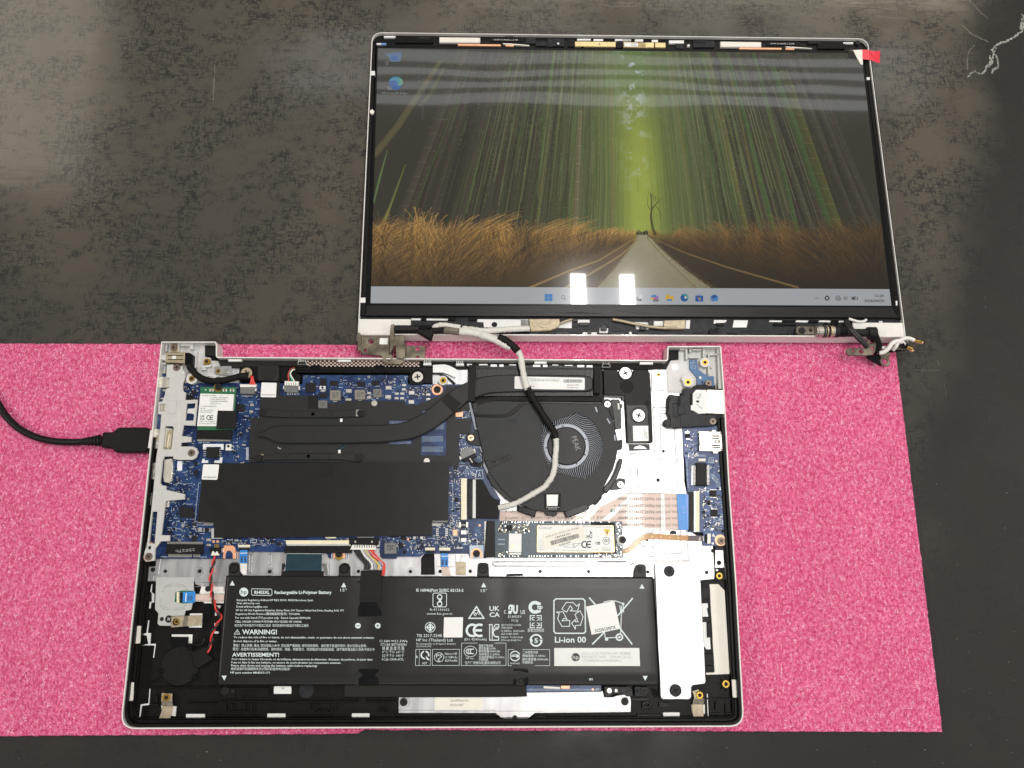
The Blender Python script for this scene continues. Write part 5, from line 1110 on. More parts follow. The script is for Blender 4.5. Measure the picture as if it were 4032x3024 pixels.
# right loudspeaker, an L-shaped black box with white caps
rs = pr('loudspeaker', base, M['black_plastic'], P('D', 70, 428, 225, 430, 240, 500, 310, 535, 385, 500, 400, 430, 560, 432, 580, 470, 598, 800, 612, 1220, 575, 1225, 330, 1225, 310, 820, 300, 710, 78, 705), 8.2, 4.6, bev=.3, rnd=.5, label='L-shaped black loudspeaker box with two white shoulder screws')
cy('speaker_cone', rs, M['black_foam'], 'D', 328, 613, 73, 8.5, 8.1); cy('speaker_stud', rs, M['black_foam'], 'D', 552, 790, 25, 8.5, 8.1)
pr('speaker_body', rs, M['black_gloss'], P('D', 318, 812, 510, 812, 545, 830, 558, 870, 562, 1045, 575, 1222, 335, 1225), 8.8, 8.0, bev=.2, rnd=.8)
cy('rubber_grommet', rs, M['black_gloss'], 'D', 312, 470, 80, 8.8, 5, bev=.3); scr(base, 'screw_white', 'D', 313, 467, 68, 9.3); cy('rubber_grommet', rs, M['black_gloss'], 'D', 452, 925, 86, 9.2, 8, bev=.3); scr(base, 'screw_white', 'D', 457, 928, 70, 9.6)
st = pr('code_sticker', rs, M['label_metal'], P('D', 392, 1042, 560, 1040, 565, 1205, 398, 1208), 8.95, 8.8, bev=.02); m = Many(); text(m, 'S5BD0BSE0ABE0C107', 'D', 510, 1065, 520, 1185, 15, M['ink'], 8.98, res=1); text(m, 'CA00040MD', 'D', 530, 1105, 540, 1185, 15, M['ink'], 8.98, res=1); text(m, '>PC+ABS<', 'D', 365, 1190, 355, 1040, 22, M['black_plastic'], 8.83, res=1); text(m, '>B >PC+G3', 'D', 120, 468, 225, 466, 12, M['black_gloss'], 8.23, res=1); m.done('lettering', st)
pr('speaker_port', rs, M['black_gloss'], P('D', 350, 1240, 575, 1240, 580, 1302, 360, 1312), 6.6, 4.6); pr('speaker_port', rs, M['shield'], P('D', 400, 1292, 420, 1270, 470, 1255, 515, 1268, 545, 1292), 6.65, 6.4, bev=.05)
pr('speaker_rim', rs, M['black_gloss'], P('D', 70, 706, 305, 712, 310, 760, 275, 765, 270, 735, 70, 725), 7.4, 5)
pr('fan_bracket', base, M['black_gloss'], P('D', 155, 752, 245, 755, 260, 800, 285, 815, 280, 840, 265, 850, 268, 1070, 205, 1078, 190, 980, 170, 850), 7.0, 4.8, rnd=.4); pr('fan_bracket_pin', base, M['label_cream'], P('D', 225, 795, 245, 795, 248, 862, 230, 862), 7.3, 6.8)

# ------------------------------------------------------------------ solid-state drive
SZ = 9.0
ssd = pr('solid_state_drive', base, M['ssd_board'], P('G', 548, 695, 1935, 700, 1945, 1098, 545, 1095), SZ, SZ - .9, bev=.05, label='dark teal solid-state drive card with a gold edged label')
tl = Many()
def tput(c, x, y, a, b, mt, h=.3):
    k = CROP[c][2] * (CAM_LOC.z - SZ) / FOCAL; q_ = B(*cp(c, x, y), SZ); tl.mm(q_.x, q_.y, a * k, b * k, SZ - .02, SZ + h, mt)
for i in range(40):
    x = 620 + i * 30
    tput('G', x + rng.uniform(-5, 5), 708, rng.uniform(6, 12), 16, M['solder'] if rng.random() < .7 else M['chip'], .35)
    tput('G', x + rng.uniform(-5, 5), 1078, rng.uniform(5, 12), 16, M['solder'] if rng.random() < .6 else M['chip'], .35)
for i in range(90):
    tput('G', rng.uniform(590, 920), rng.uniform(720, 825), rng.uniform(7, 16), rng.uniform(7, 18), M[('solder', 'tan_part', 'chip', 'connector_cream')[int(rng.integers(4))]], .35)
for i in range(130): tput('G', rng.uniform(1870, 1930), rng.uniform(710, 1090), rng.uniform(5, 12), rng.uniform(5, 12), M[('solder', 'pad_white', 'chip', 'silk')[int(rng.integers(4))]], .3)
for i in range(40): tput('G', rng.uniform(1620, 1930), rng.uniform(1055, 1090), rng.uniform(5, 14), rng.uniform(5, 12), M[('solder', 'tan_part', 'pad_white')[int(rng.integers(3))]], .3)
for i in range(14): tput('G', rng.uniform(570, 690), rng.uniform(1030, 1080), rng.uniform(6, 14), rng.uniform(8, 16), M['solder'] if rng.random() < .5 else M['tan_part'], .3)
for i in range(16): tput('G', 705 + i * 8.4, 1052, 4, 14, M['solder'], .2)
for i in range(8): tput('G', 590 + i * 9, 897, 5, 12, M['silk'], .05); tput('G', 590 + i * 9, 947, 5, 12, M['silk'], .05)
tl.done('surface_component', ssd, kind='stuff')
pr('chip', ssd, M['chip'], P('G', 680, 742, 735, 742, 735, 798, 680, 798), SZ + .9, SZ, bev=.08)
pr('controller_chip', ssd, M['label_white'], P('G', 702, 830, 840, 832, 838, 1038, 698, 1036), SZ + 1.0, SZ, bev=.12, label='white controller chip'); pr('chip_mark', ssd, M['camera_gold'], P('G', 722, 960, 745, 952, 760, 970, 745, 992, 722, 990), SZ + 1.03, SZ + .9, bev=0)
pr('memory_chip', ssd, M['chip'], P('G', 1600, 705, 1855, 712, 1868, 1045, 1620, 1052), SZ + 1.1, SZ, bev=.1)
lb = pr('drive_label', ssd, M['camera_gold'], P('G', 1008, 742, 1840, 742, 1856, 1036, 1005, 1036), SZ + 1.25, SZ + .4, rnd=.9, bev=.03, label='white label with a gold edge')
pr('label_face', lb, M['label_white'], P('G', 1018, 744, 1815, 744, 1832, 1030, 1010, 1032), SZ + 1.32, SZ + 1.2, rnd=.8, bev=.02)
st = pr('barcode_sticker', lb, M['label_cream'], P('G', 1060, 838, 1495, 732, 1550, 890, 1090, 1012), SZ + 1.42, SZ + 1.3, bev=.02); m = Many()
text(m, 'REPLACE WITH HP SPARE', 'G', 1110, 880, 1465, 778, 22, M['ink_grey'], SZ + 1.46, res=1, bold=.01); text(m, 'L86364-001', 'G', 1212, 884, 1372, 840, 20, M['ink'], SZ + 1.46, res=1, bold=.02); text(m, 'D02630', 'G', 1255, 968, 1375, 930, 20, M['ink'], SZ + 1.46, res=1, bold=.02)
t = 0
while t < 1: w_ = rng.choice([.008, .012, .02]); x0, y0 = 1150 + 310 * t, 915 - 85 * t; m.plate(P('G', x0, y0, x0 + 310 * w_, y0 - 85 * w_, x0 + 310 * w_ + 14, y0 - 85 * w_ + 46, x0 + 14, y0 + 46), SZ + 1.46, SZ + 1.43, M['ink']); t += w_ + rng.choice([.008, .014])
m.done('lettering', st); m = Many(); z = SZ + 1.36
m.plate(P('G', 1728, 782, 1810, 782, 1770, 858), z, z - .03, M['yellow_warn']); text(m, '!', 'G', 1778, 800, 1764, 800, 36, M['ink'], z + .03, bold=.03)
def ring(m, c, x, y, r, th, mt, z, n=28, a0=0, a1=360, pl='B'):
    pts = [(x + r * math.cos(math.radians(a0 + (a1 - a0) * i / n)), y - r * math.sin(math.radians(a0 + (a1 - a0) * i / n))) for i in range(n + 1)]
    pts2 = [(x + (r - th) * math.cos(math.radians(a0 + (a1 - a0) * i / n)), y - (r - th) * math.sin(math.radians(a0 + (a1 - a0) * i / n))) for i in range(n, -1, -1)]
    for i in range(n): m.plate([cp(c, *pts[i]), cp(c, *pts[i + 1]), cp(c, *pts2[n - i - 1]), cp(c, *pts2[n - i])], z, z - .03, mt, pl=pl)
ring(m, 'G', 1763, 912, 42, 7, M['ink_grey'], z); text(m, '10', 'G', 1785, 892, 1742, 892, 38, M['ink'], z, bold=.02)
text(m, 'ЯU', 'G', 1695, 922, 1645, 922, 30, M['ink'], z, bold=.03); text(m, 'UK', 'G', 1545, 885, 1545, 845, -36, M['ink'], z, bold=.03); text(m, 'CA', 'G', 1582, 885, 1582, 800, -26, M['ink'], z, bold=.03)
ce(m, 'G', 1488, 910, 1610, 990, M['ink'], z)
for a in [('KIOXIA Corporation', 1812, 758, 1650, 758, 12), ('PCIe Gen4 SSD', 1640, 752, 1500, 752, 12), ('MADE IN CHINA  512GB', 1170, 760, 1025, 758, 13), ('KBG50ZNV512G', 1160, 775, 1030, 772, 12), ('Type A', 1680, 1005, 1640, 1005, 12), ('CAN ICES-003(B)', 1810, 1000, 1725, 1000, 10), ('DC +3.3V 1.9A', 1800, 985, 1720, 985, 10), ('PN: KBG50ZNV512G', 1810, 1015, 1720, 1015, 10), ('Model: KBG50ZNV512G', 1525, 1012, 1340, 1012, 11), ('512 GB', 1250, 1005, 1190, 1005, 12), ('FC', 1330, 960, 1285, 960, 24), ('149 D1', 1078, 1002, 1030, 1002, 12), ('RoHS', 1320, 1010, 1290, 1010, 12), ('2520', 1100, 905, 1030, 905, 10), ('C512', 1080, 930, 1030, 930, 10), ('P/N 003', 1080, 955, 1025, 955, 10), ('SN 2DX', 1080, 980, 1025, 980, 10)]:
    text(m, a[0], 'G', *a[1:6], M['ink_grey'], z, res=1, bold=.01)
outline(m, 'G', (1412, 985, 1478, 938, 1408, 938), 6, M['ink_grey'], z); outline(m, 'G', (1345, 948, 1400, 948, 1400, 985, 1345, 985), 4, M['ink_grey'], z)
m.done('lettering', lb)
cy('drive_washer', ssd, M['label_white'], 'G', 1930, 900, 50, SZ + .3, SZ - 1.5); scr(base, 'screw_black', 'G', 1942, 900, 37, 10.2)
outline_m = Many(); ring(outline_m, 'G', 1918, 1078, 20, 5, M['chip'], SZ + .1); outline_m.done('corner_mark', ssd)

# ------------------------------------------------------------------ ribbons from the right-hand board
FZ = 6.0
rib_ = pr('wide_ribbon_cable', base, M['ffc'], P('G', 600, 590, 1000, 575, 1640, 600, 1700, 540, 1980, 395, 2040, 380) + P('H', 380, 385, 690, 392, 692, 790, 270, 786) + P('G', 1930, 760, 1700, 692, 600, 690), FZ, FZ - .25, bev=.03, label='wide pinkish flat ribbon cable printed with rows of codes')
pr('clear_fold', rib_, M['ffc_white'], P('G', 1500, 690, 1640, 560, 1690, 530, 1700, 540, 1640, 610, 1560, 690), FZ + .1, FZ - .1, bev=.02); pr('clear_fold', rib_, M['ffc_white'], P('G', 1700, 690, 1980, 460, 2040, 380, 2050, 390, 1990, 500, 1790, 690), FZ + .1, FZ - .1, bev=.02)
pr('clear_fold', rib_, M['ffc_white'], P('G', 1930, 752, 2230, 775) + P('H', 690, 775, 690, 795, 270, 790), FZ + .05, FZ - .1, bev=.02)
pr('ribbon_step', rib_, M['ffc_white'], P('H', 690, 392, 740, 392, 752, 790, 695, 790), FZ + .35, FZ - .1, bev=.2); pr('ribbon_step', rib_, M['ffc'], P('H', 738, 392, 872, 396, 890, 790, 750, 788), FZ + .5, FZ + .1, bev=.1)
m = Many()
for i, y in enumerate((470, 545, 612, 682, 755)):
    text(m, 'AWM E118077 20706 105C', 'H', 232 if i not in (4,) else 232, y - 3, 738, y + 6 - 3, 34, M['ffc_ink'], FZ + .42, res=1); text(m, '60V VW', 'H', 748, y, 880, y, 34, M['ffc_ink'], FZ + .55, res=1)
text(m, 'AWM E118077 20706 105C', 'H', 320, 402, 738, 404, 24, M['ffc_ink'], FZ + .42, res=1)
text(m, 'JI-HAW   RU   AWM E118077 20706 105C 60V VW-1  JI-HAW', 'G', 660, 680, 1800, 672, 34, M['ffc_ink'], FZ + .04, res=1); text(m, 'JI-HAW   RU   AWM E118077 20706 105C 60V VW-1 JI-HAW', 'G', 660, 608, 1730, 604, 28, M['ffc_ink'], FZ + .04, res=1)
text(m, 'ЯU', 'H', 145, 598, 195, 598, 32, M['ffc_green'], FZ + .12, bold=.03); m.plate(P('H', 175, 528, 200, 515, 205, 528), FZ + .1, FZ, M['ffc_ink'])
m.done('lettering', rib_)
bt = pr('ribbon_end', rib_, M['blue_tape'], P('H', 870, 396, 968, 396, 995, 795, 890, 792), FZ + 1.0, FZ, bev=.06); pr('ribbon_end', rib_, M['blue_edge'], P('H', 968, 405, 998, 405, 1022, 780, 992, 790), FZ + 1.05, FZ + .1, bev=.05)
m = Many(); text(m, 'DB', 'H', 935, 608, 920, 530, -42, M['blue_edge'], FZ + 1.04, bold=-.01); m.done('lettering', rib_)
fx = pr('flex_cable', base, M['flex_brown'], P('H', 270, 1055, 290, 1000, 330, 985, 380, 945, 440, 885, 490, 850, 540, 835, 600, 832, 1000, 852, 1000, 912, 620, 892, 560, 892, 510, 908, 460, 950, 400, 1010, 340, 1045), 5.9, 5.6, bev=.06, label='brown flexible cable with a bend')
for i in range(7): cy('flex_mark', fx, M['camera_gold'], 'H', 320 + i * 95, (1020, 945, 868, 862, 868, 875, 880)[i], 5, 5.93, 5.85, n=10, bev=0)
pr('flex_end', fx, M['flex_dark'], P('H', 1000, 852, 1155, 855, 1160, 915, 1002, 912), 6.4, 6.0, bev=.05); pr('flex_edge', fx, M['label_white'], P('H', 1152, 858, 1162, 858, 1168, 915, 1158, 915), 6.45, 6.2)
m = Many(); text(m, '80', 'H', 1132, 908, 1132, 870, 24, M['label_metal'], 6.44); m.done('lettering', fx)

# ------------------------------------------------------------------ right-hand daughter board, network socket, reader
db = pr('daughter_board', base, M['pcb_light'], P('D', 935, 1050, 1310, 1040, 1330, 1100, 1360, 1110, 1385, 1340, 1330, 1370, 1345, 1659) + P('H', 1345, 130, 1375, 160, 1355, 230, 1370, 380, 1380, 460, 1400, 850, 1400, 965, 1155, 965, 1150, 930, 1160, 820, 1000, 820, 990, 420, 960, 0, 950, 0), 6.4, 5.4, bev=.05, rnd=.3, label='narrow blue daughter board along the right-hand edge')
DZ = 6.4
pr('corner_board', base, M['dark_board_blue'], P('D', 1008, 325, 1095, 325, 1095, 370, 1110, 430, 1160, 470, 1210, 500, 1275, 500, 1280, 590, 1260, 640, 1090, 600, 1090, 520, 1060, 480, 1008, 425), 6.2, 5.2, bev=.05, label='small curved blue board under the corner screw'); cy('test_pad', base, M['label_cream'], 'D', 1127, 517, 14, 6.28, 6.1, bev=0); m = Many()
m.plate(P('D', 1143, 555, 1155, 555, 1155, 580, 1143, 580), 6.26, 6.1, M['hole'])
for i in range(26): x, y = rng.uniform(1012, 1080), rng.uniform(340, 420); m.plate(box('D', x, y, x + 8, y + 4), 6.24, 6.15, M['silk'])
m.done('board_print', base, kind='stuff')
nh = pr('network_socket', base, M['dark_lid'], P('D', 945, 632, 1060, 632, 1080, 595, 1290, 640, 1360, 640, 1362, 660, 1210, 660, 1080, 645, 1020, 700, 1020, 830, 1070, 895, 1120, 920, 1300, 920, 1305, 1000, 1280, 1040, 940, 1058, 885, 1065, 785, 1060, 745, 1040, 725, 1005, 745, 970, 815, 965, 820, 900, 770, 900, 770, 740, 795, 700, 905, 712, 945, 700), 9.4, 5, bev=.3, label='black network jack housing with a silver metal shell')
pr('jack_shell', nh, M['steel_port'], P('D', 1205, 645, 1385, 655, 1392, 912, 1205, 905, 1190, 840, 1190, 700), 10.9, 5, bev=.25); pr('jack_shell', nh, M['label_white'], P('D', 1080, 648, 1195, 650, 1200, 905, 1110, 910, 1050, 875, 1025, 870, 1025, 815, 1045, 815, 1045, 690), 10.5, 6, bev=.15); pr('jack_rib', nh, M['white_trim'], P('D', 1145, 650, 1160, 650, 1165, 905, 1150, 905), 10.75, 10.4)
pr('jack_slot', nh, M['hole'], P('D', 1080, 765, 1110, 765, 1118, 785, 1085, 788), 10.56, 10.4, bev=0)
m = Many()
for a in range(12):
    t = a * .5236; m.plate([cp('D', 1105 + 22 * math.cos(t) - 3 * math.sin(t), 718 + 22 * math.sin(t) + 3 * math.cos(t)), cp('D', 1105 + 34 * math.cos(t) - 2 * math.sin(t), 718 + 34 * math.sin(t) + 2 * math.cos(t)), cp('D', 1105 + 34 * math.cos(t) + 2 * math.sin(t), 718 + 34 * math.sin(t) - 2 * math.cos(t)), cp('D', 1105 + 22 * math.cos(t) + 3 * math.sin(t), 718 + 22 * math.sin(t) - 3 * math.cos(t))], 10.55, 10.5, M['ink_grey'])
m.plate(P('D', 1095, 740, 1130, 690, 1135, 695, 1105, 745), 10.55, 10.5, M['ink_grey']); m.plate(P('D', 1085, 800, 1145, 850, 1140, 858, 1082, 806), 10.55, 10.5, M['ink_grey']); m.done('date_mark', nh)
pr('jack_bracket', nh, M['black_gloss'], P('D', 785, 705, 905, 715, 880, 770, 880, 800, 830, 800, 830, 950, 860, 950, 910, 925, 915, 1060, 800, 1060, 800, 960, 775, 900), 9.9, 6, bev=.25); pr('jack_bracket', nh, M['dark_lid'], P('D', 880, 825, 960, 830, 960, 910, 885, 920), 10.1, 6, bev=.2); cy('jack_bracket', nh, M['dark_lid'], 'D', 775, 1008, 40, 9.6, 5); pr('jack_gap', nh, M['hole'], P('D', 885, 720, 905, 720, 915, 770, 905, 825, 882, 820, 880, 770), 9.96, 9.6, bev=0); pr('jack_gap', nh, M['hole'], P('D', 1020, 690, 1045, 680, 1040, 820, 1022, 830), 9.46, 9.2, bev=0); pr('jack_gap', nh, M['hole'], P('D', 780, 730, 802, 735, 795, 780, 780, 775), 9.96, 9.7, bev=0)
pr('jack_gap', nh, M['shield'], P('D', 825, 820, 855, 825, 862, 860, 875, 900, 880, 930, 835, 950), 8.6, 5, bev=.05)
pr('jack_body', nh, M['black_gloss'], P('D', 1080, 595, 1180, 590, 1290, 620, 1295, 660, 1085, 645), 9.7, 5, bev=.2); pr('jack_body', nh, M['black_gloss'], P('D', 1200, 912, 1385, 915, 1300, 1010, 1220, 1045, 1200, 1045), 9.0, 5, bev=.2)
scr(base, 'screw_brown', 'D', 1217, 578, 38, 9.6); scr(base, 'screw_brown', 'D', 1265, 993, 38, 9.6)
cr_ = pr('card_reader', db, M['steel_port'], P('D', 1105, 1100, 1130, 1098, 1250, 1105, 1255, 1085, 1290, 1085, 1295, 1105, 1370, 1105, 1388, 1310, 1330, 1318, 1305, 1345, 1275, 1345, 1265, 1320, 1115, 1315, 1120, 1210), 8.9, DZ, bev=.2, label='shiny cream metal card reader socket')
for v in [(1250, 1145, 1330, 1147, 1335, 1160, 1252, 1158), (1255, 1172, 1335, 1174, 1338, 1186, 1255, 1184), (1255, 1248, 1340, 1248, 1342, 1262, 1255, 1262), (1255, 1272, 1345, 1272, 1345, 1286, 1258, 1286), (1285, 1200, 1340, 1198, 1342, 1226, 1290, 1228), (1340, 1112, 1365, 1112, 1365, 1128, 1342, 1128), (1345, 1298, 1380, 1296, 1382, 1308, 1350, 1310)]: pr('reader_slot', cr_, M['chip'], P('D', *v), 8.95, 8.7, bev=0)
pr('reader_spring', cr_, M['steel_port'], P('D', 1300, 1205, 1325, 1205, 1325, 1222, 1300, 1222), 9.2, 8.8)
for y in (1118, 1165, 1235, 1285): pr('reader_slot', cr_, M['chip'], P('D', 1104, y, 1116, y, 1116, y + 22, 1104, y + 22), 8.95, 8.7, bev=0)
pr('diode', db, M['chip'], P('D', 965, 1128, 1015, 1128, 1015, 1172, 965, 1172), DZ + 1.2, DZ, bev=.1); m = Many(); m.plate(box('D', 960, 1105, 1012, 1122), DZ + .6, DZ, M['solder']); m.plate(box('D', 972, 1178, 1012, 1190), DZ + .6, DZ, M['solder']); m.done('solder_tab', db)
tr_ = pr('network_transformer', db, M['chip'], P('D', 1085, 1445, 1198, 1445, 1200, 1659) + P('H', 1205, 312, 1082, 305), DZ + 3.2, DZ, bev=.25, label='black transformer chip with rows of pins')
m = Many()
for i in range(15):
    y = 92 + i * 14.3
    m.plate(P('H', 1060, y, 1088, y, 1088, y + 7, 1060, y + 7), DZ + 1.6, DZ + .4, M['solder'], bev=.1); m.plate(P('H', 1196, y, 1226, y, 1226, y + 7, 1196, y + 7), DZ + 1.4, DZ + .4, M['solder'], bev=.1); m.plate(P('H', 1030, y + 2, 1052, y + 2, 1052, y + 8, 1030, y + 8), DZ + .3, DZ, M['solder'])
m.done('pin', tr_, kind='stuff')
pr('capacitor', db, M['label_cream'], P('D', 1108, 1398, 1185, 1396, 1185, 1428, 1108, 1430), DZ + 1.4, DZ, bev=.15)
for c, x0, y0, x1, y1 in [('H', 1232, 360, 1302, 432), ('H', 1242, 570, 1315, 648), ('H', 1205, 470, 1240, 520), ('H', 1148, 585, 1180, 610)]: bx('chip', db, M['chip'], c, x0, y0, x1, y1, DZ + .9, DZ, bev=.08)
bx('capacitor', db, M['chip_grey'], 'H', 1255, 738, 1285, 768, DZ + .8, DZ)
tiny = Many()
field('H', 1150, 330, 1380, 560, 70, z=DZ, avoid=[(1220, 350, 1310, 440)]); field('H', 1150, 560, 1380, 800, 90, z=DZ, avoid=[(1235, 560, 1320, 655)]); field('D', 960, 1240, 1090, 1400, 30, z=DZ); field('D', 970, 1080, 1095, 1240, 16, z=DZ); field('H', 1060, 340, 1220, 380, 12, z=DZ); field('D', 1215, 1440, 1330, 1659, 12, z=DZ)
for i in range(9):
    for s in (0, 1): put('H', 1236 + i * 8, 355 if not s else 437, 4, 8, DZ, M['solder'], .2); put('H', 1246 + i * 8, 565 if not s else 653, 4, 8, DZ, M['solder'], .2)
tiny.done('surface_component', db, kind='stuff')
m = Many(); text(m, 'DA0X8SAP18C0', 'D', 965, 1378, 1190, 1375, 18, M['silk'], DZ + .04, res=1, bold=.01); text(m, 'E118077', 'D', 965, 1303, 1050, 1303, 12, M['silk'], DZ + .04, res=1); text(m, '94V-0  2520', 'D', 965, 1345, 1100, 1345, 14, M['silk'], DZ + .04, res=1); text(m, 'X8SAP-855A-1DJ0', 'H', 1000, 340, 985, 30, 14, M['silk'], DZ + .04, res=1); outline(m, 'D', (1228, 1388, 1265, 1388, 1278, 1442, 1218, 1440), 5, M['silk'], DZ + .04); text(m, 'B', 'D', 1238, 1430, 1260, 1430, 30, M['silk'], DZ + .04)
for i in range(3): outline(m, 'D', (1240 + i * 14, 1455, 1240 + i * 14, 1600, 1300 + i * 12, 1659), 3, M['silk'], DZ + .04, False); outline(m, 'H', (1240 + i * 14, 20, 1240 + i * 14, 180, 1300 + i * 14, 250, 1310 + i * 14, 330), 3, M['silk'], DZ + .04, False)
m.plate(P('H', 1252, 860, 1290, 872, 1270, 828), DZ + .04, DZ, M['label_metal']); m.done('board_print', db, kind='stuff')
ffc_socket('H', 1000, 370, 1118, 812, parent=db, vert=True, flip=True, teeth=44, z=DZ); ffc_socket('H', 1180, 832, 1240, 940, parent=db, vert=True, flip=True, teeth=8, z=DZ)
cy('copper_lug', db, M['copper_pad'], 'H', 1345, 905, 60, DZ + .2, DZ - .6, bev=.05); scr(base, 'screw_brown', 'H', 1357, 912, 40, 7.6)
cy('test_pad', db, M['label_cream'], 'D', 1302, 1425, 14, DZ + .08, DZ, bev=0); cy('test_pad', db, M['pad_white'], 'H', 1262, 940, 12, DZ + .08, DZ, bev=0); cy('test_pad', db, M['hole'], 'H', 1335, 165, 17, DZ + .08, DZ, bev=0); cy('test_pad', db, M['hole'], 'H', 1372, 808, 17, DZ + .08, DZ, bev=0)
for v in [(1380, 490, 1410, 490, 1412, 600, 1382, 590), (1395, 480, 1432, 500, 1440, 620, 1400, 600)]: pr('edge_slot', base, M['label_white'], P('H', *v), 6.9, 4)
pr('solder_blob', base, M['label_white'], P('D', 1310, 965, 1350, 930, 1385, 920, 1345, 960, 1320, 980), 8.6, 5, bev=.2)
# blue battery-end board and steel touchpad cover along the front
fb = pr('touchpad_board', base, M['pcb'], P('K', 893, 1095, 1705, 1095, 1705, 1165, 893, 1175), 6.6, 5.6, bev=.05); tiny = Many()
for i in range(90): put('K', 905 + i * 8.7, 1152 + rng.uniform(-3, 3), 2, rng.uniform(18, 30), 6.6, M['silk'], .05)
for i in range(6):
    for j in range(3): put('K', 1650 + i * 9, 1135 + j * 9, 4, 4, 6.6, M['silk'], .05)
tiny.done('board_print', fb, kind='stuff'); pr('copper_land', fb, M['copper_pad'], P('K', 1270, 1105, 1365, 1105, 1362, 1140, 1268, 1138), 6.72, 6.5); pr('copper_land', fb, M['label_cream'], P('K', 1080, 1110, 1258, 1122, 1258, 1142, 1080, 1135), 6.72, 6.5); cy('test_pad', fb, M['copper_pad'], 'K', 1615, 1148, 11, 6.7, 6.5, bev=0)
tp = pr('touchpad_plate', base, M['shield'], P('J', 1162, 1230, 2212, 1228) + P('K', 790, 1225, 895, 1220, 895, 1178, 1700, 1170, 1725, 1160, 1740, 1230, 1830, 1230, 1905, 1205, 2010, 1205, 2030, 1240, 2030, 1395, 985, 1405, 880, 1488, 660, 1488, 555, 1405) + P('J', 1157, 1405), 6.0, 5.0, bev=.2, label='long pale metal touchpad plate at the front edge')
pr('plate_step', tp, M['shield'], P('J', 1162, 1232, 1280, 1232, 1282, 1300, 1270, 1335, 1235, 1355, 1158, 1358), 6.3, 5.9, bev=.15); pr('plate_step', tp, M['shield'], P('K', 1905, 1210, 2030, 1240, 2030, 1340, 1950, 1340, 1918, 1310), 6.3, 5.9, bev=.15); rib('J', (1160, 1372, 2212, 1372), .3, 6.0, .2, parent=tp); rib('K', (0, 1385, 2030, 1380), .3, 6.0, .2, parent=tp)
scr(base, 'screw_black', 'J', 1214, 1285, 40, 6.9); scr(base, 'screw_black', 'K', 1966, 1278, 39, 6.9); scr(base, 'screw_black', 'K', 767, 1457, 26, 6.4)
st = pr('code_sticker', tp, M['label_cream'], P('J', 1553, 1232, 2075, 1238, 2077, 1375, 1550, 1370), 6.12, 6.0, bev=.02); m = Many(); text(m, '2DX8TKA00T0', 'J', 1725, 1278, 1922, 1280, 24, M['ink'], 6.16, res=1, bold=.0); text(m, 'D512CHJT', 'J', 1724, 1328, 1865, 1328, 26, M['ink'], 6.16, res=1, bold=.0); m.done('lettering', st)
br = pr('front_bracket', base, M['black_gloss'], P('K', 1738, 1115, 2000, 1115, 2050, 1150, 2050, 1225, 1985, 1220, 1975, 1195, 1825, 1195, 1815, 1228, 1745, 1228), 7.0, 4, bev=.2); pr('front_bracket', base, M['dark_lid'], P('L', 410, 1115, 568, 1118, 565, 1180, 530, 1222, 415, 1220), 7.0, 4, bev=.2, rnd=.5); pr('front_bracket', base, M['black_gloss'], P('L', 250, 1120, 315, 1120, 318, 1165, 390, 1150, 392, 1220, 330, 1225, 250, 1170), 7.3, 4, bev=.2)
for c, x, y, r in [('K', 1797, 1160, 26), ('K', 1870, 1160, 16)]: cy('bracket_pin', br, M['nickel'], c, x, y, r, 7.4, 6.9)
cy('plate_hole', base, M['hole'], 'K', 2100, 1162, 18, 7.06, 6.8, bev=0); scr(base, 'screw_black', 'L', 515, 1162, 40, 7.7)
scr(base, 'screw_black', 'I', 1205, 1165, 42, 4.6); cy('plate_hole', base, M['hole'], 'I', 1288, 1165, 18, 4.2, 3.6, bev=0); pr('front_bracket', base, M['black_plastic'], P('I', 1140, 1125, 1325, 1125, 1320, 1235, 1180, 1240, 1140, 1200), 4.1, 2.6, rnd=.8); pr('front_bracket', base, M['black_plastic'], P('I', 1325, 1125, 1690, 1125, 1680, 1230, 1570, 1235, 1560, 1215, 1410, 1215, 1400, 1238, 1325, 1235), 3.8, 2.6)
cy('corner_pin', base, M['black_gloss'], 'L', 588, 1466, 22, 3.6, 2.6)
for i in range(5): x = 590 + i * 14; rib('L', (x, 1130 + i * 3, x + 40, 1240 - i * 4), .3, 3.4, .3, parent=base, m='black_gloss', name='liner_rib')

# ------------------------------------------------------------------ bottom-left corner: sensor board, coin cell, spring contacts
sbk = pr('sensor_bracket', base, M['label_metal'], P('I', 455, -75, 862, -78, 865, 70, 850, 215, 835, 280, 775, 290, 762, 345, 620, 348, 615, 455, 490, 452, 470, 430, 480, 320, 442, 275), 5.4, 4.6, [P('I', 665, 85, 740, 70, 870, 72, 850, 205, 750, 212, 655, 195)], bev=.12, rnd=.4, label='stamped grey metal bracket with a small blue ribbon cable')
pr('sensor_board', sbk, M['green_board'], P('I', 655, 78, 745, 66, 870, 70, 855, 212, 745, 215, 650, 198), 4.9, 4.4, bev=0)
for v in [(530, 85, 540, 45, 575, 15, 640, 8), (668, 5, 740, 12, 785, 35, 790, 60), (515, 165, 510, 230, 550, 262, 612, 270), (645, 268, 720, 270, 760, 255, 765, 230)]: rib('I', v, 1.4, 5.4, .5, parent=sbk, m='label_metal')
ffc_socket('I', 678, 85, 742, 205, parent=sbk, vert=True, teeth=8, z=4.8, name='ribbon_socket')
fc = pr('blue_ribbon_end', sbk, M['blue_tape'], P('I', 748, 85, 882, 80, 878, 175, 868, 205, 742, 200), 5.9, 5.6, bev=.04); m = Many(); m.plate(P('I', 778, 98, 788, 98, 782, 192, 772, 192), 5.94, 5.9, M['label_white']); text(m, 'FP', 'I', 820, 178, 822, 130, 22, M['ink'], 5.94, bold=.02); text(m, 'FP', 'I', 850, 178, 852, 125, 22, M['ink'], 5.94, bold=.02); m.done('lettering', fc)
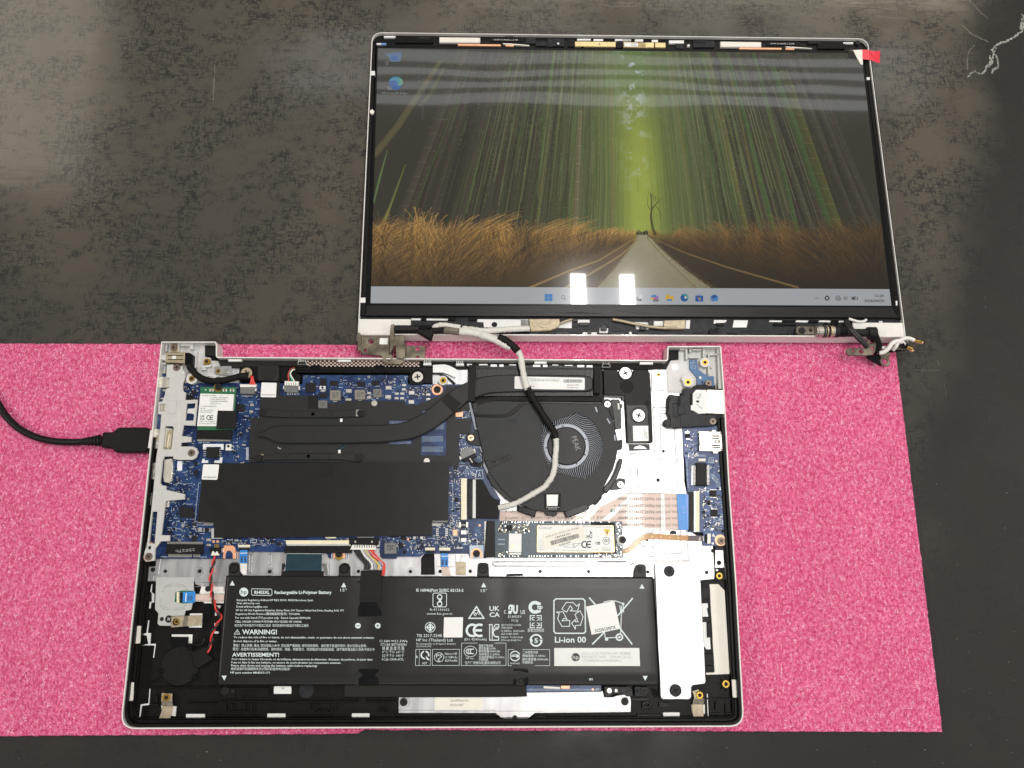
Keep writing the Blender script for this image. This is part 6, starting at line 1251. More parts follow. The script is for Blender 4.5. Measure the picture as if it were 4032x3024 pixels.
rc = pr('small_ribbon_cable', base, M['ffc'], P('I', 880, 108, 1196, 108, 1194, 192, 876, 190), 5.3, 5.1, bev=.03); m = Many(); text(m, 'XiLux E20003-5 RU AWM', 'I', 1196, 100, 885, 102, 20, M['ffc_green'], 5.34, res=1); text(m, 'XiLux E20003-5 RU AWM', 'I', 1194, 170, 880, 172, 20, M['ffc_green'], 5.34, res=1); m.done('lettering', rc)
pr('white_film', base, M['ffc_white'], P('E', 960, 1372, 1212, 1375, 1200, 1600) + P('I', 1195, 208, 980, 208, 940, 150, 930, 90), 4.9, 4.2, bev=.03); cy('plate_hole', base, M['dark_lid'], 'I', 1020, 50, 30, 5.0, 4.6, bev=0)
cy('plate_hole', sbk, M['hole'], 'I', 517, 380, 20, 5.46, 5.2, bev=0); scr(base, 'screw_black', 'I', 592, 380, 38, 5.6)
def spring(v, x, y, r, folds, **k):
    a = pr('grounding_spring', base, M['cloth_tape'], P('I', *v), 5.9, 5.6, bev=.05, **k); 
    return a
pr('white_gap', base, M['white_trim'], P('I', 822, 320, 957, 318, 950, 474, 810, 472), 4.6, 3)
g = pr('grounding_spring', base, M['cloth_tape'], P('I', 622, 352, 950, 338, 948, 445, 808, 458, 618, 472), 6.0, 5.7, bev=.06, label='tan metal spring contact around a brass insert near the sensor bracket'); pr('spring_fold', g, M['cloth_tape_dark'], P('I', 758, 345, 805, 345, 792, 458, 742, 460), 6.1, 5.9, bev=.05); cy('spring_hole', g, M['hole'], 'I', 672, 412, 36, 6.05, 5.8, bev=0); brass(base, 'I', 678, 408, 29, 6.3)
pr('white_gap', base, M['white_trim'], P('I', 510, 1320, 672, 1332, 662, 1440, 520, 1420), 4.3, 3)
g = pr('grounding_spring', base, M['cloth_tape'], P('I', 518, 1185, 632, 1192, 628, 1260, 640, 1330, 630, 1395, 595, 1498, 476, 1488, 512, 1395, 520, 1330, 510, 1270), 5.4, 5.1, bev=.06, label='tan metal spring contact in the front left corner'); pr('spring_fold', g, M['cloth_tape_dark'], P('I', 512, 1270, 630, 1275, 640, 1330, 520, 1330), 5.5, 5.3, bev=.08); brass(base, 'I', 565, 1235, 40, 6.0)
pr('black_pocket', base, M['black_gloss'], P('I', 455, 420, 960, 485, 960, 300, 1040, 230, 1040, 385, 960, 390), 3.9, 2.6); pr('black_pocket', base, M['black_gloss'], P('I', 612, 575, 805, 575, 795, 660, 770, 690, 640, 690, 610, 655), 4.5, 2.6, rnd=.6); pr('black_pocket', base, M['black_gloss'], P('I', 1110, 262, 1165, 265, 1155, 310, 1105, 320), 5.4, 2.6, rnd=.5); pr('black_pocket', base, M['black_gloss'], P('I', 1090, 452, 1145, 455, 1140, 505, 1090, 505), 5.4, 2.6, rnd=.5)
tube('cable_hook', base, M['black_gloss'], pts3('I', 800, 660, 4.6, 880, 662, 5, 940, 655, 5, 975, 625, 5, 978, 590, 5), .9, n=8)
pr('cell_tray', base, M['black_plastic'], P('I', 410, 480, 1160, 480, 1115, 1120, 410, 1120), 3.1, 2.5)
cc = cy('coin_cell', base, M['sleeve_black'], 'I', 712, 892, 190, 4.6, 3, n=48, bev=.5, label='black wrapped coin cell on a red and black twisted lead')
pr('cell_neck', cc, M['sleeve_black'], P('I', 830, 740, 1000, 670, 1020, 700, 1020, 760, 1078, 818, 905, 930, 860, 900), 5.6, 3.2, bev=.6, rnd=1); rib('I', (500, 1060, 410, 1065, 520, 1005), .4, 3.3, .4, parent=base, m='black_gloss', name='liner_rib')
for c, x, y in [('I', 815, 697), ('I', 868, 1012), ('I', 505, 950)]: cy('cell_clip', base, M['black_gloss'], c, x, y, 26, 5.4, 3, n=14, bev=.3)
pr('spring_seat', base, M['cloth_tape'], P('L', 1040, 1165, 1108, 1145, 1112, 1160, 1085, 1175, 1082, 1235, 1172, 1250, 1165, 1312, 1160, 1330, 1162, 1440, 1050, 1440, 1035, 1330, 1062, 1240), 5.2, 4.9, bev=.06, label='tan metal spring contact in the front right corner'); pr('spring_fold', base, M['cloth_tape_dark'], P('L', 1068, 1245, 1172, 1252, 1165, 1312, 1045, 1308), 5.3, 5.1, bev=.08); brass(base, 'L', 1122, 1210, 38, 5.6); pr('white_gap', base, M['white_trim'], P('L', 1030, 1315, 1175, 1310, 1178, 1410, 1160, 1418, 1040, 1410), 4.4, 3)
# steel stiffener beside the battery
pc = pr('side_cover', base, M['shield'], P('H', 632, 1165, 650, 1158, 1085, 1158, 1110, 1180) + P('L', 1132, 0, 1140, 200, 1165, 640, 1185, 1060, 1175, 1085, 1120, 1092, 1050, 1100, 1030, 1120, 1028, 1235, 1005, 1255, 715, 1255, 695, 1230, 690, 1100, 680, 900, 665, 640, 650, 200), 7.4, 4.6, bev=.25, rnd=.5, label='tall plain metal cover plate right of the battery')
cy('cover_recess', pc, M['shield'], 'L', 860, 1158, 84, 7.45, 7, bev=.2, hole=.8); scr(base, 'screw_black', 'L', 858, 1158, 63, 7.9); scr(base, 'dark_lid', 'H', 790, 1243, 58, 8.0); m = Many(); outline(m, 'L', (832, 992, 878, 992, 856, 1038), 5, M['label_metal'], 7.44); m.done('arrow_mark', pc)
# ------------------------------------------------------------------ battery
bq = [B(*p_, 8.8) for p_ in [(889, 2267), (2572, 2272), (2596, 2700), (853, 2698)]]
Y1, Y0 = (bq[0].y + bq[1].y) / 2, (bq[2].y + bq[3].y) / 2; X0, X1 = (bq[0].x + bq[3].x) / 2, (bq[1].x + bq[2].x) / 2
vx = [B(*cp('J', 850, 300), 8.8).x, B(*cp('K', 640, 400), 8.8).x]
def batz(x, y):
    d = min(y - Y0, Y1 - y); e = min(1, max(0, d / 7)); e = e * e * (3 - 2 * e)
    s = min(1, max(0, min(x - X0, X1 - x) / 4)); z = 7.9 + .75 * e * (.6 + .4 * s)
    for v_, k_, w_ in ((vx[0], .55, 9), (vx[1], .22, 6)):
        z -= k_ * math.exp(-((x - v_) / w_) ** 2) * (1 if y > Y0 + 18 or k_ < .5 else .75)
    z += .07 * math.sin(x * .16 + 1.3 * math.sin(y * .09)) * math.sin(y * .21 + x * .03) * (1.6 - e)
    return z
bat = None
NXg, NYg = 150, 46; V = []; F = []
for j in range(NYg + 1):
    for i in range(NXg + 1):
        u, v = i / NXg, j / NYg; a = bq[3].lerp(bq[2], u); b_ = bq[0].lerp(bq[1], u); q_ = a.lerp(b_, v); V.append((q_.x, q_.y, batz(q_.x, q_.y)))
for j in range(NYg):
    for i in range(NXg): k = j * (NXg + 1) + i; F.append((k, k + 1, k + NXg + 2, k + NXg + 1))
n = len(V); rim = [i for i in range(NXg + 1)] + [j * (NXg + 1) + NXg for j in range(1, NYg + 1)] + [NYg * (NXg + 1) + i for i in range(NXg - 1, -1, -1)] + [j * (NXg + 1) for j in range(NYg - 1, 0, -1)]
for k in rim: V.append((V[k][0], V[k][1], 3.0))
for i in range(len(rim)): i2 = (i + 1) % len(rim); F.append((rim[i], n + i, n + i2, rim[i2]))
bat = mesh_obj('battery', base, V, F, M['battery_black'], smooth=True, label='wide flat black battery pack covered in white printed text')
def bp_(name, m, c, v, h=.25, up=None, **k):
    f = lambda x, y: batz(x, y); q_ = [B(*p_, 8.7) for p_ in P(c, *v)]; q_ = ccw([a[:2] for a in q_]); V, F = solid(q_, h, -.4, k.pop('holes', ()), .06, f)
    return mesh_obj(name, up or bat, V, F, M[m], **k)
bay = bp_('connector_bay', 'black_gloss', 'J', (705, -30, 985, -30, 978, 358, 708, 358), .06)
for v in [(700, -30, 712, -30, 718, 360, 706, 360), (975, -30, 1000, -30, 985, 360, 972, 360), (706, 350, 985, 350, 985, 362, 706, 362)]: bp_('bay_rim', 'battery_black', 'J', v, .35)
bp_('bay_pad', 'dark_lid', 'J', (725, 240, 970, 230, 968, 345, 722, 350), .1) if False else None
bp_('wire_flap', 'black_tape', 'F', (750, 1235, 975, 1230, 972, 1560, 955, 1580, 745, 1580, 735, 1560), .9); bp_('flap_slot', 'hole', 'J', (808, 78, 888, 76, 885, 98, 808, 100), .93)
bp_('bay_button', 'black_gloss', 'J', (805, 270, 880, 265, 882, 315, 805, 318), .2)
for v, in [((680, 915, 955, 910, 945, 1110, 720, 1110, 718, 960, 700, 920, 690, 960, 690, 1100, 678, 1100),), ]: bp_('moulded_tab', 'black_gloss', 'J', (722, 925, 945, 925, 940, 1108, 718, 1108), .12); bp_('tab_rib', 'heat_black', 'J', (690, 930, 705, 925, 722, 960, 720, 1104, 680, 1102), .3)
bp_('moulded_tab', 'black_gloss', 'K', (750, 920, 900, 915, 915, 940, 915, 1100, 748, 1100), .12); bp_('tab_rib', 'heat_black', 'K', (790, 955, 868, 955, 865, 1100, 785, 1100), .3)
for c, x, y in [('J', 830, 1050), ('K', 832, 1052)]:
    q_ = B(*cp(c, x, y), 8.7); V, F = solid(circ(q_.x, q_.y, 1.6, 18), .42, -.2, [circ(q_.x, q_.y, 1.1, 14)], .1, batz); mesh_obj('tab_dimple', bat, V, F, M['black_gloss'])
# black foam strip under the front edge and screw ears
pr('battery_foot', bat, M['black_foam'], P('J', 570, 1090, 1500, 1090, 2212, 1095) + P('K', 893, 1095, 890, 1222, 790, 1225) + P('J', 2212, 1228, 1162, 1228, 570, 1225), 6.9, 3, bev=.1)
for c, v, s in [('E', (1240, 1300, 1245, 1180, 1275, 1145, 1330, 1145, 1365, 1175, 1368, 1260, 1395, 1300), (1303, 1213)), ('F', (505, 1300, 510, 1190, 535, 1158, 570, 1150, 610, 1160, 632, 1195, 632, 1300), (567, 1215)), ('F', (2020, 1300, 2025, 1165, 2045, 1150, 2120, 1152, 2140, 1170, 2145, 1300), (2082, 1217)), ('G', (2060, 1340, 2070, 1230, 2090, 1180, 2120, 1165, 2175, 1165, 2195, 1190, 2200, 1340), (2128, 1226))]:
    pr('screw_ear', bat, M['heat_black'], P(c, *v), 7.6, 5, rnd=.5, bev=.25); cy('ear_ring', bat, M['black_gloss'], c, *s, 48, 7.75, 7.4, hole=.8); scr(bat, 'screw_black', c, *s, 38, 7.95)
pr('clear_corner', bat, M['ffc_white'], P('G', 1900, 1300, 2060, 1310, 2150, 1330, 1900, 1338), 7.2, 6.9, bev=.03); pr('battery_lip', bat, M['black_tape'], P('G', 680, 1272, 850, 1268, 860, 1292, 670, 1295), 6.0, 5, bev=.1); pr('side_wall', bat, M['black_gloss'], P('H', 615, 1320, 640, 1330, 655, 1659, 640, 1659), 7.9, 3, bev=.1)
# lettering
m = Many(); W_ = M['print_white']; ZB = 8.7
zb = lambda x, y: batz(x, y) + .06
def t(txt, c, x0, y0, x1, cap, bold=.012, dy=0, res=1): text(m, txt, c, x0, y0, x1, y0 + dy, cap, W_, ZB, bold=bold, res=2 if cap > 30 else res, zf=zb)
def drop(mm_, z=None):
    k = len(mm_.V)
    for i, v in enumerate(mm_.V):
        mm_.V[i] = (v[0], v[1], batz(v[0], v[1]) + (v[2] - ZB) + .06)
g = Many()
def mark():
    global g
    if g.V: drop(g); g.done('printed_mark', bat)
    g = Many()
g.plate(circ(*cp('I', 1410, 86), 17.5, 36), ZB, ZB - .03, W_)
mark()
outline(g, 'I', (1500, 50, 1710, 55, 1717, 70, 1717, 112, 1705, 124, 1505, 120, 1494, 108, 1494, 62), 6, W_, ZB)
mark()
outline(g, 'I', (1340, 495, 1368, 545, 1305, 545), 5, W_, ZB)
mark()
for c, x, y, s in [('I', 1283, 0, -1), ('J', 562, 20, -1), ('J', 2086, 20, -1), ('L', 492, 35, -1), ('I', 1195, 1015, 1), ('L', 527, 1018, 1)]: mark(); g.plate(P(c, x - 28, y + (14 if s < 0 else -18), x + 28, y + (14 if s < 0 else -18), x, y + (-38 if s < 0 else 36)), ZB, ZB - .03, W_)
mark()
for x, ch in ((716, '-'), (932, '+')):
    g.plate(circ(*cp('J', x, 453), 11, 26), ZB, ZB - .03, W_); g.plate(box('J', x - 20, 450, x + 20, 457), ZB + .03, ZB, M['ink'])
    mark()
    if ch == '+': g.plate(box('J', x - 3.5, 433, x + 3.5, 474), ZB + .035, ZB, M['ink'])
    mark()
# regulatory marks
outline(g, 'J', (1545, 97, 1672, 97, 1682, 110, 1682, 236, 1670, 248, 1545, 248, 1534, 236, 1534, 110), 7, W_, ZB)
mark()
for y in (140, 215): ring(g, 'J', 1607, y, 30, 11, W_, ZB)
mark()
g.plate(P('J', 1590, 155, 1602, 150, 1632, 195, 1618, 202), ZB + .01, ZB - .02, W_); g.plate(P('J', 1618, 150, 1632, 160, 1600, 205, 1588, 195), ZB + .015, ZB - .02, W_)
mark()
ring(g, 'J', 1504, 470, 57, 7, W_, ZB); outline(g, 'J', (1504, 430, 1545, 470, 1504, 512, 1463, 470), 9, W_, ZB); g.plate(box('J', 1495, 440, 1513, 505), ZB, ZB - .03, W_); g.plate(box('J', 1470, 464, 1540, 477), ZB + .01, ZB - .03, W_)
mark()
outline(g, 'J', (2008, 245, 2088, 372, 1926, 372), 13, W_, ZB); ring(g, 'J', 2008, 315, 35, 8, W_, ZB, a0=-40, a1=260); outline(g, 'J', (1992, 312, 2004, 330, 2030, 298), 9, W_, ZB, False)
mark()
outline(g, 'J', (1348, 710, 1508, 710, 1506, 885, 1343, 885), 4, W_, ZB); outline(g, 'J', (1386, 712, 1384, 883), 3, W_, ZB, False); ring(g, 'J', 1447, 772, 48, 15, W_, ZB, a0=-20, a1=80); ring(g, 'J', 1447, 772, 48, 15, W_, ZB, a0=105, a1=270); g.plate(P('J', 1455, 780, 1500, 825, 1480, 828, 1462, 815), ZB + .01, ZB - .03, W_); g.plate(P('J', 1352, 785, 1358, 775, 1364, 785, 1364, 805, 1354, 805), ZB, ZB - .03, W_)
mark()
outline(g, 'J', (1530, 710, 1822, 710, 1820, 885, 1526, 885), 4, W_, ZB); ring(g, 'J', 1600, 797, 53, 5, W_, ZB)
mark()
outline(g, 'K', (188, 642, 670, 642, 670, 886, 182, 886), 4, W_, ZB); outline(g, 'K', (694, 712, 1146, 712, 1146, 888, 694, 888), 4, W_, ZB)
mark()
for i in range(40):
    a0, a1 = i * 9, i * 9 + 9.5
    mark()
    p4 = [(283 + 72 * math.cos(math.radians(a)) * k_, 733 - 60 * math.sin(math.radians(a)) * k_) for a, k_ in ((a0, 1), (a1, 1), (a1, .92), (a0, .92))]; g.plate([cp('K', *q_) for q_ in p4], ZB, ZB - .03, W_)
if 1: mark()
for x in (262, 284, 308): ring(g, 'K', x, 732, 30, 9, W_, ZB, a0=60, a1=300)
mark()
ring(g, 'K', 768, 783, 57, 11, W_, ZB, a0=15, a1=165); ring(g, 'K', 768, 783, 57, 11, W_, ZB, a0=195, a1=345); g.plate(box('K', 715, 777, 790, 789), ZB, ZB - .03, W_); g.plate(P('K', 785, 760, 822, 783, 785, 806), ZB + .01, ZB - .03, W_); outline(g, 'K', (740, 765, 790, 765), 5, W_, ZB, False)
mark()
ce(g, 'K', 230, 428, 430, 578, W_, ZB)
mark()
outline(g, 'K', (488, 440, 520, 440, 520, 505, 555, 440, 592, 440, 592, 470, 560, 470), 9, W_, ZB, False); outline(g, 'K', (492, 440, 492, 610, 590, 610, 590, 575, 555, 570), 9, W_, ZB, False); ring(g, 'K', 572, 530, 50, 14, W_, ZB, a0=70, a1=290); outline(g, 'K', (520, 505, 520, 600), 8, W_, ZB, False)
mark()
ring(g, 'K', 985, 252, 70, 36, W_, ZB, a0=40, a1=320); g.plate(P('K', 1000, 190, 1048, 200, 1048, 230, 1010, 225), ZB + .01, ZB - .03, W_); g.plate(P('K', 1000, 300, 1048, 280, 1048, 305, 1010, 318), ZB + .01, ZB - .03, W_)
mark()
for sx, sy in ((-1, -1), (1, -1), (-1, 1), (1, 1)):
    X_, Y_ = 994, 408; outline(g, 'K', (X_ + sx * 60, Y_ + sy * 12, X_ + sx * 60, Y_ + sy * 66, X_ + sx * 12, Y_ + sy * 66), 9, W_, ZB, False); outline(g, 'K', (X_ + sx * 12, Y_ + sy * 46, X_ + sx * 36, Y_ + sy * 46, X_ + sx * 36, Y_ + sy * 14), 7, W_, ZB, False); outline(g, 'K', (X_ + sx * 50, Y_ + sy * 40, X_ + sx * 14, Y_ + sy * 12), 6, W_, ZB, False)
if 1: mark()
for a0 in (20, 200): ring(g, 'K', 998, 612, 70, 18, W_, ZB, a0=a0 - 5, a1=a0 + 150)
mark()
g.plate(P('K', 925, 600, 950, 590, 965, 625, 935, 625), ZB + .01, ZB - .03, W_); g.plate(P('K', 1030, 605, 1072, 605, 1055, 635), ZB + .01, ZB - .03, W_)
mark()
outline(g, 'K', (1215, 160, 1508, 160, 1530, 180, 1536, 515, 1518, 535, 1212, 535, 1192, 515, 1192, 180), 13, W_, ZB)
mark()
for arr in [(1325, 200, 1400, 200, 1440, 240, 1470, 215, 1450, 295, 1370, 290, 1395, 270, 1370, 235, 1330, 305, 1278, 270), (1222, 305, 1290, 300, 1335, 385, 1300, 372, 1280, 400, 1365, 395, 1362, 460, 1278, 460, 1232, 375, 1250, 320), (1475, 290, 1510, 355, 1480, 448, 1425, 450, 1425, 490, 1385, 425, 1425, 385, 1425, 410, 1455, 410, 1420, 330)]: outline(g, 'K', arr, 8, W_, ZB)
mark()
# crossed-out bin
for v in [(1580, 152, 1640, 220), (2045, 158, 1890, 340), (1880, 440, 2040, 650), (1735, 530, 1615, 650)]: outline(g, 'K', v, 15, W_, ZB, False)
mark()
outline(g, 'K', (1735, 195, 1790, 182, 1860, 182, 1945, 212, 1950, 300, 1920, 310, 1910, 235), 9, W_, ZB, False); outline(g, 'K', (1930, 240, 1918, 540), 9, W_, ZB, False); outline(g, 'K', (1742, 525, 1755, 610), 9, W_, ZB, False); outline(g, 'K', (1765, 585, 1880, 580), 9, W_, ZB, False); ring(g, 'K', 1905, 577, 42, 17, W_, ZB); ring(g, 'K', 1905, 577, 14, 12, W_, ZB); ring(g, 'K', 1945, 215, 14, 13, W_, ZB); g.plate(box('K', 1752, 588, 1782, 615), ZB, ZB - .03, W_)
mark()
g.plate(P('J', 1655, 362, 1862, 360, 1855, 580, 1648, 580), ZB, ZB - .03, M['label_white']); 
mark()
for a in [('RH03XL', 'I', 1525, 106, 1692, 36, .03), ('Rechargeable Li-Polymer Battery', 'I', 1745, 106, 2365, 36, .025), ('European Regulatory Address:HP REG 23010, 08028 Barcelona, Spain', 'I', 1335, 183, 2163, 22, .015, 2), ('Web address:hp.com', 'I', 1332, 218, 1582, 22, .015), ('E-mail address:reg@hp.com', 'I', 1330, 254, 1668, 22, .015, 2),
          ('HP Inc UK Ltd, Regulatory Enquiries, Earley West, 300 Thames Valley Park Drive, Reading, RG6 1PT', 'I', 1325, 293, 2500, 22, .015, 5), ('Regulatory Model Number(電池組型號/型号): TPN-IB0A', 'I', 1322, 334, 2022, 23, .01, 2), ('For use with listed I.T.E product only.  Rated Capacity:4249mAh', 'I', 1318, 376, 2135, 23, .015, 2), ('CELL ORIGIN CHINA FURTHER PROCESSED IN CHINA', 'I', 1314, 418, 2040, 23, .015, 2), ('电芯原产地中国并于中国加工组装  電芯原產地中國並於中國加工組裝', 'I', 1312, 462, 2115, 25, .0, 2),
          ('WARNING!', 'I', 1392, 545, 1772, 52, .025), ('!', 'I', 1333, 540, 1341, 32, .03), ('To reduce the risk of fire or burns, do not disassemble, crush, or puncture; do not short external contacts;', 'I', 1300, 588, 2828, 23, .018, 6), ('do not dispose of in fire or water.', 'I', 1295, 630, 1775, 23, .018, 2), ('警告！禁止拆解, 撞击, 挤压或投入火中, 若出现严重鼓胀, 请勿继续使用。请勿置于高温环境中, 浸水后禁止使用。', 'I', 1295, 680, 2750, 26, .0, 6), ('警告！為避免引起火災或燃燒，請勿拆卸、擠壓、刺戳電池，或使電池外部接點短路；請不要將電池拋入到火中或水中', 'I', 1290, 720, 2832, 26, .0, 6),
          ('AVERTISSEMENT!', 'I', 1283, 788, 1795, 42, .025), ("Pour réduire le risque d'incendie ou de brûlures, abstenez-vous de démonter, d'écraser, de perforer, de jeter dans", 'I', 1280, 826, 2810, 23, .018, 6), ("l'eau ou dans le feu une batterie, ou encore de court-circuiter ses connecteurs externes.", 'I', 1275, 862, 2468, 23, .018, 5), ('Please shut down and unplug the battery cable before replacing!', 'I', 1272, 896, 2208, 23, .018, 4), ('維修或操作前請確保关闭计算机和拔掉电池接线！', 'I', 1270, 935, 1915, 26, .0, 2), ('HP part number M64307-171', 'I', 1265, 973, 1692, 23, .018, 2),
          ('15"', 'J', 525, 80, 595, 32, .0), ('15"', 'J', 2055, 86, 2122, 32, .0), ('IS 16046(Part 2)/IEC 62133-2', 'J', 1352, 80, 1866, 32, .02, 2), ('R-41136662', 'J', 1502, 290, 1712, 28, .0), ('www.bis.gov.in', 'J', 1466, 333, 1745, 26, .0), ('TIS 2217-2548', 'J', 1356, 576, 1630, 34, .0), ('HP Inc (Thailand) Ltd.', 'J', 1353, 624, 1755, 34, .0), ('Rechargeable Li-Polymer Battery', 'J', 1353, 658, 1782, 19, .0), ('3ICP6/60/75', 'J', 1353, 686, 1516, 18, .0),
          ('11.58V    51.3Wh', 'J', 955, 634, 1256, 28, .0), ('STORE BETWEEN', 'J', 962, 672, 1245, 28, .0), ('儲 藏 溫 度 范 围', 'J', 980, 715, 1220, 32, .0), ('0°C TO 60°C', 'J', 980, 752, 1218, 28, .0), ('32°F TO 140°F', 'J', 980, 792, 1215, 28, .0), ('SCQ-CHA-ATL', 'J', 976, 831, 1218, 28, .0), ('ICT', 'J', 1422, 872, 1470, 24, .02), ('PS', 'J', 1568, 800, 1634, 40, .0), ('E', 'J', 1588, 842, 1614, 36, .0), ('Nihon HP', 'J', 1664, 770, 1798, 26, .0), ('11.58Vdc', 'J', 1664, 808, 1800, 26, .0), ('4249mAh', 'J', 1662, 844, 1798, 26, .0),
          ('HP Inc.', 'K', 236, 816, 326, 20, .0), ('锂离子电池组', 'K', 375, 682, 530, 24, .0), ('额定能量:50Wh', 'K', 375, 712, 558, 24, .0), ('额定容量:4249mAh', 'K', 375, 742, 605, 24, .0), ('标称电压:11.58Vdc', 'K', 375, 776, 602, 24, .0), ('充电限制电压:13.14Vdc', 'K', 375, 808, 655, 24, .0), ('中国制造', 'K', 375, 835, 475, 24, .0), ('生产厂:新普科技(重庆)有限公司', 'K', 225, 870, 610, 26, .0), ('R45065', 'K', 718, 872, 820, 19, .0), ('二次鋰電池組', 'K', 848, 754, 1018, 24, .0), ('標稱電壓:11.58Vdc', 'K', 848, 792, 1098, 24, .0), ('額定電容量:4249mAh', 'K', 848, 830, 1128, 24, .0), ('中國製造', 'K', 848, 864, 962, 24, .0),
          ('UK', 'K', 490, 290, 600, 52, .02), ('CA', 'K', 490, 356, 602, 50, .02), ('C', 'K', 648, 322, 672, 40, .01), ('US', 'K', 828, 325, 878, 44, .01), ('ЯU', 'K', 690, 318, 800, 88, .06), ('E184259', 'K', 694, 367, 838, 28, .0), ('SCQ', 'K', 728, 408, 804, 28, .0), ('(EU: 4249mAh)', 'K', 216, 614, 460, 28, .0), ('XU100253-21436', 'K', 618, 455, 836, 22, .0), ('TPN-IB0A', 'K', 618, 486, 742, 22, .0), ('11.58Vdc, 4249mAh', 'K', 618, 520, 870, 22, .0), ('A/S:1588-3003', 'K', 618, 552, 804, 22, .0), ('Simplo Technology', 'K', 618, 586, 855, 22, .0), ('(Chong Qing) Inc.', 'K', 616, 618, 836, 22, .0), ('tp', 'K', 1008, 268, 1070, 46, .03), ('廢電池請回收', 'K', 905, 518, 1085, 32, .0), ('5', 'K', 980, 638, 1018, 50, .03), ('Li-ion 00', 'K', 1202, 635, 1542, 66, .02), ('BS', 'K', 1578, 1048, 1618, 24, .02)]:
    t(*a)
text(m, 'hp', 'I', 1378, 105, 1442, 105, 46, M['battery_black'], ZB, bold=.0, zf=lambda x, y: batz(x, y) + .11)
outline_m = None
g2 = Many(); g2.plate(box('J', 1078, 612, 1116, 617), ZB, ZB - .03, W_)
for i in range(4): g2.plate(box('J', 1078 + i * 10, 624, 1084 + i * 10, 628), ZB, ZB - .03, W_)
drop(g2); m.V, off_ = m.V, 0
for f_, k_ in zip(g2.F, g2.mi): pass
m.add(g2.V, g2.F, W_)
m.done('lettering', bat, kind='stuff')
# stuck-on labels of the battery
st = bp_('spare_label', 'label_metal', 'K', (1194, 694, 2122, 694, 2130, 892, 1196, 892), .12, label='long silver label with dot printed lines and a round black logo'); m = Many(); zs = lambda x, y: batz(x, y) + .17
for a in [('REPLACE WITH HP SPARE', 1498, 770, 2028, 30), ('M73472-005   2024/12/16', 1498, 808, 2035, 30), ('CT:6MBME0QWYKE0RG', 1498, 848, 1922, 30)]: text(m, a[0], 'K', a[1], a[2], a[3], a[2] - 2, a[4], M['ink_grey'], ZB, res=1, bold=-.005, zf=zs)
g = Many(); g.plate(circ(*cp('K', 1428, 795), 16.5, 34), ZB, ZB - .03, M['ink'])
for i, v in enumerate(g.V): g.V[i] = (v[0], v[1], batz(v[0], v[1]) + v[2] - ZB + .16)
m.add(g.V, g.F, M['ink']); text(m, 'hp', 'K', 1396, 815, 1460, 815, 46, M['label_metal'], ZB, zf=lambda x, y: batz(x, y) + .21); m.done('lettering', st)
st = bp_('serial_sticker', 'label_white', 'K', (1540, 245, 1848, 180, 1916, 485, 1602, 552), .16, label='tilted square white sticker with a serial number'); m = Many(); text(m, '5CD5129JTX', 'K', 1640, 526, 1868, 482, 34, M['ink'], ZB, bold=.02, zf=lambda x, y: batz(x, y) + .21); m.done('lettering', st)
# wires from the battery to its plug and the sheets below the board
for k_, x0, x1, x2, y2 in [('wire_black', 678, 690, 790, 1225), ('wire_black', 700, 715, 815, 1225), ('wire_black', 722, 738, 835, 1225), ('wire_white', 748, 765, 865, 1225), ('wire_grey', 770, 790, 890, 1225), ('wire_grey', 815, 828, 905, 1225), ('wire_yellow', 792, 810, 935, 1225), ('wire_grey', 838, 850, 985, 1220), ('wire_red', 835, 850, 985, 1290), ('wire_red', 858, 870, 1000, 1285), ('wire_red', 880, 885, 990, 1200), ('wire_red', 868, 880, 1000, 1230)]:
    d_ = (x2 - x1)
    tube('wire', bat, M[k_], pts3('F', x0, 1000, 7.6, x1, 1030, 8.6, x1 + d_ * .35, 1085 + rng.uniform(-6, 6), 9.0, x1 + d_ * .8, 1135 + rng.uniform(-6, 6), 9.0, x2 + 8, 1180, 8.8, x2, y2, 8.6), .62, n=7)
bb = pr('keyboard_ribbon', base, M['teal_cable'], P('E', 1875, 1050, 2260, 1050, 2258, 1240, 1862, 1240), 7.8, 7.4, bev=.15, label='wide dark teal keyboard ribbon going under the battery'); pr('ribbon_shine', bb, M['label_metal'], P('E', 1876, 1046, 2258, 1048, 2258, 1056, 1876, 1054), 7.85, 7.5); pr('ribbon_lower', bb, M['sleeve_black'], P('E', 1868, 1140, 2262, 1140, 2258, 1290, 1825, 1290, 1862, 1235), 7.86, 7.0, bev=.05) if False else None; pr('ribbon_gap', base, M['hole'], P('E', 1820, 1240, 2280, 1240, 2280, 1300, 1815, 1295), 5.4, 4.8)
pr('ribbon_guide', base, M['dark_lid'], P('E', 1825, 1160, 1852, 1155, 1858, 1190, 1838, 1235, 1822, 1235), 6.6, 5, bev=.15); pr('ribbon_guide', base, M['chip_grey'], P('F', 330, 1160, 375, 1160, 390, 1285, 360, 1285), 6.4, 5, bev=.15)
for c, v, t_ in [('E', (1368, 1012, 1450, 1012, 1442, 1155, 1362, 1152), 'MB'), ('F', (1622, 1045, 1702, 1048, 1700, 1192, 1622, 1190), 'MB')]:
    a = pr('blue_ribbon', base, M['blue_tape'], P(c, *v), 7.6, 7.3, bev=.04, label='short blue tipped ribbon printed MB')
    m = Many(); x0, y0 = v[0], v[1]
    m.plate(P(c, x0, y0 + 30, x0 + 80, y0 + 28, x0 + 80, y0 + 36, x0, y0 + 38), 7.64, 7.6, M['label_white'])
    for dx in (30, 68): text(m, t_, c, x0 + dx, y0 + 128, x0 + dx, y0 + 68, 26, M['ink'], 7.64, bold=.02)
    m.done('lettering', a)
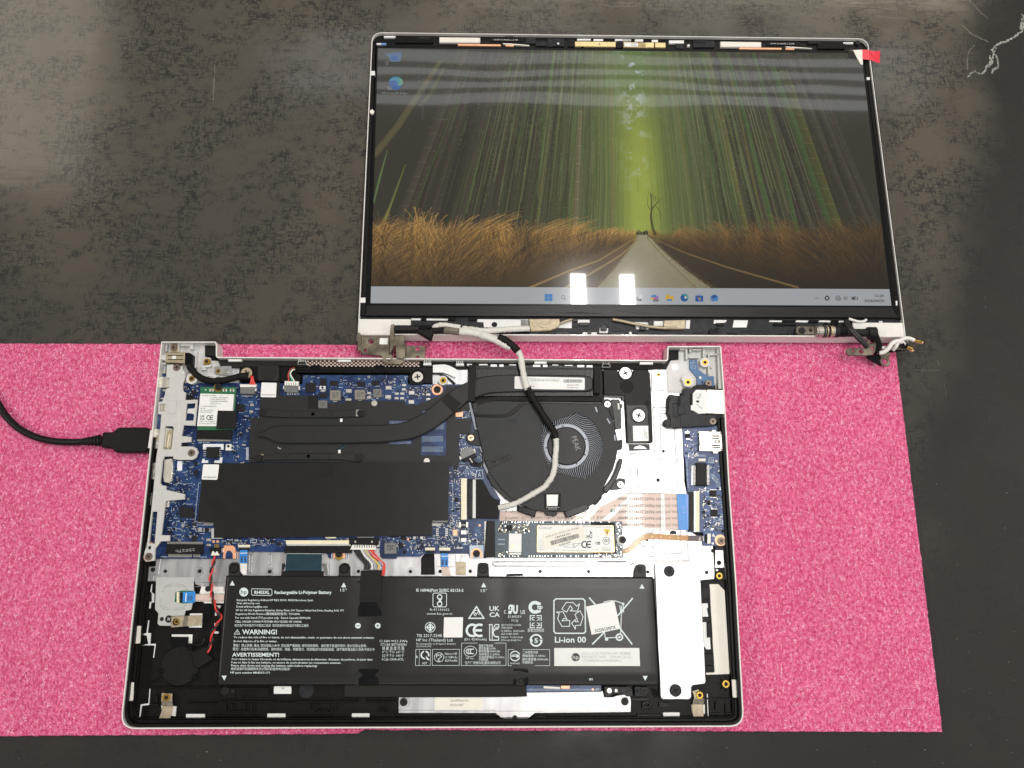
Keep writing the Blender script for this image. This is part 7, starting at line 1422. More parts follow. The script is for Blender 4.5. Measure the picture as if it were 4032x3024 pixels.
pr('clear_ribbon', base, M['ffc_white'], P('E', 1365, 1155, 1445, 1158, 1440, 1285, 1400, 1280, 1368, 1240), 6.8, 6.6, bev=.02); pr('clear_ribbon', base, M['ffc'], P('F', 1628, 1192, 1700, 1194, 1730, 1288, 1640, 1285), 6.2, 6.0, bev=.02)
pr('black_ribbon', base, M['black_gloss'], P('F', 1455, 1040, 1548, 1040, 1555, 1280, 1405, 1280, 1405, 1100), 6.2, 5.2, bev=.12); pr('black_ribbon_face', base, M['sleeve_black'], P('F', 1412, 1095, 1545, 1090, 1548, 1275, 1408, 1275), 6.5, 6.0, bev=.1); pr('fabric_pad', base, M['cloth_tape'], P('F', 1785, 1138, 1892, 1142, 1890, 1285, 1782, 1282), 5.6, 5.0, bev=.1)
# twisted red and black lead of the coin cell
path = spline(pts3('E', 1088, 1070, 7.2, 1085, 1130, 7.6, 1058, 1230, 7.4, 1048, 1330, 7.2, 1055, 1430, 6.6, 1070, 1530, 6.4, 1090, 1600, 6.2, 1135, 1690, 6.4, 1158, 1745, 6.4, 1115, 1830, 6.2, 1065, 1910, 6.2, 1062, 1980, 6.0, 1045, 2040, 5.8, 1020, 2125, 5.6), 14)
def twist(ph, r=.62):
    o = []; L_ = 0
    for i, q_ in enumerate(path):
        if i: L_ += (q_ - path[i - 1]).length
        tt = (path[min(i + 1, len(path) - 1)] - path[max(i - 1, 0)]).normalized(); s = Vector((-tt.y, tt.x, 0)).normalized(); a = L_ * 6.28318 / 9.5 + ph
        o.append(q_ + s * (r * math.cos(a)) + Vector((0, 0, r * math.sin(a))))
    return o
for k_, ph in (('wire_red', 0), ('wire_black', 3.14)):
    V, F = tube_mesh(twist(ph), .6, 7); mesh_obj('twisted_wire', cc, V, F, M[k_], smooth=True)
m = Many(); m.plate(P('E', 1065, 1025, 1082, 1022, 1090, 1040, 1105, 1040, 1112, 1022, 1125, 1030, 1140, 1070, 1052, 1072), 8.4, 6.6, M['connector_white'], bev=.15); m.plate(P('E', 1040, 990, 1170, 982, 1165, 1045, 1040, 1050), 8.0, MZ, M['connector_black'], bev=.15); m.plate(P('E', 1165, 992, 1190, 992, 1188, 1035, 1168, 1040), 7.6, MZ, M['solder'])
for i in range(3): m.plate(box('E', 1090 + i * 16, 945, 1100 + i * 16, 985), 7.4, MZ, M['brass'])
m.done('coin_cell_plug', mb)
# ------------------------------------------------------------------ the lid with the lit display
lid = thing('laptop_screen', 'laptop screen lid with its bezel removed, showing a bamboo grove desktop picture', 'laptop screen', (120, 355, 0))
LO = P('S', 1464, 126, 3418, 151, 3568, 1327, 1408, 1318)
q = ccw([LD(x, y, 0)[:2] for x, y in LO]); q = corners(q, lambda c: 8 if c.y > 300 else .6)
li = inset(q, .7)
V, F = frame(q, li, 0, -9.0, .3, lid_z); mesh_obj('lid_shell', lid, V, F, M['silver'])
V, F = solid(inset(q, .6), -6.2, -8.8, (), .1, lid_z); mesh_obj('lid_back', lid, V, F, M['dark_lid'])
# slanted rear spine
a0, a1 = LD(1408, 1318.5, -.2), LD(3568, 1327.5, -.2); b0, b1 = B(1404, 1342, 3.4), B(3576, 1351, 3.4)
up = Vector((0, 3, 0)); V = [a0 + Vector((.15, 0, 0)), a1 - Vector((.15, 0, 0)), b1, b0, Vector((b0.x, a0.y + 2, b0.z)), Vector((b1.x, a1.y + 2, b1.z)), a1 + Vector((-.15, .9, 0)), a0 + Vector((.15, .9, 0))]
F = [(3, 2, 1, 0), (0, 1, 6, 7), (4, 5, 2, 3), (7, 6, 5, 4), (0, 7, 4, 3), (1, 2, 5, 6)]
mesh_obj('rear_spine', lid, V, F, M['silver'])
def lp(name, m, c, v, zt, zb, parent=None, **k): return pr(name, parent or lid, M[m], P(c, *v), zt, zb, pl='L', **k)
def lbx(name, m, c, x0, y0, x1, y1, zt, zb, parent=None, **k): return pr(name, parent or lid, M[m], box(c, x0, y0, x1, y1), zt, zb, pl='L', **k)
# black inner frame all round
SL = P('S', 1466, 150, 1420, 1240); SR = P('S', 3420, 170, 3556, 1250)
lp('inner_frame', 'black_plastic', 'S', (1463, 160, 1480, 160, 1440, 1242, 1416, 1242), -1.6, -6.2); lp('inner_frame', 'black_plastic', 'S', (3398, 190, 3424, 175, 3560, 1260, 3534, 1255), -1.6, -6.2); lp('frame_groove', 'hole', 'S', (1471, 200, 1474, 200, 1431, 1242, 1427, 1242), -1.5, -2); lp('frame_groove', 'hole', 'S', (3411, 260, 3414, 260, 3549, 1250, 3546, 1250), -1.5, -2)
lp('top_frame', 'black_gloss', 'S', (1475, 133, 3410, 158, 3425, 205, 1465, 182), -2.6, -6.2)
for c, x0, y0, x1, y1 in [('M', 200, 330, 232, 362), ('O', 190, 475, 245, 530), ('N', 1775, 375, 1798, 395), ('R', 1872, 510, 1890, 560)]: lbx('side_clip', 'label_white', c, x0, y0, x1, y1, -1.2, -4, bev=.1)
lp('clay_dab', 'label_cream', 'M', (197, 615, 215, 608, 228, 622, 222, 640, 205, 642, 195, 630), .2, -1.6)
# top strip: antennas, camera module, clips
for c, x0, x1, y0, y1 in [('M', 700, 997, 83, 122), ('N', 714, 1010, 115, 155)]: lp('antenna_foam', 'label_cream', c, (x0, y0, x1, y0 + 4, x1, y1 + 2, x0, y1), -.6, -4, bev=.4)
for c, v in [('M', (835, 134, 1146, 138, 1146, 150, 835, 146)), ('M', (1180, 140, 1240, 141, 1240, 152, 1180, 150)), ('N', (850, 160, 1157, 163, 1157, 175, 850, 172)), ('N', (1186, 165, 1250, 166, 1250, 176, 1186, 175))]: lp('antenna_strip', 'copper_pad', c, v, -1.4, -3, bev=.05)
for c, x in [('M', 1210), ('N', 1235)]: lp('antenna_lead', 'label_cream', c, (x - 50, (128 if c == 'M' else 152), x + 20, (132 if c == 'M' else 155), x + 145, (142 if c == 'M' else 165), x + 140, (148 if c == 'M' else 168), x - 40, (136 if c == 'M' else 160)), -1.2, -2.5, bev=.1)
for c, x, tx in [('M', 1270, 'G9 400 15_WLAN_2_A_HB'), ('N', 1250, 'G9 400 15_WLAN_1_A_HB')]:
    y0 = 92 if c == 'M' else 120
    a = lbx('antenna_film', 'black_tape', c, x - 200, y0, x + 40, y0 + 24, -1.9, -3); m = Many(); text(m, tx, c, x - 175, y0 + 16, x - 2, y0 + 17, 9, M['label_white'], -1.84, pl='L', res=1); m.done('lettering', a)
cmod = lp('camera_module', 'camera_gold', 'M', (1685, 117, 2035, 120, 2195, 124, 2200, 158, 1685, 150), -.9, -4, bev=.15, label='long gold camera board at the middle of the top edge'); lp('camera_module_end', 'camera_gold', 'N', (0, 122, 230, 124, 230, 160, 0, 156), -.9, -4, parent=cmod, bev=.15); lp('camera_connector', 'camera_gold', 'N', (238, 124, 315, 126, 314, 160, 238, 158), -.7, -4, parent=cmod, bev=.15)
lp('camera_label', 'label_white', 'N', (15, 124, 115, 126, 115, 154, 15, 152), -.84, -1, parent=cmod, bev=.01); m = Many(); text(m, '0WF7ZF200', 'N', 62, 136, 110, 137, 7, M['ink'], -.8, pl='L', res=1); text(m, 'P120B00N20', 'N', 62, 148, 110, 149, 7, M['ink'], -.8, pl='L', res=1); m.done('lettering', cmod)
lp('camera_lens', 'black_gloss', 'M', (1982, 118, 2000, 110, 2025, 110, 2038, 120, 2038, 150, 2020, 160, 1995, 160, 1982, 148), .0, -3, parent=cmod, bev=.3); cy('lens_glass', cmod, M['hole'], 'M', 2010, 135, 8, .1, -1, pl='L'); cy('microphone_hole', cmod, M['screw_brown'], 'M', 1862, 135, 8, -.8, -1.4, pl='L')
for c, x0, y0, x1, y1, m_ in [('M', 1730, 140, 1748, 155, 'chip'), ('N', 172, 142, 188, 158, 'chip'), ('M', 1635, 100, 1680, 152, 'black_gloss'), ('M', 1484, 95, 1520, 155, 'dark_lid'), ('M', 1330, 88, 1400, 130, 'dark_lid'), ('M', 1400, 118, 1480, 148, 'dark_lid'), ('M', 1520, 95, 1605, 150, 'dark_lid'), ('N', 390, 125, 448, 168, 'dark_lid'), ('N', 515, 110, 670, 158, 'dark_lid'), ('M', 380, 78, 655, 125, 'black_plastic'), ('M', 545, 80, 635, 100, 'hole'), ('N', 515, 105, 605, 130, 'hole'), ('N', 1350, 112, 1445, 132, 'hole'), ('N', 1420, 118, 1620, 168, 'black_plastic'), ('M', 660, 80, 670, 150, 'hole'), ('M', 1180, 78, 1235, 92, 'hole'), ('N', 840, 108, 900, 122, 'hole')]:
    lbx('frame_clip', m_, c, x0, y0, x1, y1, -1.3 if m_ != 'hole' else -1.1, -4, bev=.1)
for c, x0, y0, x1, y1 in [('M', 298, 76, 382, 88), ('M', 245, 128, 312, 138), ('M', 1975, 98, 2092, 112), ('M', 1700, 96, 1800, 108), ('M', 1820, 98, 1890, 112), ('N', 0, 98, 65, 112), ('N', 340, 108, 448, 130), ('N', 1605, 122, 1678, 132), ('N', 215, 104, 260, 120), ('M', 2120, 100, 2180, 116)]: lbx('metal_gap', 'label_white', c, x0, y0, x1, y1, -1.0, -4)
cy('frame_screw', lid, M['dark_lid'], 'M', 1565, 130, 20, -1, -3, pl='L'); cy('frame_screw_head', lid, M['label_white'], 'M', 1563, 131, 9, -.9, -3, pl='L'); cy('frame_pin', lid, M['label_white'], 'N', 482, 145, 11, -1.0, -3, pl='L'); cy('frame_pin', lid, M['dark_lid'], 'N', 1712, 125, 20, -1, -3, pl='L'); lbx('blue_mark', 'blue_edge', 'M', 278, 128, 315, 138, -.95, -2)
# display panel
pan = pr('display_panel', lid, M['black_gloss'], P('S', 1483, 181, 3397, 203, 3535, 1252, 1438, 1243), -.9, -4.5, pl='L', bev=.15, label='lit display panel with a green bamboo picture')
# --- the desktop picture is painted here, stroke by stroke
W0, H0 = 1400, 788
img = np.zeros((H0, W0, 3)); yy, xx = np.mgrid[0:H0, 0:W0].astype(float)
cx = .522 * W0; vy = .735 * H0
def g2l(c): return (np.array(c, float) / 255) ** 2.2
side = np.abs(xx - cx) / W0
glow = np.exp(-(side / .062) ** 2) * .85 + .50 * np.exp(-(side / .20) ** 2)
vert = np.clip(1 - np.abs(yy / H0 - .45) * .55, 0, 1)
def nz2(sx, sy, seed):
    r = np.random.default_rng(seed); a = r.random((sy + 2, sx + 2)); u = np.linspace(0, sx, W0); v = np.linspace(0, sy, H0)
    i = u.astype(int); j = v.astype(int); fu = (u - i)[None, :, None]; fv = (v - j)[:, None, None]; fu = fu * fu * (3 - 2 * fu); fv = fv * fv * (3 - 2 * fv); fu = fu[..., 0]; fv = fv[..., 0]
    return (a[np.ix_(j, i)] * (1 - fu) + a[np.ix_(j, i + 1)] * fu) * (1 - fv) + (a[np.ix_(j + 1, i)] * (1 - fu) + a[np.ix_(j + 1, i + 1)] * fu) * fv
n1 = .5 * nz2(60, 34, 1) + .3 * nz2(150, 90, 2) + .2 * nz2(400, 240, 3)
green = g2l((96, 122, 52)); yel = g2l((178, 190, 70)); dark = g2l((56, 55, 44))
k = np.clip(glow * vert, 0, 1)[..., None]
img[:] = dark * (1 - k) + green * k
k2 = np.clip(np.exp(-(side / .034) ** 2) * np.clip((yy / H0 - .18) * 3, 0, 1), 0, 1)[..., None]; img = img * (1 - k2 * .9) + yel * k2 * .9
lf = (np.clip((n1 - .45) * 6, 0, 1) * np.clip(1.15 - side * 2.6, 0, 1) * np.clip(1 - yy / H0 * 1.05, 0, 1))[..., None]; img = img * (1 - lf * .45) + g2l((98, 140, 58)) * lf * .45
sk = (np.clip((n1 - .55) * 14, 0, 1) * np.exp(-((xx - cx + 8) / 30) ** 2) * np.clip(1.1 - yy / H0 * 1.7, 0, 1))[..., None]; img = img * (1 - sk) + g2l((178, 188, 192)) * sk
pr_ = np.random.default_rng(11)
rows = np.arange(H0)
def stalk(xb, wid, col, top, bot, lean, a=1.0, nodes=0, grad=.35, broken=0):
    global img
    y0, y1 = int(max(0, top)), int(min(H0, bot))
    if y1 - y0 < 3: return
    r = rows[y0:y1]; xc = xb + (vy - r) * lean; hw = wid * .5 * (.85 + .25 * (r / H0))
    m_ = int(np.ceil(hw.max())) + 1; offs = np.arange(-m_, m_ + 1); X = np.round(xc)[:, None].astype(int) + offs[None, :]
    d = np.abs(X - xc[:, None]); al = np.clip(hw[:, None] + .5 - d, 0, 1) * a; ok = (X >= 0) & (X < W0); X2 = np.clip(X, 0, W0 - 1); R2 = np.broadcast_to(r[:, None], X.shape)
    sh = 1 + grad * (X - xc[:, None]) / np.maximum(hw[:, None], .6) * .8
    c = col[None, None, :] * np.clip(sh, .3, 1.8)[..., None]
    if nodes:
        ph = pr_.uniform(0, nodes); nd = ((r + ph) % nodes) < 1.6; c = np.where(nd[:, None, None], c * 1.7 + .01, c)
    al = np.where(ok, al, 0)
    if broken: al = al * (np.repeat(pr_.random((len(r) // 3 + 1, 1)), 3, 0)[:len(r)] > broken) * (pr_.random(al.shape) > .25)
    al = al[..., None]; img[R2, X2] = img[R2, X2] * (1 - al) + c * al
def band(p, ws, c, a):
    for (xa, ya), (xb, yb), wa, wb in zip(p, p[1:], ws, ws[1:]):
        for Y in range(int(max(0, min(ya, yb))), int(max(ya, yb))):
            s_ = (Y - ya) / (yb - ya); X = xa + (xb - xa) * s_; k = (wa + (wb - wa) * s_) * .5; i = np.arange(int(X - k - 1), int(X + k + 2)); al = np.clip(k + .5 - np.abs(i - X), 0, 1) * a; i2 = np.clip(i, 0, W0 - 1); al = np.where(i == i2, al, 0)[:, None]; img[Y, i2] = img[Y, i2] * (1 - al) + g2l(c) * (1 - .25 * np.abs(i - X) / max(k, 1))[:, None] * al
N1 = 620
for i in range(N1):
    f = i / N1; d = pr_.uniform(.02, .16 + .36 * f) * W0; s = -1 if pr_.random() < .5 else 1
    xb = cx + s * d; dn = d / W0; near = min(1, dn / .42); aa_ = min(.9, .15 + dn * 7)
    wid = .8 + (1.2 + 25 * near ** 1.3) * pr_.uniform(.15, 1) ** 1.4 * (.4 + .8 * f)
    br_ = np.exp(-(dn / .15) ** 2); base_ = g2l((66, 60, 50)) * (1 - br_) + g2l((112, 124, 70)) * br_
    u = pr_.random()
    if u < .26: base_ = base_ * .62
    elif u < .40: base_ = base_ * pr_.uniform(1.1, 1.4)
    elif u < .47: base_ = g2l((118, 118, 62)) * (1 - .6 * near)
    elif u < .54: base_ = g2l((80, 104, 56)) * (1 - .35 * near)
    lean = -s * (dn * .62 + pr_.normal(0, .025)) * 1.0
    stalk(xb, wid, base_, 0 if pr_.random() < .8 else pr_.uniform(0, 200), vy + pr_.uniform(0, 40) + near * 60, lean, aa_, nodes=int(pr_.uniform(34, 74)) if wid > 4 else 0)
# flecks of sunlit leaves seen between the stalks
for i in range(150):
    s = -1 if pr_.random() < .6 else 1; dn = abs(pr_.normal(.2, .1)); xb = cx + s * dn * W0; top = pr_.uniform(0, 430); ln = pr_.uniform(20, 120)
    stalk(xb, pr_.uniform(1.5, 7), g2l((94, 124, 72)) * pr_.uniform(.5, 1.1), top, top + ln, -s * dn * .62, pr_.uniform(.25, .6), grad=.1, broken=pr_.uniform(.2, .6))
for i in range(170):
    s = -1 if pr_.random() < .5 else 1; dn = pr_.uniform(.09, .45); y0 = pr_.uniform(-60, 420); ln = pr_.uniform(90, 300); k = -s * dn * .62; xb = cx + s * dn * W0 + pr_.normal(0, 5)
    c = pr_.uniform(.6, 1.2) * np.array([(112, 128, 72), (90, 122, 60), (122, 122, 78)][i % 3]) * (1 - .5 * max(0, dn - .2) / .25); w_ = pr_.uniform(1.6, 5)
    Y = [y0, y0 + ln * .55, y0 + ln]; band([(xb + (vy - y) * k, y) for y in Y], (.4, w_, .4), np.clip(c, 0, 255), pr_.uniform(.4, .85))
for i in range(60):
    s = -1 if pr_.random() < .6 else 1; dn = pr_.uniform(.08, .4); stalk(cx + s * dn * W0, pr_.uniform(.7, 1.4), g2l((134, 142, 92)), pr_.uniform(0, 330), pr_.uniform(380, vy + 20), -s * dn * .62, .75)
for xb, w_, t0, t1, ln, c in [(412, 14, 620, 700, .05, (150, 140, 64)), (545, 14, 200, 720, .07, (118, 112, 78)), (648, 8, 120, 730, .035, (122, 112, 74))]: stalk(xb, w_, g2l(c), t0, t1, ln, .85, nodes=56, grad=.3)
band([(-6, 352), (60, 255), (112, 160), (178, 40)], (24, 24, 20, 14), (118, 108, 70), .55); band([(120, 190), (150, 150), (190, 60)], (10, 12, 8), (104, 104, 60), .5); band([(2, 622), (26, 560), (46, 500), (84, 375)], (15, 15, 6, 2), (138, 138, 64), .8); band([(0, 495), (14, 420), (34, 330)], (4, 6, 2), (110, 140, 84), .8)
# leafy blotches that break the stalks up, then a soft veil over the middle
lf = np.clip((nz2(220, 150, 8) - .70) * 5, 0, 1) * np.clip(.9 - yy / H0 * 1.2, 0, 1) * np.clip(1 - side * 1.9, 0, 1); img = img * (1 - lf[..., None] * .55) + g2l((104, 142, 64)) * lf[..., None] * .55
k3 = (np.exp(-(side / .04) ** 2) * np.clip((yy / H0 - .10) * 3.5, 0, 1))[..., None] * .66; img = img * (1 - k3) + (yel * (.86 + .3 * (n1[..., None] - .5)) + sk * .25) * k3
img = img * (1 - sk * .5) + g2l((172, 182, 180)) * sk * .5
img = (img + np.roll(img, 1, 0) + np.roll(img, -1, 0) + np.roll(img, 1, 1) + np.roll(img, -1, 1)) / 5
# undergrowth: thousands of fine arched stems, golden on the left
def stems(n, seed, x0, x1, dens, col0, col1, h0, h1, lean):
    r = np.random.default_rng(seed); kx = np.linspace(-40, W0 + 40, 46); kl = r.normal(0, .42, 46); kh = r.uniform(.55, 1.3, 46)
    dep = np.sort(r.random(n) ** 1.25)
    for i in range(n):
        x = r.uniform(x0, x1); dn = abs(x - cx) / W0; rise = min(1, dn / .26); de = dep[i]
        yb = vy + 8 + de * (H0 * .94 - vy) * (.10 + .95 * min(1, dn / .34)); L = r.uniform(h0, h1) * (.25 + .9 * rise) * np.interp(x, kx, kh); a = lean + np.interp(x, kx, kl) + r.normal(0, .16)
        t_ = np.linspace(0, 1, int(L) + 2); X = x + (a * t_ + .45 * a * t_ * t_) * L; Y = yb - L * t_ * (1 - .24 * t_)
        c = g2l(col0) * (1 - r.random()) + g2l(col1) * r.random(); c = c * (.35 + .95 * t_)[:, None] * dens(x) * max(.30, 1.18 - 1.05 * de)
        Xi = X.astype(int); Yi = Y.astype(int); ok = (Xi >= 0) & (Xi < W0 - 1) & (Yi >= 0) & (Yi < H0)
        al = r.uniform(.25, .7); img[Yi[ok], Xi[ok]] = img[Yi[ok], Xi[ok]] * (1 - al) + c[ok] * al
fl = np.clip((yy - vy - 4 + np.clip(side * 2, 0, 1) * 46 + (nz2(60, 2, 5) - .5) * 40) / 30, 0, 1)[..., None]; fl = fl * (side > .01)[..., None]
gc = np.where(xx[..., None] < cx, g2l((104, 80, 48)), g2l((70, 58, 42))) * np.clip(1.2 - (yy - vy) / (H0 - vy) * 1.0, .30, 1.2)[..., None] * np.clip(1.1 - np.clip((xx - cx) / W0, 0, 1) * 1.2, .5, 1)[..., None]; img = img * (1 - fl) + gc * fl
stems(5200, 21, -20, cx - 12, lambda x: 1.0, (172, 120, 50), (214, 166, 82), 16, 84, .35)
stems(4200, 22, cx + 14, W0 + 10, lambda x: max(.38, 1 - (x - cx) / W0 * 1.45), (136, 98, 46), (164, 122, 62), 14, 74, -.4)
stems(1500, 23, -10, cx - 60, lambda x: .5, (84, 70, 44), (110, 84, 48), 20, 60, .2)
# dark lower corners, the path and its rails
dk_ = np.clip((yy / H0 - .86) * 5, 0, 1)[..., None] * .45; img = img * (1 - dk_) + g2l((46, 42, 34)) * dk_
tt = np.clip((yy - vy) / (H0 - vy), 0, 1); lx = cx - 10 - tt * .085 * W0 * (1 + .4 * tt); rx = cx + 12 + tt * .115 * W0 * (1 + .5 * tt)
pa = (np.clip((xx - lx) / 3, 0, 1) * np.clip((rx - xx) / 3, 0, 1) * (yy > vy + 2))[..., None]
pc_ = g2l((172, 164, 128)) * (1 - .35 * tt[..., None]) * (.92 + .2 * (n1[..., None] - .5)); img = img * (1 - pa) + pc_ * pa
ed = (np.exp(-((xx - lx) / (3 + 12 * tt)) ** 2) + np.exp(-((xx - rx) / (3 + 14 * tt)) ** 2))[..., None] * (yy > vy + 4)[..., None] * np.clip(nz2(300, 200, 9) * 1.6 - .3, 0, 1)[..., None]; img = img * (1 - np.clip(ed, 0, 1) * .8) + g2l((116, 92, 52)) * np.clip(ed, 0, 1) * .8
def rail(p, w_, c, a=.85):
    for (xa, ya), (xb, yb) in zip(p, p[1:]):
        L = int(math.hypot(xb - xa, yb - ya)) + 1
        for s_ in np.linspace(0, 1, L * 2):
            X, Y = xa + (xb - xa) * s_, ya + (yb - ya) * s_; k = w_ * (.35 + .65 * (Y - vy) / (H0 - vy))
            y0_, y1_ = int(Y - k), int(Y + k + 1)
            if 0 <= int(X) < W0: sl = img[max(0, y0_):min(H0, y1_), int(X)]; sl[:] = sl * (1 - a) + g2l(c) * a
rail([(cx - 12, vy + 20), (cx - 60, vy + 66), (cx - 130, vy + 112), (cx - 240, vy + 178)], 3.6, (156, 128, 72)); rail([(cx - 16, vy + 14), (cx - 120, vy + 82), (cx - 200, vy + 112), (cx - 330, vy + 172)], 3.4, (150, 122, 66)); rail([(cx + 12, vy + 14), (cx + 60, vy + 74), (cx + 150, vy + 172)], 3.0, (136, 118, 80)); rail([(cx + 14, vy + 10), (cx + 120, vy + 60), (cx + 230, vy + 100), (cx + 420, vy + 158)], 3.0, (124, 98, 58))
# the bare tree by the path and the small crowd at its end
def twig(x, y, a, L, w_):
    if L < 7: return
    for s_ in np.linspace(0, 1, int(L) + 1):
        X, Y = x + math.sin(a) * L * s_, y - math.cos(a) * L * s_; k = max(.6, w_ * (1 - .5 * s_)); xa, xb = int(X - k), int(X + k + 1)
        if 0 <= Y < H0: sl = img[int(Y), max(0, xa):xb]; sl[:] = sl * .15 + g2l((66, 60, 40)) * .85
    X, Y = x + math.sin(a) * L, y - math.cos(a) * L
    for d_ in (pr_.uniform(.1, .5), -pr_.uniform(.1, .5)): twig(X, Y, a * .8 + d_, L * pr_.uniform(.55, .8), w_ * .6)
vy0 = vy; T_ = lambda l: [(cx + 24 + (x - cx - 24) * .8, vy0 + (y - vy0) * .72) for x, y in l]
tk = [(cx + 40, vy + 10), (cx + 30, vy - 20), (cx + 26, vy - 70), (cx + 30, vy - 105), (cx + 29, vy - 165)]
band(T_(tk), (9, 7, 6, 4, 2), (70, 62, 44), .9); band(T_([(cx + 29, vy - 98), (cx + 48, vy - 125), (cx + 66, vy - 145)]), (4, 3, 1.2), (70, 64, 44), .85); band(T_([(cx + 46, vy - 110), (cx + 58, vy - 95), (cx + 60, vy - 60)]), (2.5, 2, 1), (66, 60, 42), .8); band(T_([(cx + 26, vy - 95), (cx + 16, vy - 118), (cx + 18, vy - 150)]), (3, 2, 1), (80, 74, 46), .7)
for k_ in range(9): band(T_([(cx + 30 + k_ % 3 * 8, vy - 150 + k_ * 3), (cx + 18 + k_ * 5, vy - 178 + k_ * 4)]), (1.6, .8), (84, 78, 48), .6)
for i in range(16): X = int(cx - 16 + i * 2.1 + pr_.uniform(-1, 1)); h_ = int(pr_.uniform(8, 15)); img[int(vy + 6 - h_):int(vy + 6), X:X + 2] = g2l((44, 46, 40))
img *= (1 + .10 * (pr_.random((H0, W0, 1)) - .5)); gm = img.mean(2, keepdims=True); img = img * .90 + gm * .10; img = np.clip(img * .94 + g2l((35, 32, 28)), 0, 1)  # grey lift paints the screen's reflected haze into the picture
# task bar at the bottom
tb0 = int(H0 * .9395); img[tb0:] = g2l((172, 176, 180)) * (1 + .04 * (cx - xx[tb0:, :, None]) / W0)
rgba = np.ones((H0, W0, 4), np.float32); rgba[..., :3] = img[::-1] ** (1 / 2.2)
I = bpy.data.images.new('desktop_picture', W0, H0); I.pixels.foreach_set(rgba.ravel()); I.update(); I.pack()
sm = bpy.data.materials.new('lit_screen'); sm.use_nodes = True; N = sm.node_tree.nodes; L = sm.node_tree.links; b = N['Principled BSDF']
b.inputs['Base Color'].default_value = (.006, .006, .006, 1); b.inputs['Roughness'].default_value = .13; b.inputs['Specular IOR Level'].default_value = .22; b.inputs['Coat Weight'].default_value = .8; b.inputs['Coat Roughness'].default_value = .027
ti = N.new('ShaderNodeTexImage'); ti.image = I; L.new(ti.outputs['Color'], b.inputs['Emission Color']); b.inputs['Emission Strength'].default_value = .80
tc = N.new('ShaderNodeTexCoord'); mp = N.new('ShaderNodeMapping'); mp.inputs['Scale'].default_value = (.35, 1, 1); nn = N.new('ShaderNodeTexNoise'); nn.inputs['Scale'].default_value = 9; nn.inputs['Detail'].default_value = 2; L.new(tc.outputs['Object'], mp.inputs['Vector']); L.new(mp.outputs['Vector'], nn.inputs['Vector'])
bp = N.new('ShaderNodeBump'); bp.inputs['Strength'].default_value = .8; bp.inputs['Distance'].default_value = .0006; L.new(nn.outputs['Fac'], bp.inputs['Height']); L.new(bp.outputs['Normal'], b.inputs['Normal']); L.new(bp.outputs['Normal'], b.inputs['Coat Normal'])
SC = [(1488, 190), (3391, 211), (3510, 1204), (1459, 1194)]
qs = [LD(*p_, -.78) for p_ in SC]
for v_ in qs: v_.z = lid_z(v_.x, v_.y) - .78
scn = mesh_obj('screen', pan, [qs[3], qs[2], qs[1], qs[0]], [(0, 1, 2, 3)], sm, uv=[(0, 0), (1, 0), (1, 1), (0, 1)], label='glossy screen showing a path through tall bamboo')
def glow_mat(name, col):
    m_ = bpy.data.materials.new(name); m_.use_nodes = True; b_ = m_.node_tree.nodes['Principled BSDF']; b_.inputs['Base Color'].default_value = (.006, .006, .006, 1); b_.inputs['Roughness'].default_value = .06
    b_.inputs['Emission Color'].default_value = (*g2l(col), 1); b_.inputs['Emission Strength'].default_value = .8; M[name] = m_
for n_, c in dict(px_blue=(78, 136, 196), px_navy=(58, 92, 150), px_teal=(66, 136, 158), px_green=(96, 150, 116), px_yellow=(214, 170, 66), px_orange=(205, 110, 60), px_purple=(150, 110, 190), px_pink=(190, 110, 150), px_dark=(58, 58, 62), px_white=(196, 198, 204), px_pale=(120, 130, 135), px_bin=(82, 108, 138), px_dim=(92, 94, 92)).items(): glow_mat(n_, c)
ic = Many()
def ib(c, x0, y0, x1, y1, m_, z=-.74, rnd=0): ic.plate(box(c, x0, y0, x1, y1), z, z - .04, M[m_], pl='L', rnd=rnd)
def ip(c, v, m_, z=-.74): ic.plate(P(c, *v), z, z - .04, M[m_], pl='L')
def idisc(c, x, y, r, m_, z=-.74, n=24): ic.plate([cp(c, *q_) for q_ in circ(x, y, r, n)], z, z - .04, M[m_], pl='L')
def icon():
    global ic
    if ic.V: ic.done('desktop_icon', scn)
    ic = Many()
for i in (0, 1):
    for j in (0, 1): ib('Q', 261 + i * 44, 436 + j * 40, 302 + i * 44, 473 + j * 40, 'px_blue')
icon()
ring(ic, 'Q', 463, 470, 21, 5, M['px_dark'], -.74, pl='L'); ip('Q', (476, 486, 482, 481, 493, 494, 488, 500), 'px_dark')
icon()
ip('Q', (1252, 460, 1278, 460, 1278, 490, 1315, 490, 1315, 512, 1252, 512), 'px_dark'); ib('Q', 1282, 448, 1330, 486, 'px_white', rnd=.3)
icon()
ip('Q', (1425, 448, 1475, 442, 1480, 470, 1420, 476), 'px_blue'); ip('Q', (1418, 472, 1450, 470, 1450, 500, 1415, 492), 'px_yellow'); ip('Q', (1478, 456, 1505, 462, 1498, 492, 1470, 490), 'px_purple'); ip('Q', (1450, 470, 1475, 468, 1472, 494, 1448, 494), 'px_pink'); ib('Q', 1442, 494, 1502, 516, 'px_dark', -.72)
icon()
ip('Q', (1578, 444, 1610, 444, 1620, 454, 1666, 454, 1666, 510, 1578, 510), 'px_yellow'); ib('Q', 1592, 490, 1648, 512, 'px_blue', -.72)
icon()
idisc('Q', 1783, 476, 43, 'px_navy'); ip('Q', (1750, 452, 1780, 432, 1815, 445, 1828, 478, 1805, 490, 1775, 485, 1795, 470, 1780, 455), 'px_teal', -.72); ip('Q', (1800, 440, 1826, 465, 1826, 485, 1802, 490, 1800, 470), 'px_green', -.70); idisc('Q', 1796, 472, 13, 'px_white', -.69)
icon()
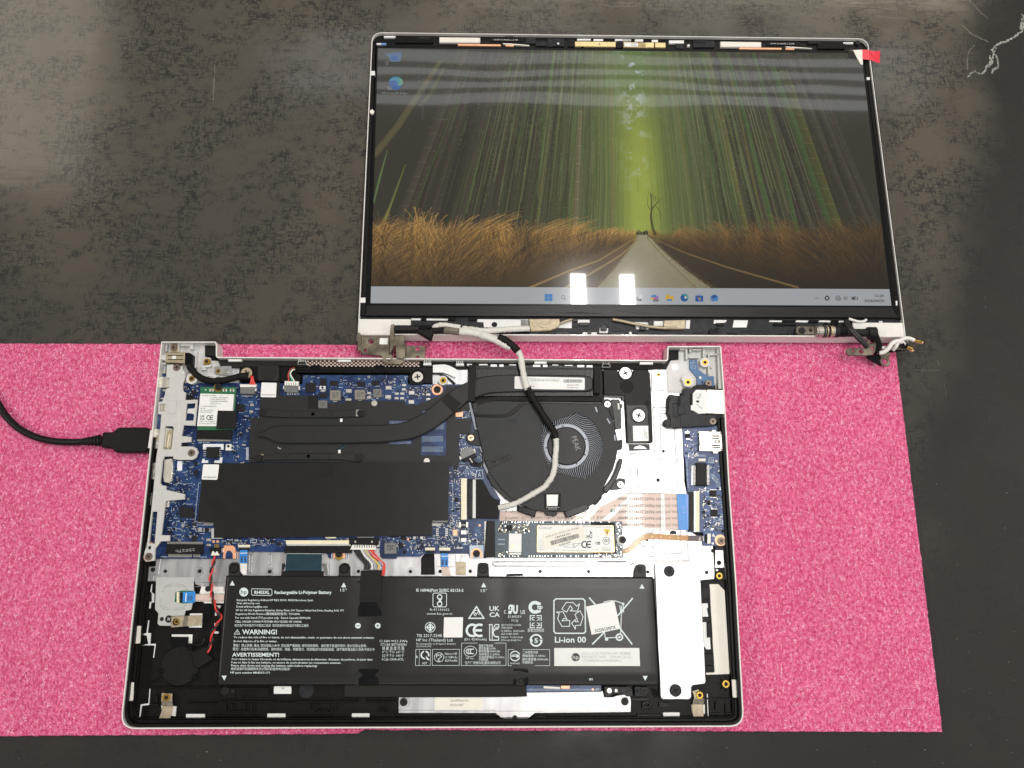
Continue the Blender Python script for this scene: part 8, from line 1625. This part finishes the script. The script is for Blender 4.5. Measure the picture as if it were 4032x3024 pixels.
ib('Q', 1902, 452, 1988, 518, 'px_navy', rnd=.5); ring(ic, 'Q', 1945, 456, 22, 5, M['px_blue'], -.73, pl='L', a0=0, a1=180)
for i, m_ in enumerate(('px_orange', 'px_green', 'px_blue', 'px_yellow')): ib('Q', 1930 + (i % 2) * 17, 472 + (i // 2) * 17, 1944 + (i % 2) * 17, 486 + (i // 2) * 17, m_, -.71)
icon()
ip('Q', (2064, 470, 2110, 440, 2150, 462, 2150, 510, 2080, 516), 'px_blue'); ip('Q', (2070, 462, 2110, 438, 2148, 460, 2105, 486), 'px_navy', -.72); idisc('Q', 2082, 492, 17, 'px_navy', -.71); idisc('Q', 2082, 492, 7, 'px_white', -.70)
icon()
outline_l = lambda v, w_, m_, c='R', cl=False: [ic.plate(P(c, *seg), -.74, -.78, M[m_], pl='L') for seg in _segs(v, w_, cl)]
def _segs(v, w_, cl):
    n = len(v) // 2
    for i in range(n if cl else n - 1):
        x0, y0 = v[2 * i], v[2 * i + 1]; j = (i + 1) % n; x1, y1 = v[2 * j], v[2 * j + 1]; L_ = math.hypot(x1 - x0, y1 - y0) or 1; dx, dy = (x1 - x0) / L_ * w_ / 2, (y1 - y0) / L_ * w_ / 2
        yield (x0 - dx - dy, y0 - dy + dx, x1 + dx - dy, y1 + dy + dx, x1 + dx + dy, y1 + dy - dx, x0 - dx + dy, y0 - dy - dx)
outline_l((992, 490, 1011, 472, 1030, 490), 4, 'px_dark'); idisc('R', 1125, 480, 27, 'px_dark'); 
for v in ((1114, 468, 1136, 492), (1136, 468, 1114, 492)):
    for seg in _segs(v, 6, False): ic.plate(P('R', *seg), -.70, -.73, M['px_white'], pl='L')
icon()
ring(ic, 'R', 1242, 480, 27, 4, M['px_dark'], -.74, pl='L'); outline_l((1216, 480, 1268, 480), 3, 'px_dark'); outline_l((1242, 454, 1242, 506), 3, 'px_dark'); outline_l((1228, 460, 1226, 500), 3, 'px_dark'); outline_l((1257, 460, 1259, 480), 3, 'px_dark'); ring(ic, 'R', 1262, 492, 14, 4, M['px_dark'], -.72, pl='L')
icon()
outline_l((1304, 474, 1314, 474, 1326, 462, 1326, 500, 1314, 490, 1304, 490), 4, 'px_dark', cl=True); ring(ic, 'R', 1326, 481, 14, 3, M['px_dark'], -.74, pl='L', a0=-50, a1=50); ring(ic, 'R', 1326, 481, 24, 3, M['px_dark'], -.74, pl='L', a0=-50, a1=50)
icon()
outline_l((1392, 466, 1452, 467, 1454, 499, 1392, 498), 4, 'px_dark', cl=True); ib('R', 1398, 472, 1432, 492, 'px_dark'); ib('R', 1455, 476, 1462, 490, 'px_dark')
icon()
# desktop shortcuts and the faint marks seen through the panel film
ip('M', (305, 205, 425, 190, 420, 262, 345, 265, 335, 230), 'px_bin'); ip('M', (350, 215, 400, 222, 395, 252, 355, 250), 'px_navy', -.72); ip('M', (312, 262, 332, 255, 330, 285, 312, 288), 'px_dim', -.72)
icon()
idisc('M', 383, 420, 50, 'px_navy'); ip('M', (335, 400, 360, 378, 400, 372, 430, 390, 438, 420, 415, 438, 392, 438, 400, 415, 380, 400), 'px_teal', -.72); ip('M', (405, 380, 432, 395, 438, 420, 418, 436, 402, 430, 415, 405), 'px_green', -.70); ib('M', 325, 442, 355, 466, 'px_pale', -.68); ip('M', (332, 460, 346, 446, 340, 446, 340, 443, 351, 443, 351, 455, 348, 455, 348, 449, 335, 463), 'px_dark', -.66)
icon()
ring(ic, 'N', 1585, 262, 32, 3, M['px_dim'], -.74, pl='L'); ip('N', (1562, 280, 1583, 258, 1590, 258, 1610, 280, 1605, 284, 1586, 266, 1567, 284), 'px_dim')
icon()
m = Many()
text(m, 'Microsoft Edge', 'M', 287, 497, 470, 499, 16, M['px_pale'], -.70, pl='L', res=1); text(m, '11:29', 'R', 1645, 470, 1740, 470, 30, M['px_dark'], -.72, pl='L', bold=.015); text(m, '2026/04/20', 'R', 1528, 524, 1748, 525, 30, M['px_dark'], -.72, pl='L', bold=.015); text(m, 'M365', 'Q', 1448, 512, 1497, 512, 14, M['px_white'], -.68, pl='L', res=1)
text(m, 'P83K3300LS', 'M', 562, 505, 562, 290, 20, M['px_dim'], -.70, pl='L', res=1); text(m, '156NY5-W31', 'M', 598, 505, 598, 295, 20, M['px_dim'], -.70, pl='L', res=1); text(m, '0906N4', 'M', 590, 690, 590, 565, 22, M['px_dim'], -.70, pl='L', res=1); m.done('lettering', scn)
# film on the panel's lower edge, tabs at the corners
lp('panel_tape', 'mylar', 'S', (1444, 1202, 3514, 1210, 3534, 1250, 1440, 1242), -.6, -3, parent=pan, bev=.1); V = []
for i in range(7):
    x = 1700 + i * 240; lp('film_wrinkle', 'mylar', 'S', (x, 1222 + (i % 3) * 5, x + 150, 1226 + (i % 2) * 6, x + 210, 1230 + (i % 3) * 3, x + 90, 1229 + (i % 2) * 4), -.48, -.7, parent=pan, bev=.1)
pt_ = lp('pull_tab', 'label_cream', 'V', (125, 600, 180, 595, 290, 590, 295, 770, 270, 765, 235, 705, 140, 710, 122, 680), -.55, -.72, bev=.02, label='clear and red plastic pull tab folded over the corner of the screen'); lp('clear_film', 'mylar', 'V', (125, 600, 180, 598, 232, 705, 140, 708, 122, 680), -.5, -.6, parent=pt_, bev=.02)
c0 = [LD(*cp('V', *p_), z) for p_, z in (((290, 588), -.4), ((370, 595), .35), ((378, 712), .35), ((292, 705), -.4))]; c1 = [LD(*cp('V', *p_), z) for p_, z in (((370, 595), .35), ((420, 610), .1), ((500, 605), -2), ((496, 750), -2.2), ((440, 735), -.2), ((378, 712), .35))]
def fan_mesh(ps, name, parent, m_):
    V = []
    for q_ in ps: V.append((q_.x, q_.y, q_.z if False else q_.z))
    n = len(V); V2 = V + [(a, b, c - .12) for a, b, c in V]; F = [tuple(range(n)), tuple(reversed(range(n, 2 * n)))] + [(i, n + i, n + (i + 1) % n, (i + 1) % n) for i in range(n)]
    return mesh_obj(name, parent, V2, F, m_)
fan_mesh(list(reversed(c0)), 'red_film', pt_, M['red_tab']); fan_mesh(list(reversed(c1)), 'red_film', pt_, M['red_tab']); c2 = [LD(*cp('V', *p_), z) for p_, z in (((372, 598), .6), ((440, 612), .5), ((415, 660), 1.0), ((440, 735), .2), ((380, 712), .6))]; fan_mesh(list(reversed(c2)), 'red_fold', pt_, M['red_tab'])
# lower tray of the lid
lp('lower_tray', 'dark_lid', 'S', (1415, 1244, 3545, 1254, 3564, 1320, 1410, 1312), -3.4, -6.2)
for c, v in [('O', (172, 706, 738, 708, 738, 805, 530, 806, 525, 870, 170, 868)), ('R', (1400, 745, 1950, 748, 1975, 902, 1620, 905, 1560, 840, 1410, 835))]: lp('hinge_cover', 'silver', c, v, -.5, -5, bev=.3, rnd=.3)
for c, v in [('O', (1465, 710, 2020, 712, 2025, 800, 1535, 800, 1530, 745, 1460, 740)), ('Q', (0, 710, 85, 710, 85, 790, 0, 790)), ('Q', (430, 760, 560, 710, 556, 808, 400, 805)), ('Q', (622, 715, 752, 715, 750, 750, 622, 752)), ('Q', (1240, 740, 1390, 745, 1395, 820, 1260, 820)), ('Q', (1450, 730, 1562, 730, 1558, 785, 1446, 782)), ('Q', (1798, 722, 1848, 718, 1840, 815, 1796, 812)), ('Q', (2105, 718, 2212, 718, 2212, 755, 2100, 758)), ('R', (0, 718, 35, 718, 20, 745, 0, 748)), ('R', (110, 720, 265, 722, 248, 800, 95, 800)), ('R', (500, 722, 640, 724, 630, 742, 490, 740)), ('R', (790, 722, 925, 724, 912, 745, 780, 742)), ('R', (1040, 722, 1190, 724, 1175, 745, 1030, 742)), ('R', (1255, 725, 1330, 725, 1330, 745, 1250, 745)), ('O', (745, 700, 1150, 705, 1150, 725, 745, 722)), ('R', (1690, 730, 1730, 730, 1728, 748, 1690, 748)), ('Q', (862, 800, 955, 810, 948, 862, 856, 860)), ('Q', (680, 850, 830, 852, 832, 884, 668, 882))]:
    lp('metal_window', 'label_white', c, v, -3.3, -6)
for c, x0, y0, x1, y1 in [('O', 850, 690, 910, 722), ('O', 1145, 690, 1225, 725), ('O', 1370, 695, 1455, 725), ('Q', 62, 848, 208, 880), ('Q', 382, 846, 524, 880), ('Q', 985, 855, 1130, 884), ('Q', 1268, 858, 1418, 886), ('Q', 1562, 860, 1738, 886), ('Q', 1880, 855, 1990, 886), ('Q', 640, 745, 740, 780), ('Q', 1395, 720, 1445, 780), ('R', 40, 858, 145, 884), ('R', 285, 872, 460, 888), ('R', 600, 870, 712, 886), ('R', 540, 762, 790, 780), ('R', 1170, 720, 1250, 780), ('R', 930, 722, 1030, 748), ('R', 640, 722, 780, 742), ('O', 1685, 848, 1780, 872), ('O', 1835, 848, 1985, 876), ('Q', 565, 705, 622, 735), ('R', 1320, 740, 1400, 790), ('Q', 730, 835, 770, 870), ('Q', 2130, 750, 2212, 780)]:
    lbx('tray_clip', 'black_gloss', c, x0, y0, x1, y1, -2.2, -5, bev=.15)
for c, x, y, r, m_, hgt in [('Q', 598, 780, 24, 'dark_lid', -3.1), ('Q', 1178, 790, 42, 'dark_lid', -3.2), ('Q', 1195, 862, 30, 'black_gloss', -2.6), ('Q', 1195, 862, 16, 'label_white', -2.4), ('R', 505, 862, 38, 'dark_lid', -3.1), ('R', 308, 790, 30, 'dark_lid', -3.2), ('R', 572, 765, 22, 'black_gloss', -2.8), ('R', 1110, 762, 22, 'black_gloss', -2.8), ('O', 1650, 768, 30, 'black_gloss', -3.0)]: cy('tray_boss', lid, M[m_], c, x, y, r, hgt, -5, pl='L')
for c, v in [('Q', (875, 780, 905, 765, 940, 782, 938, 830, 875, 830)), ('Q', (1300, 770, 1340, 758, 1370, 775, 1365, 830, 1300, 828)), ('Q', (2052, 830, 2080, 805, 2100, 825, 2120, 825, 2130, 805, 2165, 810, 2160, 880, 2055, 878))]: lp('cable_hook', 'black_gloss', c, v, -1.2, -5, bev=.3, rnd=.4)
m = Many(); text(m, '6070B7590 01-1', 'R', 188, 858, 435, 860, 26, M['black_gloss'], -3.34, pl='L', res=1); m.done('lettering', lid)
for c, v in [('Q', (1000, 805, 1082, 808, 1080, 845, 998, 842)), ('Q', (700, 800, 776, 800, 774, 838, 698, 836)), ('Q', (275, 850, 310, 850, 310, 880, 275, 880)), ('Q', (570, 855, 632, 855, 632, 882, 570, 882)), ('Q', (1440, 858, 1500, 858, 1500, 884, 1440, 884))]: lp('tray_step', 'dark_lid', c, v, -3.2, -4)
# microphone/antenna lead along the tray and cloth tape over the panel plug
tube('panel_lead', lid, M['cloth_tape'], pts3('Q', 425, 760, -1, 480, 735, -1, 560, 712, -1.2, pl='L'), .9, n=8); tube('panel_lead', lid, M['cloth_tape'], pts3('Q', 1000, 712, -1.4, 1100, 730, -1.2, 1240, 760, -1, 1400, 790, -.8, 1560, 805, -1, 1700, 805, -1.6, pl='L'), 1.0, n=8)
lp('cloth_patch', 'cloth_tape', 'Q', (88, 705, 425, 703, 432, 760, 410, 800, 330, 830, 110, 845, 100, 800), -.5, -3, bev=.5, label='crumpled tan cloth tape holding the cable to the panel'); lp('cloth_patch', 'cloth_tape', 'Q', (1560, 722, 1795, 715, 1795, 815, 1640, 818, 1560, 812), -.8, -3, bev=.4, label='flat tan cloth tape further right on the panel cable')
for v in [(180, 770, 250, 735, 330, 742, 265, 770, 300, 810, 220, 800), (110, 745, 160, 735, 200, 770, 140, 800)]: lp('tape_crease', 'cloth_tape', 'Q', v, -.25, -.8, bev=.25)
# left hinge
HZ = 12.6
hl = pr('left_hinge', lid, M['hinge_steel'], P('O', 200, 890, 250, 900, 510, 905, 505, 1060, 540, 1100, 545, 1140, 660, 1150, 655, 1190, 620, 1203, 480, 1198, 435, 1165, 425, 1115, 400, 1105, 205, 1090, 200, 1060, 165, 1050, 160, 900), HZ - 1, HZ - 2.2, [[cp('O', *q_) for q_ in circ(305, 950, 30, 18)], [cp('O', *q_) for q_ in circ(247, 1048, 18, 14)], P('O', 465, 1145, 480, 1128, 510, 1128, 525, 1148, 510, 1168, 480, 1168)], bev=.25, label='worn bronze coloured steel hinge at the left of the lid')
pr('hinge_cheek', hl, M['hinge_steel'], P('O', 160, 860, 180, 850, 205, 905, 195, 1062, 165, 1048, 155, 1000), HZ + 1.2, HZ - 2.5, bev=.25); pr('hinge_cheek', hl, M['hinge_steel'], P('O', 522, 770, 560, 762, 562, 900, 550, 1010, 525, 1075, 502, 1070), HZ + 2.2, HZ - 3, bev=.3)
pr('hinge_leaf', hl, M['hinge_steel'], P('O', 560, 888, 660, 888, 678, 905, 668, 960, 685, 975, 680, 1125, 660, 1140, 580, 1135, 572, 1010, 550, 1005, 548, 900), HZ + .6, HZ - .6, bev=.3); pr('hinge_leaf', hl, M['hinge_steel'], P('O', 690, 985, 725, 1000, 880, 998, 902, 1015, 890, 1168, 730, 1165, 665, 1130, 685, 1110), HZ - 3.2, HZ - 4.3, [[cp('O', *q_) for q_ in circ(815, 1035, 26, 18)], [cp('O', *q_) for q_ in circ(812, 1125, 20, 16)]], bev=.25)
pr('hinge_arm', hl, M['black_gloss'], P('O', 562, 785, 610, 780, 620, 805, 840, 800, 845, 860, 560, 862), HZ + .4, HZ - 3.5, bev=.6); tube('hinge_pin', hl, M['screw_black'], pts3('O', 565, 812, 14, 600, 812, 14, 830, 812, 14, pl='B'), 2.2, n=14); pr('hinge_gap', hl, M['hole'], P('O', 540, 880, 560, 880, 550, 1070, 535, 1060), HZ - .6, HZ - 2)
st = pr('code_sticker', hl, M['label_white'], P('O', 403, 915, 490, 918, 484, 985, 397, 982), HZ - .9, HZ - 1.1, bev=.02)
pr('hinge_end', hl, M['black_gloss'], P('O', 840, 775, 960, 770, 1040, 745, 1045, 800, 960, 800, 900, 830, 845, 860), HZ, HZ - 3, bev=.4)
# right hinge: barrel with washers, arm, and the loose brackets hanging off the corner
hr = pr('right_hinge', lid, M['hinge_steel'], P('R', 800, 785, 1000, 788, 1005, 878, 800, 875, 785, 850, 788, 805), HZ - .4, HZ - 2.5, bev=.3, rnd=1.2, label='right hinge with a shiny barrel of stacked washers'); scr(hr, 'screw_black', 'R', 856, 832, 38, HZ + .3); cy('hinge_hole', hr, M['hole'], 'R', 947, 832, 20, HZ - .34, HZ - 1, bev=0)
def xbar(c, x0, x1, y, r, z, m_, name, parent): q0, q1 = B(*cp(c, x0, y), z), B(*cp(c, x1, y), z); V, F = tube_mesh([q0, q0.lerp(q1, .5), q1], r, 18); return mesh_obj(name, parent, V, F, M[m_], smooth=False)
for x0, x1, r, m_ in [(995, 1012, 3.6, 'nickel'), (1014, 1068, 3.9, 'nickel'), (1070, 1080, 4.1, 'screw_black'), (1083, 1092, 4.1, 'chip_grey'), (1095, 1104, 4.1, 'screw_black'), (1107, 1118, 4.1, 'screw_gold'), (1120, 1145, 3.9, 'screw_black'), (1147, 1172, 3.9, 'screw_gold'), (1174, 1190, 4.0, 'nickel'), (1192, 1240, 3.9, 'screw_black'), (1242, 1330, 3.6, 'black_gloss'), (1330, 1580, 2.6, 'screw_black'), (1565, 1650, 3.8, 'screw_black')]: xbar('R', x0, x1, 845 if x0 < 1300 else 858, r, 13.2, m_, 'hinge_washer' if x0 < 1240 else 'hinge_shaft', hr)
pr('hinge_cheek', hr, M['black_gloss'], P('R', 1600, 810, 1655, 800, 1670, 815, 1730, 985, 1725, 1030, 1680, 1080, 1665, 1060, 1680, 960, 1610, 920), 13.5, 9, bev=.4)
pr('hinge_leaf', hr, M['hinge_steel'], P('R', 1345, 1028, 1560, 1022, 1555, 950, 1580, 928, 1640, 938, 1672, 985, 1668, 1050, 1610, 1100, 1550, 1105, 1360, 1105, 1340, 1085, 1333, 1045), 11.2, 10.2, [[cp('R', *q_) for q_ in circ(1608, 962, 24, 16)], [cp('R', *q_) for q_ in circ(1617, 1030, 18, 14)], [cp('R', *q_) for q_ in circ(1497, 1060, 26, 16)], [cp('R', *q_) for q_ in circ(1412, 1057, 16, 14)]], bev=.25, rnd=.3); pr('hinge_leaf', hr, M['black_gloss'], P('R', 1550, 1112, 1700, 1085, 1720, 1120, 1700, 1170, 1720, 1220, 1690, 1205, 1580, 1140), 7, 5.5, bev=.3)
pr('hinge_leaf', hr, M['hinge_steel'], P('R', 1700, 1075, 1810, 1068, 1815, 1095, 1795, 1125, 1812, 1170, 1810, 1205, 1790, 1220, 1740, 1218, 1715, 1195, 1700, 1160, 1712, 1120), 7.4, 6.2, [[cp('R', *q_) for q_ in circ(1750, 1172, 32, 18)]], bev=.25); pr('hinge_leaf', hr, M['hinge_steel'], P('R', 1690, 1070, 1780, 1030, 1900, 985, 1985, 1030, 1988, 1045, 1850, 1042, 1700, 1080), 8.2, 7, bev=.25); pr('code_sticker', hr, M['label_white'], P('R', 1715, 1005, 1770, 1005, 1780, 1035, 1720, 1032), 9.3, 8.2, bev=.02); pr('hinge_bar', hr, M['black_gloss'], P('R', 1700, 1045, 1988, 1035, 1988, 1046, 1700, 1085), 7.9, 6, bev=.2)
# antenna leads that come out beside the right hinge
for dx in (0, 30): tube('antenna_wire', lid, M['wire_black'], pts3('R', 1330 + dx * .3, 720, 12, 1330 + dx, 770, 13.5, 1380 + dx, 830, 15.5, 1440 + dx * 1.2, 900, 15.5, 1500 + dx, 960, 14, 1550 + dx * .5, 1010, 12.4, pl='B'), 1.25, n=9)
tube('antenna_wire', lid, M['wire_white'], pts3('R', 1360, 705, 11.5, 1420, 725, 12, 1480, 738, 12, 1530, 730, 11.5, 1550, 715, 11, pl='B'), .9, n=8)
tube('antenna_wire', lid, M['wire_white'], pts3('R', 1690, 1078, 10, 1740, 1068, 11, 1790, 1030, 12.5, 1830, 975, 13.5, 1880, 950, 13.5, 1930, 955, 12.5, 1960, 985, 11, pl='B'), 1.5, n=9); tube('antenna_wire', lid, M['wire_white'], pts3('R', 1840, 1045, 9.5, 1870, 1010, 11.5, 1900, 960, 13, 1950, 925, 13.5, 2010, 918, 13, 2070, 940, 12, pl='B'), 1.4, n=9); tube('wire_sleeve', lid, M['sleeve_black'], pts3('R', 1935, 965, 12.2, 1960, 985, 11, 1990, 1010, 10, pl='B'), 1.5, n=9)
for v in [(1995, 1010, 10, 2020, 1028, 9.5, 2055, 1055, 8.5), (2070, 940, 12, 2110, 955, 11.5, 2160, 965, 10.5)]: tube('wire_tip', lid, M['copper_pad'], pts3('R', *v, pl='B'), 1.1, n=8)
for v in [(1998, 1012, 10.9, 2040, 1030, 10.3), (2075, 945, 12.8, 2140, 950, 11.8)]: tube('solder_tip', lid, M['brass'], pts3('R', v[0], v[1], v[2], (v[0] + v[3]) / 2 + 5, (v[1] + v[4]) / 2, v[2], v[3] + 12, v[4] + 6, v[5], pl='B'), .8, n=7)
# ------------------------------------------------------------------ the display cable between lid and base
dcb = thing('display_cable', 'off-white wrapped display cable looping from the lid to the main board', 'cable', tuple(B(*cp('O', 1500, 900), 3)))
WH = M['lcd_wrap']
def wob(p, a=.35): return [v_ + Vector((rng.normal(0, a), rng.normal(0, a), rng.normal(0, a * .6))) for v_ in p]
def wseg(name, m_, c, v, r, n=12, sub=7, flat=.8):
    p = spline(pts3(c, *v), sub); k = rng.normal(0, .07, len(p)); V, F = tube_mesh(p, r, n, flat, rf=lambda t_: 1 + k[min(len(k) - 1, int(t_ * (len(k) - 1)))])
    return mesh_obj(name, dcb, V, F, M[m_], smooth=True)
wseg('cable_wrap', 'lcd_wrap', 'O', (2035, 812, 13.4, 1900, 815, 13.6, 1780, 822, 14, 1640, 832, 14.4, 1520, 836, 14.8, 1400, 822, 15, 1300, 812, 15), 1.95)
wseg('cable_wrap', 'lcd_wrap', 'O', (1280, 798, 15, 1200, 788, 14.5, 1120, 775, 14.2, 1060, 772, 14, 1010, 788, 13.4, 985, 805, 12.6), 1.7)
wseg('cable_wrap', 'lcd_wrap', 'O', (1268, 840, 15.4, 1380, 848, 15.6, 1480, 868, 15.6, 1580, 900, 15.6, 1680, 940, 15.4, 1770, 985, 15.2, 1830, 1010, 15), 2.6, flat=.7)
pr('cable_tape', dcb, M['cloth_tape_dark'], P('O', 1100, 780, 1275, 800, 1268, 868, 1095, 848), 16.6, 13, bev=1.2)
pr('black_wrap', dcb, M['sleeve_black'], P('O', 960, 800, 1095, 795, 1098, 850, 985, 855, 965, 938, 940, 932, 840, 870, 790, 842, 830, 815, 940, 815), 16, 12.6, bev=.8)
wseg('black_sleeve', 'sleeve_black', 'O', (1690, 905, 16.2, 1760, 935, 16.2, 1830, 985, 16, 1880, 1030, 15.6, 1905, 1060, 15.2), 2.5, flat=.7)
wseg('cable_wrap', 'lcd_wrap', 'O', (1900, 1050, 15, 1935, 1110, 14.8, 1948, 1200, 14.4, 1965, 1300, 14, 1988, 1400, 14, 2012, 1478, 14), 2.0)
wseg('black_sleeve', 'sleeve_black', 'C', (908, 630, 14.2, 950, 715, 14, 1010, 815, 13.6, 1080, 930, 13.2, 1150, 1040, 13, 1195, 1110, 12.8, 1212, 1180, 12.6), 2.1, n=14)
wseg('cable_wrap', 'lcd_wrap', 'C', (1212, 1165, 12.6, 1218, 1250, 12.4, 1208, 1380, 12.4, 1198, 1500, 12.4, 1168, 1600, 12.4, 1120, 1665, 12.4), 1.85)
wseg('cable_wrap', 'lcd_wrap', 'G', (1130, 275, 12.4, 1080, 330, 12.4, 980, 390, 12.2, 860, 460, 12, 760, 508, 11.6, 680, 532, 11, 588, 552, 10), 1.75)
ct = pr('plug_tail', dcb, M['black_tape'], P('G', 342, 240, 412, 242, 445, 300, 500, 410, 540, 450, 598, 470, 590, 668, 342, 664), 9.6, 8.2, bev=.25); pr('plug_edge', dcb, M['label_metal'], P('G', 308, 245, 348, 240, 342, 664, 306, 664), 8.9, 7.6, bev=.1); pr('plug_bar', dcb, M['dark_lid'], P('G', 262, 262, 308, 258, 305, 652, 258, 648), 8.6, 7.4, bev=.15)
# ------------------------------------------------------------------ black USB lead
ub = thing('usb_cable', 'black cable whose plug is pushed into the left side of the base', 'cable', tuple(B(*cp('W', 1300, 1200), 0)))
UP = P('W', 1110, 1110, 1222, 1108, 1278, 1058, 1590, 1056, 1632, 1085, 1598, 1330, 1252, 1330, 1215, 1284, 1095, 1275)
pl_ = pr('plug_body', ub, M['cable_black'], UP, 9.4, 3.0, bev=.9, rnd=1.0); outl = Many()
outline(outl, 'W', (1535, 1097, 1300, 1098, 1285, 1260), 4, M['hole'], 9.43, False); outl.done('plug_line', pl_)
for x, y in ((1268, 1140), (1258, 1218)): cy('plug_dimple', pl_, M['hole'], 'W', x, y, 8, 9.44, 9.2, n=14, bev=0)
pr('plug_shell', ub, M['usb_white'], P('W', 1600, 1090, 1660, 1088, 1645, 1282, 1590, 1285), 8.6, 4.2, bev=.2)
for i in range(5):
    x = 918 + i * 38; h_ = 44 + i * 5; q0, q1 = B(*cp('W', x, 1213 - i * 3), 6.2), B(*cp('W', x + 26, 1211 - i * 3), 6.2); V, F = tube_mesh([q0, q0.lerp(q1, .3), q0.lerp(q1, .7), q1], 1, 14, .85, rf=lambda t_: (h_ * K * .16) * (1 if .1 < t_ < .9 else .9)); mesh_obj('strain_relief', ub, V, F, M['cable_black'], smooth=True)
tube('strain_core', ub, M['cable_black'], pts3('W', 900, 1215, 6.0, 980, 1212, 6.2, 1060, 1206, 6.2, 1115, 1198, 6.2), 2.3, n=12)
tube('cable', ub, M['cable_black'], pts3('W', -340, 420, 3, -160, 620, 3, -30, 790, 3, 60, 930, 3, 200, 1065, 3, 380, 1160, 3, 560, 1205, 3.4, 720, 1218, 4.4, 840, 1219, 5.4, 920, 1216, 6), 2.15, n=14, sub=12)
bpy.context.view_layer.update()
